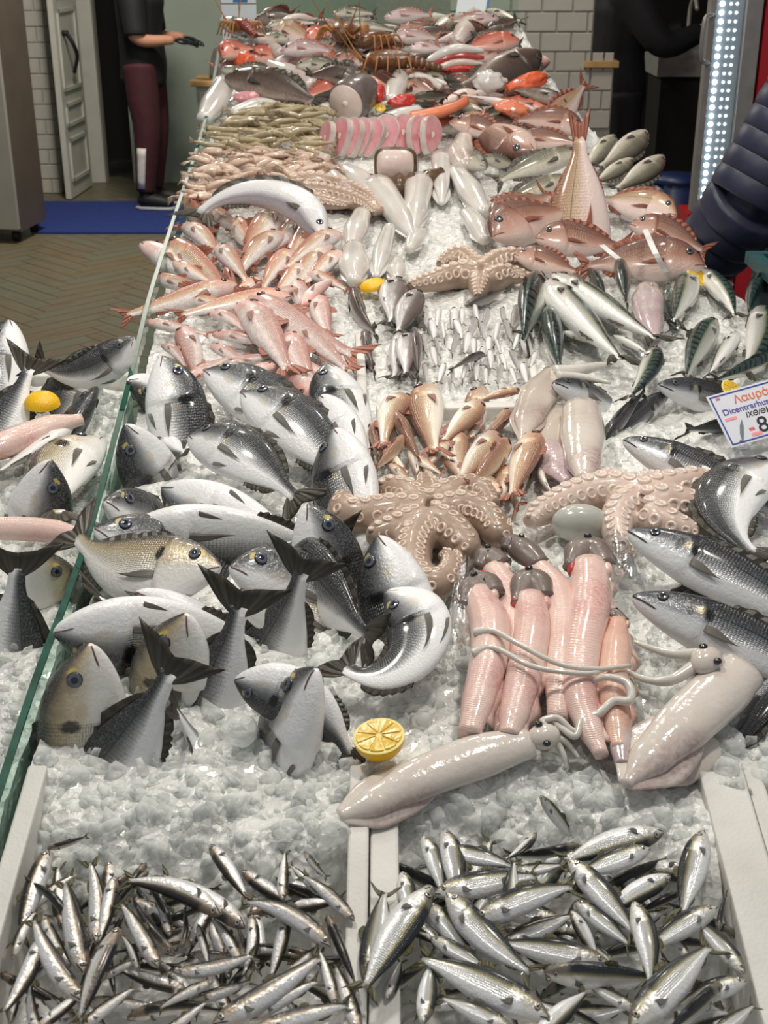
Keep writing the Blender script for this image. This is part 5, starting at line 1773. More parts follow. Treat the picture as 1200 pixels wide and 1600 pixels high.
squid('large pale squid lying below the lemon half, pointing left', [(530, 1275), (590, 1250), (660, 1215), (745, 1183), (828, 1160)], [9, 26, 36, 38, 27],
      fin=(.02, .55, 26), head=((850, 1151, .035), 22, [(-.2, -.75, .62), (-.2, .8, .5)]), lift=.028,
      arms=[([(855, 1140, .04), (848, 1126, .045), (872, 1122, .045), (893, 1140, .04), (908, 1140, .04)], [6, 5, 4]),
            ([(862, 1150, .035), (885, 1160, .03), (905, 1185, .02)], [7, 5, 3]), ([(866, 1155, .03), (880, 1178, .025), (885, 1200, .015)], [7, 5, 3])])
squid('large pale squid leaning on the sea bass, collar at upper right', [(978, 1226), (1020, 1180), (1070, 1132), (1120, 1085), (1158, 1048)], [10, 34, 44, 46, 40],
      fin=(.0, .5, 34), head=((1104, 1032, .055), 24, [(-.1, .75, .6), (.3, -.6, .6)]), lift=.035,
      arms=[([(1095, 1035, .05), (1050, 1062, .045), (1010, 1062, .04), (978, 1048, .04)], [12, 9, 6, 4]),
            ([(1092, 1022, .055), (1050, 1022, .05), (1015, 1012, .05), (990, 1002, .05)], [10, 8, 5, 3]),
            ([(985, 1040, .05), (930, 1045, .06), (872, 1037, .065), (805, 1003, .065), (772, 986, .06), (742, 988, .05)], [3.5, 4, 4.5, 4.5, 8]),
            ([(955, 1043, .05), (922, 1052, .06), (880, 1050, .065), (828, 1040, .065), (785, 1017, .06), (762, 1012, .055), (738, 1022, .05)], [3.5, 4, 4.5, 4.5, 8]),
            ([(927, 1063, .05), (950, 1058, .06), (980, 1068, .06), (985, 1094, .055), (958, 1096, .05), (934, 1116, .045), (910, 1122, .045), (900, 1150, .04), (878, 1138, .04), (858, 1122, .04)], [5, 7, 7, 6, 4])])
squid('flat grey squid with pointed fin beside the sea bass head', [(815, 688), (827, 650), (845, 612), (866, 580)], [4, 24, 30, 18], fin=(.0, .6, 12), mat='squid_grey', lift=.03, flat=.45,
      arms=[([(866, 582, .04), (905, 578, .04), (940, 572, .035), (968, 574, .03)], [12, 10, 7, 3]), ([(870, 588, .04), (910, 590, .035), (955, 598, .03)], [9, 7, 3])])
squid('upright pinkish squid tube in front of the sea bass head', [(912, 748), (912, 720), (911, 680), (909, 640)], [14, 29, 35, 31], mat='squid', lift=.04, flat=.7)
squid('short pale squid behind the purple squid flap', [(858, 742), (858, 710), (866, 665), (872, 640)], [14, 24, 26, 20], mat='squid_grey', lift=.012, flat=.5)
squid('wide purple tinged squid flap beside the brown mullets', [(892, 752), (868, 722), (850, 700), (838, 690)], [16, 30, 26, 8], fin=(.1, .9, 10), mat='squid_purple', lift=.022, flat=.35)
squid('pink squid body between mackerel and tied red bream', [(1024, 528), (1016, 500), (1012, 470), (1012, 450)], [8, 22, 26, 18], mat='squid_purple', lift=.03, flat=.6)
squid('lilac squid piece at the feet of the skinned sharks', [(972, 1195), (969, 1165), (968, 1140), (966, 1118)], [12, 17, 18, 12], mat='squid_purple', lift=.03, flat=.8)
squid('pale squid wing lying under the right squid', [(1030, 1225), (1065, 1205), (1095, 1180), (1112, 1155)], [10, 26, 30, 20], mat='squid', lift=.008, flat=.35)

# white squid bodies in the middle of the display
_white = [([(548, 388), (556, 360), (566, 334)], [9, 20, 15], 'beside the dark octopus arms, lower one'), ([(553, 440), (553, 415), (554, 386)], [12, 25, 17], 'just above the yellow lemon slice'),
          ([(588, 432), (597, 395), (608, 356)], [5, 15, 11], 'with a red spot beside the lemon slice'), ([(646, 372), (622, 335), (588, 292)], [7, 21, 27], 'long and tapering under the brown cut fish'),
          ([(645, 362), (650, 325), (655, 284)], [7, 20, 23], 'right under the brown cut fish'), ([(580, 304), (562, 282), (540, 264)], [16, 20, 12], 'left of the brown cut fish'),
          ([(690, 318), (690, 285), (690, 246)], [5, 13, 17], 'right of the brown cut fish'), ([(756, 333), (735, 300), (712, 264)], [13, 21, 13], 'left of the red bream heads'),
          ([(757, 376), (745, 352), (730, 332)], [10, 17, 13], 'above the middle octopus arms'), ([(620, 436), (620, 422), (622, 408)], [8, 15, 10], 'on ice above the small grey fish'),
          ([(640, 390), (648, 375), (660, 362)], [8, 14, 10], 'half buried in ice at the centre')]
for ln, rs, wh in _white:
    squid('white cleaned squid ' + wh, ln, rs, mat='white_flesh', group='white squid in the middle', lift=.018, flat=.75, fin=(.05, .45, 8))

# ---------------- skinned sharks with grey heads
def shark(label, line, rs, head, hr, mat='shark_flesh', group='skinned sharks', lift=.03, belly=True):
    P = path3(line, lift, 8)
    c = P[len(P) // 2].copy()
    t = thing('skinned_shark', label, 'fish', tuple(c), group=group)
    up = to_view(c, .5)
    Rr = radii(P, rs)
    link('body', MB().tube([p - c for p in P], Rr, 20, flat=.85, upv=up).mesh('shark_body', M[mat]), t)
    if head:
        H = path3(head, lift + .004, 6)
        HR = radii(H, hr)
        link('head', MB().tube([p - c for p in H], HR, 18, flat=.75, upv=up).mesh('shark_head', M['shark_skin']), t)
        k = len(H) // 2
        d = (H[-1] - H[0]).normalized()
        uu = (up - d * up.dot(d)).normalized()
        sd = d.cross(uu)
        for sg in (-1, 1):
            m3 = MB()
            ellipsoid(m3, H[k] - c + sd * (HR[k] * .62 * sg) + uu * (HR[k] * .55), HR[k] * .26, HR[k] * .20, HR[k] * .18, 12, 8, (d, sd, uu))
            m3.build('eye', EYE['silver'][0] if sg > 0 else M['pupil'], t)
        # cut edges behind the head
        j = P[0]
        d = (P[2] - P[0]).normalized()
        uu = (up - d * up.dot(d)).normalized()
        sd = d.cross(uu)
        for sg in (-1, 1):
            m3 = MB()
            ellipsoid(m3, j - c + sd * (Rr[1] * .92 * sg) + d * (Rr[1] * .45) + uu * (Rr[1] * .12), Rr[1] * .55, Rr[1] * .30, Rr[1] * .42, 12, 8, (d, sd, uu))
            m3.build('gill_flap', M['raw_red' if sg > 0 else mat], t)
    if belly:
        # flap of belly skin down one side
        g = []
        for i in range(3, len(P) - 3):
            d = (P[i + 1] - P[i - 1]).normalized()
            uu = (up - d * up.dot(d)).normalized()
            sd = d.cross(uu)
            w = Rr[i] * (.35 + .25 * math.sin(i * .9))
            g.append([P[i] - c + sd * (-Rr[i] * .82) + uu * (Rr[i] * .1), P[i] - c + sd * (-Rr[i] * .95 - w * .5) - uu * (Rr[i] * .2), P[i] - c + sd * (-Rr[i] * .95 - w) - uu * (Rr[i] * .6)])
        MB().sheet(g, .0016).build('belly_flap', M[mat], t)
    return t

shark('skinned pink shark with grey head, leftmost of the row', [(745, 930), (766, 975), (764, 1030), (750, 1085), (733, 1148)], [26, 32, 31, 27, 19], [(724, 946), (735, 925), (757, 915), (772, 930)], [10, 24, 27, 20], lift=.036)
shark('skinned pink shark tucked behind the leftmost one', [(772, 890), (795, 930), (798, 990), (788, 1060), (780, 1145)], [20, 24, 22, 16, 9], [(747, 885), (762, 872), (785, 885)], [9, 22, 20], lift=.022)
shark('skinned pink shark third from left, crossed by white squid arms', [(829, 938), (831, 990), (820, 1050), (805, 1110), (795, 1150)], [26, 29, 29, 25, 17], [(808, 945), (822, 912), (838, 912), (850, 935)], [11, 25, 26, 18], lift=.036)
shark('skinned pink shark with its grey face and eye showing', [(838, 882), (868, 922), (878, 975), (874, 1040), (871, 1125)], [17, 25, 24, 24, 17], [(790, 858), (800, 850), (820, 862), (846, 884)], [9, 19, 24, 17], lift=.030)
shark('widest skinned pink shark below the white octopus head', [(921, 886), (922, 945), (909, 1015), (905, 1080), (918, 1130), (940, 1180)], [29, 33, 30, 28, 22, 12], [(890, 888), (908, 862), (930, 862), (945, 885)], [12, 26, 26, 18], lift=.036)
shark('orange tinged skinned shark, rightmost of the row', [(966, 972), (962, 1017), (958, 1070), (962, 1120), (968, 1170)], [15, 25, 26, 22, 13], [(952, 962), (962, 958), (978, 970)], [6, 9, 6], 'shark_flesh2', lift=.032)
shark('pale pink skinned shark lying at the left tray edge beside dark bream', [(-40, 712), (20, 690), (75, 668), (128, 655)], [20, 24, 20, 10], None, None, 'shark_flesh', 'skinned sharks in left tray', .03, False)
shark('skinned shark tail with red cut, above the blue grey tail', [(-40, 826), (30, 826), (80, 830), (122, 838)], [18, 20, 20, 15], None, None, 'shark_flesh', 'skinned sharks in left tray', .03, False)

# ---------------- lemons
def lemon_rind():
    b = NB('lemon_rind')
    oc = b.coord('Object')
    vor = b.n('ShaderNodeTexVoronoi', {'Vector': oc, 'Scale': 350.0}).outputs[0]
    p = b.principled(Base_Color=b.mix(b.noise(oc, 30.0), lin(252, 204, 36), lin(244, 182, 18)), Roughness=0.35)
    b.t.links.new(b.bump(vor, 0.3, 0.002), p.inputs['Normal'])
    return b.out(p)
M['rind'] = lemon_rind()
M['pith'] = mat_simple('lemon_pith', lin(244, 226, 140), 0.5)
M['pulp'] = flesh_mat('lemon_pulp', lin(240, 206, 70), lin(228, 178, 30), 0.15, 90, coat=0.8)
def lemon_half(label, px, py, rpx, lift, normal, squash=.8):
    c = at(px, py, lift)
    t = thing('lemon_half', label, 'lemon', tuple(c))
    r = rpx * dscale(c)
    n = Vector(normal).normalized()
    x = n.orthogonal().normalized()
    y = n.cross(x)
    ns = 36
    vs, fs = [], []
    for i in range(8):
        a = PI / 2 * i / 7
        for k in range(ns):
            b_ = 2 * PI * k / ns
            vs.append((x * math.cos(b_) + y * math.sin(b_)) * (r * math.cos(a)) - n * (r * squash * math.sin(a)))
    for i in range(7):
        for k in range(ns):
            fs.append((i * ns + k, (i + 1) * ns + k, (i + 1) * ns + (k + 1) % ns, i * ns + (k + 1) % ns))
    MB().add(vs, fs).build('rind', M['rind'], t)
    vs = [(x * math.cos(2 * PI * k / ns) + y * math.sin(2 * PI * k / ns)) * (r * q) + n * h for q, h in ((1.0, 0), (.97, .0006), (.90, .0006)) for k in range(ns)]
    fs = [(i * ns + k, i * ns + (k + 1) % ns, (i + 1) * ns + (k + 1) % ns, (i + 1) * ns + k) for i in range(2) for k in range(ns)] + [tuple(range(2 * ns, 3 * ns))]
    MB().add(vs, fs).build('pith', M['pith'], t)
    for s in range(9):
        a0, a1 = 2 * PI * s / 9 + .03, 2 * PI * (s + 1) / 9 - .03
        am = (a0 + a1) / 2
        e = lambda a, q: (x * math.cos(a) + y * math.sin(a)) * (r * q)
        pts = [e(am, .12)] + [e(a0 + (a1 - a0) * i / 5, (.88 if 0 < i < 5 else .85)) for i in range(6)]
        vs = [p + n * .0008 for p in pts] + [p * .985 + (pts[0] + pts[3]) * .0075 + n * .0022 for p in pts]
        k = len(pts)
        fs = [tuple(range(k, 2 * k))] + [(i, (i + 1) % k, k + (i + 1) % k, k + i) for i in range(k)]
        MB().add(vs, fs).build('segment', M['pulp'], t, smooth=False)
    return t
lemon_half('juicy cut lemon half beside the curled bream', 592, 1150, 41, .05, (-.10, -.16, .98), .95)
lemon_half('yellow lemon half lying cut side down in left side tray', 66, 632, 28, .018, (-.05, .1, -1), .75)
lemon_half('thin yellow lemon piece above the small grey fish', 583, 448, 22, .012, (.2, .1, -1), .55)
lemon_half('lemon wedge behind the mackerel under the big red bream', 1090, 432, 19, .03, (.35, -.45, .75), .45)
lemon_half('lemon piece peeking out behind the price sign', 1143, 608, 18, .03, (.35, -.45, .75), .45)
lemon_half('small lemon piece between the fish steaks and red roe', 594, 168, 9, .03, (.1, -.5, .8), .8)

# ---------------- price sign
s0, s1, s2 = at(1143, 700, .012), at(1121, 617, .07), at(1225, 588, .09)
ux = (s2 - s1).normalized()
uz = (s1 - s0)
uz = (uz - ux * uz.dot(ux)).normalized()
un = ux.cross(uz)
if un.dot(CAM - s1) < 0:
    un = -un
H = (s1 - s0).length
W = H * 1.55
mw = Matrix(((ux.x, -un.x, uz.x, s0.x), (ux.y, -un.y, uz.y, s0.y), (ux.z, -un.z, uz.z, s0.z), (0, 0, 0, 1)))
sg_ = thing('price_sign', 'white price card with blue border reading Λαυράκι among sea bass', 'sign', mw=mw)
M['sign_white'] = mat_simple('sign_white', lin(222, 224, 232), 0.25, var=0.02)
M['ink_blue'] = mat_simple('ink_blue', lin(40, 62, 150), 0.4)
M['ink_text'] = mat_simple('ink_text_blue', lin(84, 80, 160), 0.4)
M['ink_orange'] = mat_simple('ink_orange', lin(232, 112, 50), 0.4)
M['ink_black'] = mat_simple('ink_black', lin(22, 22, 26), 0.4)
M['ink_red'] = mat_simple('ink_red', lin(222, 96, 104), 0.4)
M['ink_pink'] = mat_simple('ink_pink', lin(236, 150, 156), 0.4)
M['ink_grey'] = mat_simple('ink_grey', lin(110, 120, 128), 0.4)
MB().box(0, 0, 0, W, .002, H).build('card', M['sign_white'], sg_, smooth=False, bevel=.0006)
b_ = .035 * H
mb = MB()
mb.box(b_, -.0006, H - 1.7 * b_, W - b_, -.0001, H - b_).box(b_, -.0006, b_, 1.7 * b_, -.0001, H - b_).box(b_, -.0006, b_, W - b_, -.0001, 1.7 * b_).box(W - 1.7 * b_, -.0006, b_, W - b_, -.0001, H - b_)
mb.build('border', M['ink_blue'], sg_, smooth=False)
def text(body, x, z, size, mat, shear=0.0, extrude=.0002):
    cu = bpy.data.curves.new('lettering', 'FONT')
    cu.body = body
    cu.size = size * H
    cu.extrude = extrude
    cu.offset = .0002
    cu.shear = shear
    cu.materials.append(mat)
    tmp = bpy.data.objects.new('tmp', cu)
    COL.objects.link(tmp)
    me = bpy.data.meshes.new_from_object(tmp.evaluated_get(bpy.context.evaluated_depsgraph_get()))
    bpy.data.objects.remove(tmp)
    bpy.data.curves.remove(cu)
    o = link('lettering', me, sg_)
    o.location = (x * H, -.0005, z * H)
    o.rotation_euler = (PI / 2, 0, 0)
    return o
text('Λαυράκι', .40, .74, .20, M['ink_orange'])
text('Dicentrarhus labrax', .13, .58, .155, M['ink_text'])
text('ΙΧΘ/ΘΚ', .47, .44, .13, M['ink_black'], .2)
text('8,', .56, .12, .40, M['ink_black'], .1)
text('9=', .92, .28, .20, M['ink_black'], .1)
for x, z, w, h, m in ((.13, .88, .07, .035, 'ink_red'), (.12, .47, .20, .05, 'ink_pink'), (.42, .20, .09, .05, 'ink_red'), (.42, .09, .18, .06, 'ink_pink')):
    MB().box(x * H, -.0007, z * H, (x + w) * H, -.0002, (z + h) * H).build('print_mark', M[m], sg_, smooth=False)
# little printed fish
mb = MB()
pts = [(.16, .06), (.20, .10), (.22, .08), (.24, .20), (.30, .34), (.38, .44), (.36, .32), (.30, .18), (.24, .06), (.26, .02), (.22, .04)]
vs = [Vector((x * H, -.0006, z * H)) for x, z in pts]
mb.add(vs + [v + Vector((0, .0004, 0)) for v in vs], [tuple(range(len(vs)))])
mb.build('fish_print', M['ink_grey'], sg_, smooth=False)

# ---------------- crumpled clear film around the sharks
b = NB('clear_film')
nz = b.noise(b.coord('Object'), 40.0, 4.0)
gl = b.n('ShaderNodeBsdfGlossy', {0: (1, 1, 1, 1), 'Roughness': 0.08, 'Normal': b.bump(nz, 0.6, 0.01)})
tr = b.n('ShaderNodeBsdfTransparent', {0: (0.96, 0.97, 0.97, 1)})
lw = b.n('ShaderNodeLayerWeight', {0: 0.4}).outputs[1]
M['film'] = b.out(b.n('ShaderNodeMixShader', {0: b.math('ADD', 0.06, b.math('MULTIPLY', lw, 0.45)), 1: tr.outputs[0], 2: gl.outputs[0]}))
for lab, quad, sd in (('crumpled clear plastic film right of the widest skinned shark', [(935, 850), (985, 852), (1008, 928), (955, 925)], 3), ('crumpled clear plastic film left of the leftmost skinned shark', [(712, 895), (742, 880), (738, 1010), (690, 1040)], 8)):
    q = [at(x, y, .03) for x, y in quad]
    g = []
    for i in range(15):
        row = []
        for j in range(13):
            u, v = i / 14, j / 12
            p = q[0].lerp(q[1], u).lerp(q[3].lerp(q[2], u), v)
            row.append(p + Vector((0, 0, .018 * noise.noise(p * 55 + Vector((sd, 0, 0))) + .012 * noise.noise(p * 120) + .02 * math.sin(PI * u))))
        g.append(row)
    tag(MB().sheet(g, .0003).build('plastic_film', M['film']), lab, 'plastic film')

# ================================================================== THE BACK OF THE DISPLAY
M['roe'] = flesh_mat('orange_roe', lin(236, 112, 66), lin(222, 84, 44), 0.2, 60, bump=0.6, bscale=140)
M['roe_red'] = flesh_mat('red_roe', lin(214, 60, 48), lin(188, 40, 36), 0.2, 60, bump=0.6, bscale=140)
M['salmon'] = flesh_mat('salmon_flesh', lin(240, 150, 112), lin(228, 122, 86), 0.25, 18)
M['steak_pink'] = flesh_mat('steak_pink', lin(232, 176, 178), lin(216, 138, 146), 0.22, 3, (lin(190, 70, 86), 0.8))
M['steak_skin'] = flesh_mat('steak_skin', lin(226, 216, 206), lin(190, 182, 176), 0.25, 4)
M['steak_white'] = flesh_mat('steak_white', lin(232, 218, 208), lin(224, 200, 190), 0.25, 20)
M['skin_grey'] = flesh_mat('skin_grey', lin(120, 110, 106), lin(92, 84, 82), 0.3, 20, sss=0)
M['skin_brown'] = flesh_mat('skin_brown', lin(112, 86, 62), lin(80, 60, 44), 0.3, 24, sss=0)
M['bone'] = mat_simple('bone_white', lin(232, 222, 206), 0.4)
M['shell_brown'] = flesh_mat('lobster_shell', lin(128, 88, 56), lin(92, 60, 40), 0.3, 60, (lin(150, 70, 40), 0.5), sss=0, bump=0.5)
M['shell_red'] = flesh_mat('lobster_shell_red', lin(150, 62, 46), lin(112, 46, 36), 0.3, 60, sss=0, bump=0.5)
M['antenna'] = mat_simple('antenna', lin(170, 116, 62), 0.4)
M['shrimp'] = flesh_mat('shrimp_shell', lin(184, 168, 132), lin(150, 134, 100), 0.2, 40, (lin(110, 96, 72), 0.5), coat=0.8)
M['shrimp_leg'] = mat_simple('shrimp_leg', lin(196, 170, 130), 0.3)
M['red_skin'] = flesh_mat('red_skin', lin(222, 86, 62), lin(200, 58, 44), 0.3, 30, sss=0.05)
M['strap'] = mat_simple('strap_white', lin(228, 226, 222), 0.35)
for k, base in (('red_fish', [(0.0, (0.80, 0.52, 0.44)), (0.4, (0.70, 0.22, 0.14)), (1.0, (0.52, 0.08, 0.05))]),
                ('rose_fish', [(0.0, (0.78, 0.70, 0.68)), (0.4, (0.66, 0.48, 0.47)), (0.7, (0.48, 0.32, 0.32)), (1.0, (0.34, 0.24, 0.25))])):
    M[k] = fish_mat(k + '_skin', base, rough=0.3, amp=0.12, scales=(50, 24), scale_amp=0.3)
    SPEC[k] = Species(P_BREAM if k == 'red_fish' else P_BASS, k, 'fin_red' if k == 'red_fish' else 'fin_pink', 'dark', eye_s=.12, eye_v=.72, eye_r=.026)
SPEC['silver_long'] = Species(P_BASS, 'silver_long', 'fin_grey', 'dark', eye_s=.105, eye_v=.72, eye_r=.018, gill=.2, pect=.10)

# red bream on the right
G = 'red bream on the right'
_red = [
 ('tail_bream', 'tall pink bream standing tail up among the red fish', (908, 470, -.12), (905, 186, .235), 180, 0, 0, .46),
 ('red_bream', 'dark red bream facing left beside the white squid', (768, 370, .06), (905, 325, .05), 180, 0, .2, None),
 ('red_bream', 'brown red bream with raised back behind the left facing bream', (782, 356, .06), (868, 300, .05), 180, 0, .1, None),
 ('red_bream', 'red bream facing left under the standing pink tail', (836, 372, .075), (990, 388, .04), 180, 0, .1, None),
 ('red_bream', 'red bream lying lowest, beside the octopus arms', (803, 397, .05), (912, 428, .02), 180, 0, .15, None),
 ('red_bream', 'largest red bream facing right with a white strap', (1102, 414, .05), (895, 420, .02), 0, 0, .35, None),
 ('red_bream', 'orange brown bream facing left behind the largest red bream', (984, 350, .085), (1112, 398, .03), 180, 0, .35, None),
 ('pink_bream', 'pale pink bream body right of the standing tail', (1058, 336, .05), (925, 308, .04), 0, 0, .1, None),
]
for key, lab, h, t, roll, by, bz, L in _red:
    put_fish('red_bream', key, lab, 'fish', h, t, roll, by, bz, L, G, fat=1.0 if L else 1.12)
for lab, pts in (('thin white plastic strap in front of the standing pink tail', [(940, 384, .10), (952, 394, .095), (966, 405, .085)]), ('long white plastic strap across the largest red bream', [(1008, 360, .12), (1022, 392, .115), (1040, 426, .07)])):
    P = path3(pts, .09, 6)
    g = [[p + Vector((-.006, 0, 0)), p + Vector((.006, 0, .002))] for p in P]
    tag(MB().sheet(g, .0012).build('plastic_strap', M['strap'], smooth=False), lab, 'strap')

G = 'grey fish behind the red bream'
_g = [
 ('grey_fish', 'large grey green fish left of the standing pink tail', (908, 236, .08), (765, 288, .03), 0, 0, .15), ('grey_fish', 'grey fish half covered by ice below the large grey one', (894, 276, .05), (775, 322, .01), 0, 0, .1),
 ('grey_fish', 'grey fish just right of the standing pink tail', (960, 212, .05), (910, 268, .02), 180, 0, .1), ('grey_fish', 'brownish grey fish at the top of the right grey fish', (1010, 205, .05), (930, 266, .02), 180, 0, .2),
 ('grey_fish', 'small grey fish under the brownish grey fish', (990, 248, .04), (922, 290, .01), 180, 0, .1), ('grey_fish', 'mottled grey fish pointing to the right edge of the display', (1037, 244, .06), (955, 300, .03), 180, 0, .2),
 ('grey_fish', 'dark grey fish lowest at the right edge behind pink bream', (1024, 294, .05), (940, 318, .02), 90, 0, 0)]
for key, lab, h, t, roll, by, bz in _g:
    put_fish('grey_fish', key, lab, 'fish', h, t, roll, by, bz, None, G, fat=1.1)

G = 'mixed fish at the back'
_bk = [
 ('silver_long', 'long arched silver white fish above the red mullets', (504, 374, .03), (296, 352, .03), 0, 0, 2.6, .75, 'fish'),
 ('red_bream', 'brown red fish behind the large grey fish', (702, 190, .07), (812, 222, .03), 180, 0, .2, 1, 'fish'), ('red_bream', 'orange brown fish crossing the brown red fish', (835, 238, .06), (735, 185, .05), 180, 0, .2, 1, 'fish'),
 ('red_bream', 'brown red fish with curved back below the grey dark fish', (912, 205, .06), (795, 190, .06), 0, 0, .6, 1.1, 'fish'), ('red_bream', 'red brown fish beside the raised red tail fin', (800, 222, .03), (912, 226, .04), 180, 0, .4, 1, 'fish'),
 ('pink_bream', 'fish showing only a raised red tail fin at the right rim', (850, 215, -.02), (919, 124, .10), 150, 0, 0, 1, 'fish'),
 ('dark_fish', 'grey dark fish with white belly right of the orange roe', (885, 160, .06), (795, 138, .05), 340, 0, .2, 1.2, 'fish'), ('rose_fish', 'long silver pink fish under the white fish lump', (840, 172, .05), (705, 146, .05), 300, 0, 0, .8, 'fish'),
 ('dark_fish', 'large dark flatfish with white belly edge at the right', (845, 84, .08), (706, 142, .04), 180, 0, .15, 1.5, 'fish'),
 ('red_fish', 'bright red fish at the far right corner of the heap', (812, 62, .06), (718, 76, .05), 0, 0, .1, 1, 'fish'), ('dark_fish', 'dark grey fish behind the bright red fish', (803, 42, .05), (738, 56, .04), 0, 0, .1, 1, 'fish'),
 ('dark_fish', 'long dark brown fish at the left above the shrimps', (352, 120, .07), (505, 166, .05), 180, 0, .25, 1.25, 'fish'), ('dark_fish', 'short dark brown grouper above the white fish steak', (562, 128, .06), (476, 122, .05), 10, 0, .5, 1.5, 'fish'),
 ('rose_fish', 'pink grey fish with pale belly in the back row centre', (438, 80, .07), (524, 82, .06), 180, 0, .4, 1.4, 'fish'), ('grey_fish', 'silver grey fish under the pink grey fish', (462, 103, .07), (542, 106, .05), 180, 0, .3, 1.3, 'fish'),
 ('red_fish', 'coral red fish at the far left corner of the heap', (346, 88, .07), (402, 76, .05), 180, 0, .5, 1.3, 'fish'), ('grey_fish', 'mottled grey fish head below the coral red fish', (345, 108, .06), (410, 128, .04), 180, 0, .2, 1.3, 'fish'),
 ('red_fish', 'red fish left of the spiny lobster', (478, 60, .05), (530, 48, .04), 180, 0, .3, 1.2, 'fish'), ('grey_fish', 'silver fish with white belly near the red lobster', (452, 62, .05), (400, 58, .04), 0, 0, .3, 1.4, 'fish'),
 ('dark_fish', 'dark fish in the last row at the left', (398, 30, .05), (470, 28, .04), 180, 0, .2, 1.3, 'fish'), ('grey_fish', 'pale fish in the last row beside the dark one', (418, 40, .05), (500, 36, .04), 200, 0, .2, 1.1, 'fish'),
 ('rose_fish', 'pink fish in the last row behind the lobsters', (600, 28, .05), (680, 24, .04), 180, 0, .2, 1.2, 'fish'), ('rose_fish', 'rosy brown fish right of the lobsters', (610, 58, .06), (690, 62, .05), 180, 0, .3, 1.3, 'fish'),
 ('red_bream', 'thin red brown fish above the open bellied fish', (615, 46, .05), (700, 44, .05), 180, 0, .1, .8, 'fish'), ('dark_fish', 'dark fish under the white tail piece in back', (640, 52, .05), (712, 48, .04), 180, 0, .1, 1.1, 'fish'),
 ('rose_fish', 'pink fish lump left of the open bellied fish', (640, 76, .07), (700, 80, .05), 200, 0, .4, 1.7, 'fish'), ('grey_fish', 'dark grey oval fish beside the red roe', (644, 152, .06), (704, 150, .05), 90, 0, .2, 1.5, 'fish'),
 ('grey_fish', 'olive grey fish behind the dark octopus arms', (760, 262, .05), (690, 240, .02), 0, 0, .2, 1.2, 'fish'), ('grey_fish', 'small olive fish face left of the large grey fish', (752, 248, .05), (815, 262, .01), 180, 0, .2, 1.4, 'fish'),
 ('rose_fish', 'pale pink fish in the last row far right', (780, 30, .05), (700, 34, .04), 0, 0, .2, 1.2, 'fish'), ('grey_fish', 'pale grey fish in the last row near the centre', (520, 22, .06), (590, 22, .05), 180, 0, .2, 1.3, 'fish'),
 ('grey_fish', 'thin silver fish crossing behind the brown lobster', (545, 36, .09), (625, 50, .06), 180, 0, .1, .8, 'fish'), ('dark_fish', 'brown fish strip between lobster and grouper', (560, 108, .05), (520, 96, .05), 0, 0, .2, 1.3, 'fish'),
]
for key, lab, h, t, roll, by, bz, fat, cat in _bk:
    put_fish({'silver_long': 'silver_fish', 'rose_fish': 'rose_fish', 'dark_fish': 'dark_fish', 'grey_fish': 'grey_fish', 'red_fish': 'red_fish'}.get(key, 'red_bream'), key, lab, cat, h, t, roll, by, bz, None, G, fat=fat)

# small mixed fish filling the gaps of the heap at the back
R3 = random.Random(33)
fk = 0
_fx, _fill2 = [], []
for _try in range(4000):
    if fk >= 75:
        break
    y = R3.uniform(22, 215)
    x = R3.uniform(350, 890)
    lo, hi = hermite([(20, 372), (100, 362), (150, 520), (240, 690)], y), hermite([(20, 796), (60, 806), (90, 815), (150, 850), (200, 890), (240, 880)], y)
    if not (lo < x < hi) or any(abs(x - a) < 26 and abs(y - b2) < 13 for a, b2 in _fx):
        continue
    _fx.append((x, y))
    an = R3.uniform(-.7, .7) + R3.choice((0, PI))
    ln = R3.uniform(30, 48)
    key = R3.choice(('red_bream', 'grey_fish', 'rose_fish', 'dark_fish', 'pink_bream', 'grey_fish', 'rose_fish', 'red_fish'))
    _fill2.append((key, (x + ln * math.cos(an), y + .45 * ln * math.sin(an), .028), (x - ln * math.cos(an), y - .45 * ln * math.sin(an), .024), R3.choice((0, 180, 180, 90, 300)), R3.choice((0, .3))))
    fk += 1
_fill2.sort(key=lambda q: -(q[1][1] + q[2][1]))
_nr = 8
for r in range(_nr):
    ids = _fill2[r * len(_fill2) // _nr:(r + 1) * len(_fill2) // _nr]
    ids.sort(key=lambda q: q[1][0] + q[2][0])
    for k, (key, h, t, roll, bz) in enumerate(ids):
        put_fish('mixed_fish', key, 'small %s fish in the back heap, %s from left, %s row from front' % (
            {'red_bream': 'brown red', 'grey_fish': 'grey', 'rose_fish': 'rosy grey', 'dark_fish': 'dark', 'pink_bream': 'pale pink', 'red_fish': 'red'}[key], ORD[k], ORD[r]),
            'fish', h, t, roll, 0, bz, None, 'small mixed fish in the back heap', fat=1.25)

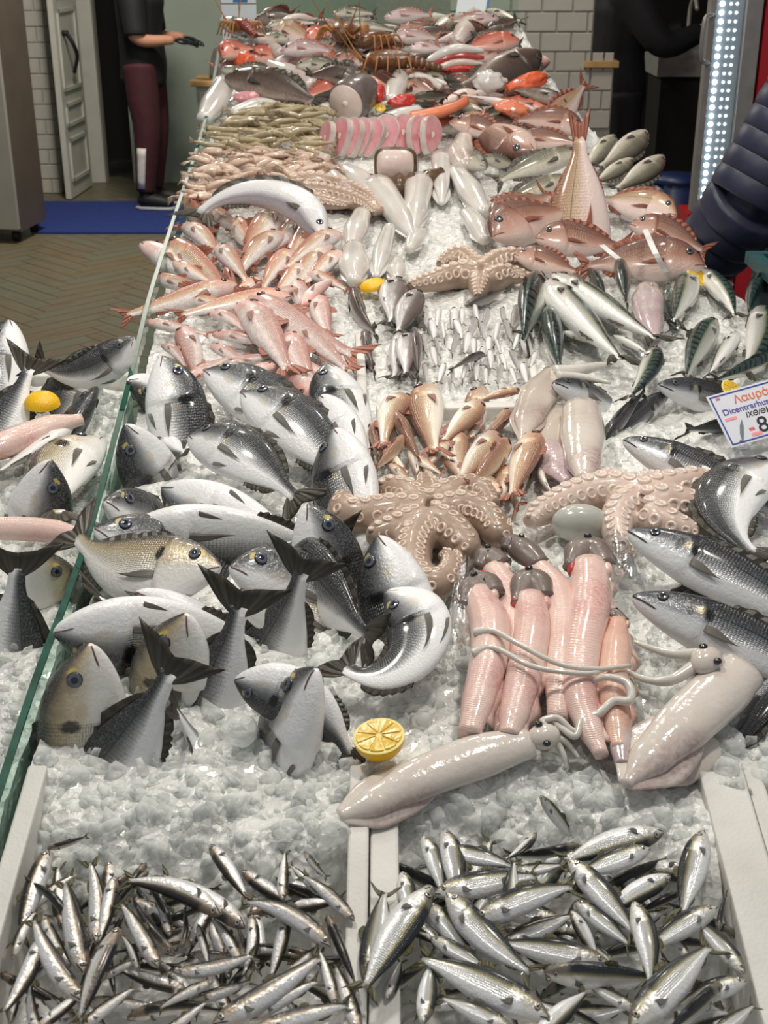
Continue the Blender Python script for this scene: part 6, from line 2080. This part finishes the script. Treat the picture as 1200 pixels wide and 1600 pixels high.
# white squid and cleaned pieces at the back
_wb = [([(318, 186), (335, 160), (352, 130)], [12, 20, 17], 'white_flesh', 'white squid hanging at the left rim beside the dark fish'), ([(362, 176), (405, 164), (452, 170)], [8, 13, 7], 'white_flesh', 'white squid strip above the shrimps'),
       ([(420, 100), (452, 116), (488, 134)], [10, 18, 12], 'squid', 'cream squid body above the long dark fish'), ([(388, 50), (412, 66), (440, 84)], [7, 13, 10], 'squid', 'cream squid beside the red lobster'),
       ([(612, 158), (618, 138), (628, 114)], [13, 17, 12], 'white_flesh', 'white squid body right of the fish steak'), ([(640, 118), (664, 124), (690, 136)], [8, 9, 6], 'white_flesh', 'white squid arm above the dark oval fish'),
       ([(712, 66), (728, 46), (742, 24)], [12, 17, 14], 'squid', 'cream tail piece standing in the back row'), ([(605, 184), (628, 180), (655, 172)], [10, 13, 10], 'white_flesh', 'white piece between salmon fillet and steaks'),
       ([(730, 262), (720, 240), (725, 215)], [18, 22, 14], 'squid', 'cream cuttlefish beside the olive fish'), ([(545, 300), (532, 285), (520, 270)], [9, 12, 8], 'squid', 'cream squid ring end left of the brown cut fish'),
       ([(470, 232), (488, 244), (512, 250)], [10, 14, 10], 'squid', 'cream squid at the right of the baby squid pile')]
for ln, rs, mt, lab in _wb:
    squid(lab, ln, rs, mat=mt, lift=.035, flat=.75, group='white pieces at the back')

# fish with open belly: white walls and red inside
c = at(710, 100, .06)
s = dscale(c)
t = thing('opened_fish', 'opened fish with white belly walls and red inside', 'fish', tuple(c), group=G)
for nm, dy, mt, r1 in (('belly_wall', -17, 'white_flesh', 9), ('inside', -6, 'raw_red', 8), ('belly_wall', 4, 'steak_white', 8), ('inside', 14, 'roe_red', 8), ('belly_wall', 24, 'skin_brown', 7)):
    P = catmull([Vector((-44 * s, dy * -.2 * s, -(dy + 14) * s * .9)), Vector((0, dy * -.2 * s, -(dy - 6) * s * .9)), Vector((46 * s, dy * -.2 * s, -(dy - 4) * s * .9))], 8)
    MB().tube(P, [r1 * s * (.35 + .65 * math.sin(PI * (i / 16) ** .8)) for i in range(17)], 12).build(nm, M[mt], t)
def blob(name, label, cat, px, py, rx, ry, mat, lift=.05, lumps=.12, group=G, seed=1, ang=0.0):
    c = at(px, py, lift)
    s = dscale(c)
    u = to_view(c, .5)
    x = Vector((1, 0, 0))
    y = u.cross(x).normalized()
    xr = x * math.cos(ang) + y * math.sin(ang)
    yr = y * math.cos(ang) - x * math.sin(ang)
    mb = MB()
    ellipsoid(mb, Vector((0, 0, 0)), rx * s, ry * s, ry * s * .75, 26, 16, (xr, yr, u))
    for i, v in enumerate(mb.v):
        q = v / (ry * s)
        mb.v[i] = v * (1 + lumps * noise.noise(q * 1.6 + Vector((seed, 0, 0))) + lumps * .7 * noise.noise(q * 4.2 + Vector((0, seed, 0))))
    o = mb.build(name, M[mat])
    o.location = c
    return tag(o, label, cat, group)
blob('orange_roe', 'orange lump of fish roe at the right rim', 'roe', 822, 130, 36, 15, 'roe', .06, .25, seed=3, ang=.42)
blob('red_roe', 'small red roe between the fish steak and white squid', 'roe', 590, 146, 12, 16, 'roe_red', .06, .25, seed=5)
blob('red_roe', 'red roe under the white squid body in back', 'roe', 628, 158, 22, 11, 'roe_red', .05, .25, seed=6, ang=.2)
blob('orange_flesh', 'coral orange flesh piece under the red fish corner', 'fish piece', 382, 95, 16, 14, 'roe', .045, .25, seed=8)
blob('white_lump', 'white cleaned fish lump on the dark flatfish', 'fish piece', 766, 128, 25, 19, 'white_flesh', .06, .3, seed=9)
blob('salmon_piece', 'salmon coloured fillet piece above the orange brown fish', 'fillet', 800, 170, 28, 14, 'salmon', .06, .3, seed=12, ang=-.3)
blob('pink_piece', 'pink flesh piece under the long dark fish', 'fish piece', 385, 152, 22, 10, 'steak_pink', .05, .25, seed=14)
# salmon fillet
P = path3([(640, 186, .07), (672, 180, .075), (705, 172, .08), (730, 160, .08)], .07, 6)
g = [[p + Vector((0, -.028, -.006)), p + Vector((0, -.01, .012)), p + Vector((0, .012, .012)), p + Vector((0, .032, -.004))] for p in P]
tag(MB().sheet(g, .008).build('salmon_fillet', M['salmon']), 'long salmon orange fillet behind the pink steaks', 'fillet')

# fan of pink steaks
SK = {}
def steak_parts():
    out = Vector((0, 0, 0))
    # leaf-shaped slice in the x-z plane, thickness along y
    n = 26
    ol = []
    for k in range(n):
        a = 2 * PI * k / n
        ol.append((math.sin(a) * .36 * (1 - .35 * math.cos(a)), -math.cos(a) * .60))
    def slab(sc, y0, y1, nm, mt):
        vs = [(x * sc, y, z * sc) for y in (y0, y1) for x, z in ol]
        fs = [tuple(range(n)), tuple(range(n, 2 * n))[::-1]] + [(k, n + k, n + (k + 1) % n, (k + 1) % n) for k in range(n)]
        return (nm, new_mesh(nm, vs, fs, M[mt], smooth=False))
    return [slab(1.0, -.10, .10, 'skin', 'steak_skin'), slab(.92, -.115, .115, 'flesh', 'steak_pink'), slab(.16, -.12, .12, 'backbone', 'bone')]
SKP = steak_parts()
_st = [(512, 216, 46, -28, -50), (535, 214, 52, -18, -45), (552, 215, 52, -12, -40), (566, 214, 50, -5, -35), (582, 215, 52, 4, -30), (602, 212, 54, 12, 10), (628, 208, 50, 20, 20), (652, 212, 54, 28, 30), (672, 212, 54, 34, 38)]
for i, (px, py, hh, tilt, yaw) in enumerate(_st):
    c = at(px, py, .05)
    s = hh * dscale(c)
    t = thing('fish_steak', 'pink fish steak, %s from left in the fan of slices' % ORD[i], 'fish steak', tuple(c), group='fan of pink fish steaks')
    t.rotation_euler = (rad(-22), rad(tilt), rad(yaw))
    t.scale = (s, s, s)
    for nm, me in SKP:
        link(nm, me, t)
# brown fish trunk cut open, showing a pale pink face
c = at(618, 258, .06)
s = dscale(c)
t = thing('cut_fish_trunk', 'brown fish trunk with a pale square cut face', 'fish piece', tuple(c), group=G)
ax = Vector((.05, .93, -.25)).normalized()
def squarish(mb, stations, n=24):
    vs, fs = [], []
    for q, rx, rz in stations:
        for k in range(n):
            a = 2 * PI * k / n
            ca, sa = math.cos(a), math.sin(a)
            vs.append(ax * q + Vector((rx * math.copysign(abs(ca) ** .55, ca), 0, rz * math.copysign(abs(sa) ** .55, sa))))
    m = len(stations)
    for i in range(m - 1):
        for k in range(n):
            fs.append((i * n + k, i * n + (k + 1) % n, (i + 1) * n + (k + 1) % n, (i + 1) * n + k))
    fs += [tuple(range(n))[::-1], tuple((m - 1) * n + k for k in range(n))]
    return mb.add(vs, fs)
squarish(MB(), [(-.012, 33 * s, 27 * s), (0, 34 * s, 28 * s), (.06, 36 * s, 27 * s), (.12, 30 * s, 20 * s), (.16, 14 * s, 8 * s)]).build('skin', M['skin_brown'], t)
squarish(MB(), [(-.022, 27 * s, 21 * s), (-.016, 29 * s, 22.5 * s), (-.0125, 29 * s, 22.5 * s)]).build('cut_face', M['steak_white'], t)
mb = MB().tube(catmull([Vector((-.085, .02, -.035)), Vector((-.04, -.015, -.052)), Vector((.02, -.02, -.058)), Vector((.07, -.01, -.045)), Vector((.125, .03, -.02))], 6), [.012 + .026 * math.sin(PI * i / 24) * (1 + .25 * math.sin(i * 1.3)) for i in range(25)], 14)
mb.build('skin_fold', M['skin_brown'], t)
# white steak of a thick fish, with grey skin behind
c = at(548, 156, .06)
s = dscale(c)
t = thing('white_fish_chunk', 'thick white fish chunk with grey skin behind its cut face', 'fish piece', tuple(c), group=G)
ax = Vector((.45, .85, .25)).normalized()
P = [ax * q for q in (-.03, -.028, .0, .05, .09, .12)]
MB().tube([p for p in P], [31 * s, 32 * s, 33 * s, 32 * s, 27 * s, 12 * s], 24).build('skin', M['skin_grey'], t)
MB().tube([ax * -.036, ax * -.030], [28 * s, 29.5 * s], 24).build('cut_face', M['steak_white'], t)
MB().tube([ax * -.039, ax * -.036], [5 * s, 5.5 * s], 12).build('backbone', M['bone'], t)

# spiny lobsters
def lobster(label, px, py, lift, L, heading, mt, pitch=.3):
    c = at(px, py, lift)
    t = thing('spiny_lobster', label, 'lobster', tuple(c), heading, group='spiny lobsters')
    r = L * .16
    body = catmull([Vector((0, L * .45, 0)), Vector((0, L * .2, .01)), Vector((0, 0, .015)), Vector((0, -L * .15, .01))], 5)
    MB().tube(body, [r * .5, r * .75, r * .95, r * 1.0, r * 1.05, r * 1.05, r * 1.05, r * 1.0, r * .95, r * .9, r * .88, r * .86, r * .84, r * .82, r * .8, r * .8], 14, flat=.85).build('carapace', M[mt], t)
    for i in range(6):
        y0 = -L * .15 - i * L * .075
        rr = r * (.82 - .07 * i)
        MB().tube([Vector((0, y0, .008 - i * .004)), Vector((0, y0 - L * .03, .009 - i * .004)), Vector((0, y0 - L * .078, .005 - i * .004))], [rr * .9, rr, rr * .86], 14, flat=.75).build('tail_segment', M[mt], t)
    for sg in (-1, 0, 1):
        g = [[Vector((sg * r * .35 + (q - .5) * r * .6 * (1 + v), -L * .6 - L * .12 * v, -.015)) for q in (0, .5, 1)] for v in (0, .5, 1)]
        MB().sheet(g, .002).build('tail_fan', M[mt], t)
    for sg in (-1, 1):
        MB().tube(catmull([Vector((sg * r * .35, L * .42, .01)), Vector((sg * r * .9, L * .55, .03)), Vector((sg * r * 1.6, L * .70, .08)), Vector((sg * r * 2.4, L * .85, .14))], 6), [.0035 - .0025 * i / 18 for i in range(19)], 7).build('antenna', M['antenna'], t)
        for i in range(5):
            y0 = L * (.28 - .09 * i)
            MB().tube(catmull([Vector((sg * r * .7, y0, 0)), Vector((sg * r * 1.7, y0 + .01 * (2 - i), .025)), Vector((sg * r * 2.3, y0 + .018 * (2 - i), -.02))], 4), [.0055 - .0004 * k for k in range(9)], 7).build('leg', M['antenna'], t)
        m3 = MB()
        ellipsoid(m3, Vector((sg * r * .4, L * .44, r * .55)), .006, .006, .006, 10, 7)
        m3.build('eye', M['pupil'], t)
    return t
lobster('reddish spiny lobster at the far left corner', 380, 46, .07, .17, .5, 'shell_red')
lobster('brown spiny lobster head on with long antennae in the back row', 541, 52, .07, .24, 3.0, 'shell_brown')
lobster('brown spiny lobster right of the head on one', 590, 66, .06, .20, 2.4, 'shell_brown')
lobster('brown spiny lobster lying sideways above the white squid', 620, 100, .06, .24, 1.5, 'shell_brown')

# shrimps and baby squid
R2 = random.Random(21)
def shrimp_parts(bend):
    P, Rr = [], []
    a, p = -.3, Vector((.5, 0, 0))
    for i in range(19):
        u = i / 18
        P.append(p.copy())
        Rr.append((.03 + .10 * math.sin(PI * min(1, .15 + u * .75)) ** .8) * (1 - .55 * u) * (1.06 if i % 3 == 0 and u > .35 else 1))
        a += bend * (.2 if u < .35 else 1) / 18
        p = p + Vector((-math.cos(a), 0, -math.sin(a))) * (1 / 18)
    body = MB().tube(P, Rr, 10, flat=1.1).mesh('shrimp_body', M['shrimp'])
    e = P[-1]
    d = (P[-1] - P[-3]).normalized()
    g = [[e + d * (.16 * v) + Vector((0, (q - .5) * (.06 + .18 * v), 0)) for q in (0, .25, .5, .75, 1)] for v in (0, .5, 1)]
    fan = MB().sheet(g, .006).mesh('tail_fan', M['shrimp'])
    mb = MB()
    for k in range(3):
        mb.tube(catmull([P[0], P[0] + Vector((.15, .05 * (k - 1), .06)), P[0] + Vector((.3, .14 * (k - 1), -.02 - .04 * k))], 4), .006, 5)
    feel = mb.mesh('feelers', M['shrimp_leg'])
    return [('body', body), ('tail_fan', fan), ('feelers', feel)]
SHR = [shrimp_parts(b) for b in (.5, 1.1, 1.7)]
def in_poly(x, y, poly):
    ins = False
    for i in range(len(poly)):
        (x0, y0), (x1, y1) = poly[i], poly[i - 1]
        if (y0 > y) != (y1 > y) and x < (x1 - x0) * (y - y0) / (y1 - y0) + x0:
            ins = not ins
    return ins
poly = [(318, 232), (345, 190), (395, 164), (500, 158), (512, 205), (500, 238), (400, 236)]
k = 0
while k < 90:
    x, y = R2.uniform(315, 515), R2.uniform(156, 240)
    if not in_poly(x, y, poly):
        continue
    c = at(x, y, .02 + .03 * R2.random())
    s = R2.uniform(.075, .11)
    t = thing('shrimp', 'raw greenish shrimp in the pile beside the rear glass', 'shrimp', tuple(c), group='raw shrimps piled at the rear left')
    t.rotation_euler = (R2.choice((PI / 2, -PI / 2, 1.0, -1.0)) + R2.uniform(-.3, .3), R2.uniform(-.25, .25), R2.choice((0, PI)) + R2.uniform(-.5, .5))
    t.scale = (s, s, s)
    for nm, me in R2.choice(SHR):
        link(nm, me, t)
    k += 1
def baby_parts(b):
    P = catmull([Vector((-.5, 0, 0)), Vector((-.2, 0, b * .10)), Vector((.15, 0, b * .05)), Vector((.25, 0, 0))], 5)
    rr = [.02 + .12 * math.sin(PI * min(1, i / 15 * .82)) ** .7 for i in range(16)]
    body = MB().tube(P, rr, 11, flat=.7).mesh('mantle', M['baby_squid'])
    mb = MB()
    ellipsoid(mb, Vector((.32, 0, 0)), .085, .08, .06, 10, 7)
    head = mb.mesh('head', M['baby_squid'])
    mb = MB()
    for q in range(5):
        y = (q - 2) * .028
        mb.tube(catmull([Vector((.36, y, 0)), Vector((.5, y * 2 + .02 * b, .02)), Vector((.66, y * 3.2 + .06 * b, -.03))], 4), [.024 - .002 * i for i in range(9)], 6)
    return [('mantle', body), ('head', head), ('arms', mb.mesh('arms', M['baby_squid']))]
BBY = [baby_parts(b) for b in (-1, .3, 1)]
poly = [(282, 305), (300, 262), (318, 236), (400, 236), (498, 238), (520, 262), (470, 292), (400, 300), (330, 318)]
k = 0
while k < 110:
    x, y = R2.uniform(282, 520), R2.uniform(232, 318)
    if not in_poly(x, y, poly):
        continue
    c = at(x, y, .018 + .032 * R2.random())
    s = R2.uniform(.075, .115)
    t = thing('baby_squid', 'small beige squid in the pile beside the rear glass', 'squid', tuple(c), group='baby squid piled at the rear left')
    t.rotation_euler = (R2.uniform(-1.2, 1.2), R2.uniform(-.35, .35), R2.choice((0, PI)) + R2.uniform(-.6, .6))
    t.scale = (s, s, s)
    for nm, me in R2.choice(BBY):
        link(nm, me, t)
    k += 1
# dark shellfish in the box at the right edge
M['mussel'] = flesh_mat('mussel_shell', lin(62, 52, 44), lin(38, 34, 34), 0.25, 60, (lin(120, 80, 50), 0.5), sss=0)
for i in range(60):
    c = Vector((R2.uniform(.432, .60), R2.uniform(.92, 1.165), 0))
    c.z = zs(c.y) - .02 + R2.uniform(0, .015)
    mb = MB()
    s = R2.uniform(.018, .028)
    ellipsoid(mb, Vector((0, 0, 0)), s, s * .55, s * .38, 12, 8)
    for q, v in enumerate(mb.v):
        mb.v[q] = Vector((v.x, v.y * (1 - .35 * v.x / s), v.z * (1 - .2 * v.x / s)))
    o = mb.build('mussel', M['mussel'])
    o.location = c
    o.rotation_euler = (R2.uniform(-.6, .6), R2.uniform(-.5, .5), R2.uniform(0, 6.28))
    tag(o, 'dark mussel shell in the box at the right edge', 'mussel', 'mussels in the right edge box')
# large clear lumps of ice lying on the heap
for lab, px, py, r, sd in (('large clear ice lump in front of the upright white bellied bream', 372, 1142, 34, 2), ('flat clear ice plate beside the foam box walls', 520, 1300, 30, 7)):
    c = at(px, py, .02)
    rr = r * dscale(c)
    mb = MB()
    ellipsoid(mb, Vector((0, 0, 0)), rr, rr * .9, rr * .75, 20, 14)
    for q, v in enumerate(mb.v):
        n = v.normalized()
        f = 1.0
        rq = random.Random(sd)
        for _ in range(14):
            pl = Vector((rq.gauss(0, 1), rq.gauss(0, 1), rq.gauss(0, 1))).normalized()
            dd = n.dot(pl)
            if dd > .05:
                f = min(f, .80 / dd)
        mb.v[q] = v * f
    o = mb.build('ice_lump', M['ice'], smooth=False)
    o.location = c
    tag(o, lab, 'ice')

# ================================================================== PEOPLE
M['skin'] = flesh_mat('human_skin', lin(196, 146, 120), lin(184, 132, 108), 0.45, 8, sss=0.1, bump=0.05, coat=0.0)
M['hair'] = mat_simple('hair_dark', lin(38, 30, 26), 0.5, var=0.3, scale=80, bump=0.4)
M['jacket_black'] = mat_simple('jacket_black', lin(20, 20, 26), 0.75, var=0.15, scale=14, bump=0.2)
M['navy'] = mat_simple('puffer_navy', lin(34, 38, 62), 0.45, var=0.15, scale=30, bump=0.25)
M['jeans'] = mat_simple('jeans', lin(70, 92, 122), 0.8, var=0.15, scale=60, bump=0.2)
M['burgundy'] = mat_simple('burgundy_cloth', lin(66, 26, 34), 0.8, var=0.12, scale=20, bump=0.2)
M['white_cloth'] = mat_simple('white_cloth', lin(214, 210, 206), 0.7)
M['glove'] = mat_simple('glove_black', lin(22, 24, 28), 0.35)
M['sole'] = mat_simple('sole_white', lin(186, 188, 190), 0.5)
M['iris'] = mat_simple('iris_brown', lin(60, 40, 28), 0.2)
M['lips'] = mat_simple('lips_skin', lin(176, 108, 98), 0.5)

def radii_lerp(rs, n):
    out = []
    for i in range(n):
        t = i / (n - 1) * (len(rs) - 1)
        k = min(int(t), len(rs) - 2)
        out.append(rs[k] + (rs[k + 1] - rs[k]) * (t - k))
    return out

def hand_mesh(name, wrist, d, up, mat, curl=.5):
    """palm and five fingers; d = direction of the hand, up = back of the hand"""
    d = Vector(d).normalized()
    up = Vector(up)
    up = (up - d * up.dot(d)).normalized()
    sd = d.cross(up)
    mb = MB()
    ellipsoid(mb, Vector(wrist) + d * .05, .055, .042, .018, 14, 9, (d, sd, up))
    for k, (o, ln) in enumerate(((-.032, .066), (-.011, .078), (.011, .074), (.031, .058))):
        p0 = Vector(wrist) + d * .085 + sd * o
        p1 = p0 + d * (ln * .45) - up * (.008 * curl)
        p2 = p1 + (d * (1 - .5 * curl) - up * (.6 * curl)).normalized() * (ln * .32)
        p3 = p2 + (d * (1 - .9 * curl) - up * (1.1 * curl)).normalized() * (ln * .26)
        mb.tube([p0 - d * .02, p0, p1, p2, p3], [.0095, .0098, .009, .0084, .006], 8)
    p0 = Vector(wrist) + d * .03 - sd * .036
    mb.tube([p0, p0 + d * .03 - sd * .022 - up * .008, p0 + d * .056 - sd * .026 - up * .016, p0 + d * .072 - sd * .020 - up * .022], [.013, .0115, .010, .007], 8)
    return remesh(mb, name, mat, .0045, 3)

def head_parts(t, c, fwd, mat_hair):
    """head with face; c = centre of the head, fwd = facing"""
    f = Vector(fwd).normalized()
    up = Vector((0, 0, 1))
    s = up.cross(f)
    mb = MB()
    ellipsoid(mb, c, .095, .076, .118, 24, 16, (f, s, up))
    ellipsoid(mb, c + f * .02 - up * .06, .07, .058, .062, 18, 12, (f, s, up))
    ellipsoid(mb, c + f * .094 - up * .012, .018, .013, .026, 10, 8, (f, s, up))
    for sg in (-1, 1):
        ellipsoid(mb, c + s * (.077 * sg) - up * .01 - f * .008, .018, .008, .032, 10, 8, (f, s, up))
    mb.tube([c - up * .20 - f * .02, c - up * .07 - f * .01], [.058, .054], 14)
    link('head', remesh(mb, 'head', M['skin'], .007, 4), t)
    for sg in (-1, 1):
        m2 = MB()
        ellipsoid(m2, c + f * .082 + s * (.032 * sg) + up * .006, .010, .013, .009, 12, 8, (f, s, up))
        m2.build('eye', M['white_cloth'], t)
        m2 = MB()
        ellipsoid(m2, c + f * .090 + s * (.032 * sg) + up * .006, .004, .006, .006, 10, 6, (f, s, up))
        m2.build('iris', M['iris'], t)
    m2 = MB()
    ellipsoid(m2, c + f * .086 - up * .052, .008, .024, .008, 12, 8, (f, s, up))
    m2.build('mouth', M['lips'], t)
    m2 = MB()
    ellipsoid(m2, c - f * .014 + up * .028, .100, .084, .104, 22, 14, (f, s, up))
    m2.build('hair', mat_hair, t)

def person(label, loc, rotz, k, jacket, trousers, skel, gloves=None, puffy=False, sleeve_to_wrist=True, stripe=False, shoes='black'):
    t = thing('person', label, 'person', loc, rotz)
    J = {n: Vector(p) * k for n, p in skel.items()}
    # continuous body
    X = (1, 0, 0)
    def limb(mb, pts, rs):
        mb.tube(catmull(pts, 6), radii_lerp(rs, (len(pts) - 1) * 6 + 1), 14)
    def torso(mb, z0, grow, neck=True):
        P = [Vector((J['spine'].x, 0, z0)), J['pelvis'], J['spine'], J['chest'], J['chest'].lerp(J['neck'], .55)]
        rs = [.175, .178, .165, .190, .15]
        if neck:
            P.append(J['neck']); rs.append(.06)
        mb.tube(catmull(P, 6), [(r + grow) * k for r in radii_lerp(rs, (len(P) - 1) * 6 + 1)], 22, flat=.80, upv=X)
    mb = MB()
    torso(mb, J['pelvis'].z - .10 * k, -.012)
    limb(mb, [J['neck'] - Vector((0, 0, .04)), J['neck'], J['neck'] + Vector((.015, 0, .07))], [.058 * k, .055 * k, .052 * k])
    for s in 'lr':
        limb(mb, [J['chest'].lerp(J['sh_' + s], .5), J['sh_' + s], J['el_' + s], J['wr_' + s]], [.07 * k, .066 * k, .048 * k, .030 * k])
        limb(mb, [J['hip_' + s] + Vector((0, 0, .02)), J['kn_' + s], J['an_' + s]], [.092 * k, .062 * k, .042 * k])
    link('body', remesh(mb, 'person_body', M['skin'], .014, 3), t)
    # jacket
    mb = MB()
    torso(mb, J['pelvis'].z - .13 * k, .012)
    for s in 'lr':
        q = [J['chest'].lerp(J['sh_' + s], .5), J['sh_' + s], J['el_' + s]]
        rr = [.10 * k, .094 * k, .074 * k]
        if sleeve_to_wrist:
            q.append(J['wr_' + s]); rr.append(.052 * k)
        limb(mb, q, rr)
    link('jacket', remesh(mb, 'jacket', M[jacket], .013, 3), t)
    if puffy:
        # quilted rings of a down jacket around torso and sleeves
        for s in 'lr':
            for a, b_, r0, r1, n in (('sh_' + s, 'el_' + s, .118, .108, 6), ('el_' + s, 'wr_' + s, .107, .080, 5)):
                for i in range(n):
                    u0, u1 = i / n, (i + 1) / n
                    p0, p1 = J[a].lerp(J[b_], u0), J[a].lerp(J[b_], u1)
                    r = (r0 + (r1 - r0) * (u0 + u1) / 2) * k
                    d = p1 - p0
                    P = [p0 - d * .06, p0 + d * .12, p0 + d * .5, p0 + d * .88, p1 + d * .06]
                    MB().tube(P, [r * .975, r * 1.0, r * 1.015, r * 1.0, r * .975], 20).build('quilted_ring', M[jacket], t)
        n = 7
        for i in range(n):
            u0, u1 = i / n, (i + 1) / n
            z0, z1 = J['pelvis'].z - .06 * k, J['chest'].z + .09 * k
            p0 = Vector((J['spine'].x, 0, z0 + (z1 - z0) * u0))
            p1 = Vector((J['spine'].x, 0, z0 + (z1 - z0) * u1))
            d = p1 - p0
            r = (.21 + .025 * math.sin(PI * u0)) * k * (1 if i < 6 else .9)
            MB().tube([p0 - d * .05, p0 + d * .15, p0 + d * .5, p0 + d * .85, p1 + d * .05], [r * .96, r * 1.0, r * 1.02, r * 1.0, r * .96], 26, flat=.72, upv=(1, 0, 0)).build('quilted_ring', M[jacket], t)
        MB().tube([J['neck'] - Vector((0, 0, .05)) * k, J['neck'] + Vector((.0, 0, .04)) * k], [.095 * k, .085 * k], 18).build('collar', M[jacket], t)
    # trousers
    mb = MB()
    mb.tube([J['pelvis'] + Vector((0, 0, -.12)) * k, J['pelvis'], J['pelvis'] + Vector((0, 0, .08)) * k], [.165 * k, .182 * k, .172 * k], 20, flat=.68, upv=X)
    for s in 'lr':
        limb(mb, [J['hip_' + s] + Vector((0, 0, .02)), J['hip_' + s].lerp(J['kn_' + s], .5), J['kn_' + s], J['an_' + s] + Vector((0, 0, .03)) * k], [.115 * k, .108 * k, .092 * k, .066 * k])
    link('trousers', remesh(mb, 'trousers', M[trousers], .013, 3), t)
    if stripe:
        for s in 'r':
            g = []
            for i in range(6):
                u = i / 5
                p = J['kn_' + s].lerp(J['an_' + s] + Vector((0, 0, .06)) * k, .25 + .75 * u)
                r = (.092 + (.066 - .092) * (.25 + .75 * u)) * k * 1.02
                g.append([p + Vector((math.cos(a) * r, math.sin(a) * r, 0)) for a in (-2.1, -1.85, -1.6, -1.35)])
            MB().sheet(g, .004).build('side_stripe', M['white_cloth'], t)
    # shoes
    for s in 'lr':
        a, to = J['an_' + s], J['to_' + s]
        d = Vector((to.x - a.x, to.y - a.y, 0)).normalized()
        mb = MB()
        P = [Vector((a.x, a.y, .055)) - d * .05, Vector((a.x, a.y, .06)) - d * .03, Vector((a.x, a.y, .065)) + d * .03, Vector((a.x, a.y, .055)) + d * .10, Vector((a.x, a.y, .045)) + d * .16, Vector((a.x, a.y, .04)) + d * .19]
        mb.tube(P, [.03, .048, .052, .048, .042, .022], 14, flat=.95)
        mb.tube([Vector((a.x, a.y, .05)), Vector((a.x, a.y, .12))], [.05, .045], 12)
        sh = mb.build('shoe', M[shoes], t)
        g = [[p + d.cross(Vector((0, 0, 1))) * q for q in (-.042 * f, 0, .042 * f)] for p, f in ((Vector((a.x, a.y, .012)) - d * .07, .6), (Vector((a.x, a.y, .012)) - d * .03, 1), (Vector((a.x, a.y, .012)) + d * .08, 1.05), (Vector((a.x, a.y, .012)) + d * .16, .95), (Vector((a.x, a.y, .012)) + d * .2, .5))]
        MB().sheet(g, .011, (0, 0, 1)).build('sole', M['sole'], sh)
    # hands
    for s in 'lr':
        d = (J['wr_' + s] - J['el_' + s]).normalized()
        link('hand' if not gloves else 'gloved_hand', hand_mesh('hand', J['wr_' + s] + d * .01, d, (0, .3 if s == 'l' else -.3, 1), M[gloves] if gloves else M['skin']), t)
    head_parts(t, J['head'], (1, 0, 0), M['hair'])
    return t

base = {'pelvis': (0, 0, .96), 'spine': (-.01, 0, 1.14), 'chest': (0, 0, 1.34), 'neck': (.015, 0, 1.49), 'head': (.05, 0, 1.63),
        'sh_l': (0, .18, 1.42), 'sh_r': (0, -.18, 1.42), 'el_l': (.03, .24, 1.13), 'el_r': (.03, -.24, 1.13), 'wr_l': (.25, .13, 1.10), 'wr_r': (.25, -.13, 1.10),
        'hip_l': (0, .1, .93), 'hip_r': (0, -.1, .93), 'kn_l': (.02, .11, .51), 'kn_r': (.02, -.11, .51), 'an_l': (-.02, .11, .09), 'an_r': (-.02, -.11, .09), 'to_l': (.18, .12, .02), 'to_r': (.18, -.12, .02)}
# worker at the left, seen from the side, holding out his gloved hands
w = floor_at(241, 326)
person('worker in black jacket and burgundy trousers, black gloves held out', (w.x, w.y, .015), rad(-6), 1.0, 'jacket_black', 'burgundy', base, gloves='glove', sleeve_to_wrist=False, stripe=True)
# customer in a navy down jacket at the right edge, arm hanging by the counter
sk = dict(base)
sk.update({'el_r': (.06, -.30, 1.14), 'wr_r': (.20, -.30, .92), 'el_l': (.10, .29, 1.14), 'wr_l': (.26, .24, .93), 'sh_l': (0, .20, 1.40), 'sh_r': (0, -.20, 1.40)})
person('person in navy quilted jacket and jeans at the right edge', (1.13, 3.22, .0), rad(140), 1.0, 'navy', 'jeans', sk, puffy=True)
# cook in black in the dark kitchen, reaching towards the sink
sk = dict(base)
sk.update({'el_r': (.16, -.22, 1.20), 'wr_r': (.38, -.14, 1.24), 'el_l': (.16, .22, 1.20), 'wr_l': (.38, .14, 1.24)})
c = plane_at(962, 150, 7.25)
person('person in black clothes working in the dark kitchen', (c.x, 7.25, 0), rad(5), 1.02, 'jacket_black', 'jacket_black', sk)

# stack of teal crates behind the person's side of the counter
M['crate'] = mat_simple('crate_teal', lin(42, 82, 84), 0.45)
cx, cy = at(1182, 430, .0).x + .13, 2.62
for i in range(4):
    z0 = .27 * i + .001
    t = thing('plastic_crate', 'teal plastic crate at the right edge, %s from the floor' % ORD[i], 'crate', (cx, cy, z0), group='stacked teal crates')
    MB().box(-.15, -.2, 0, .15, .2, .02).build('crate_base', M['crate'], t, smooth=False)
    for (x0, y0, x1, y1) in ((-.15, -.2, -.135, .2), (.135, -.2, .15, .2), (-.134, -.2, .134, -.185), (-.134, .185, .134, .2)):
        MB().box(x0, y0, .021, x1, y1, .235).build('crate_side', M['crate'], t, smooth=False)
    MB().box(-.165, -.215, .236, .165, -.186, .262).box(-.165, .186, .236, .165, .215, .262).box(-.165, -.185, .236, -.136, .185, .262).box(.136, -.185, .236, .165, .185, .262).build('crate_lip', M['crate'], t, smooth=False)
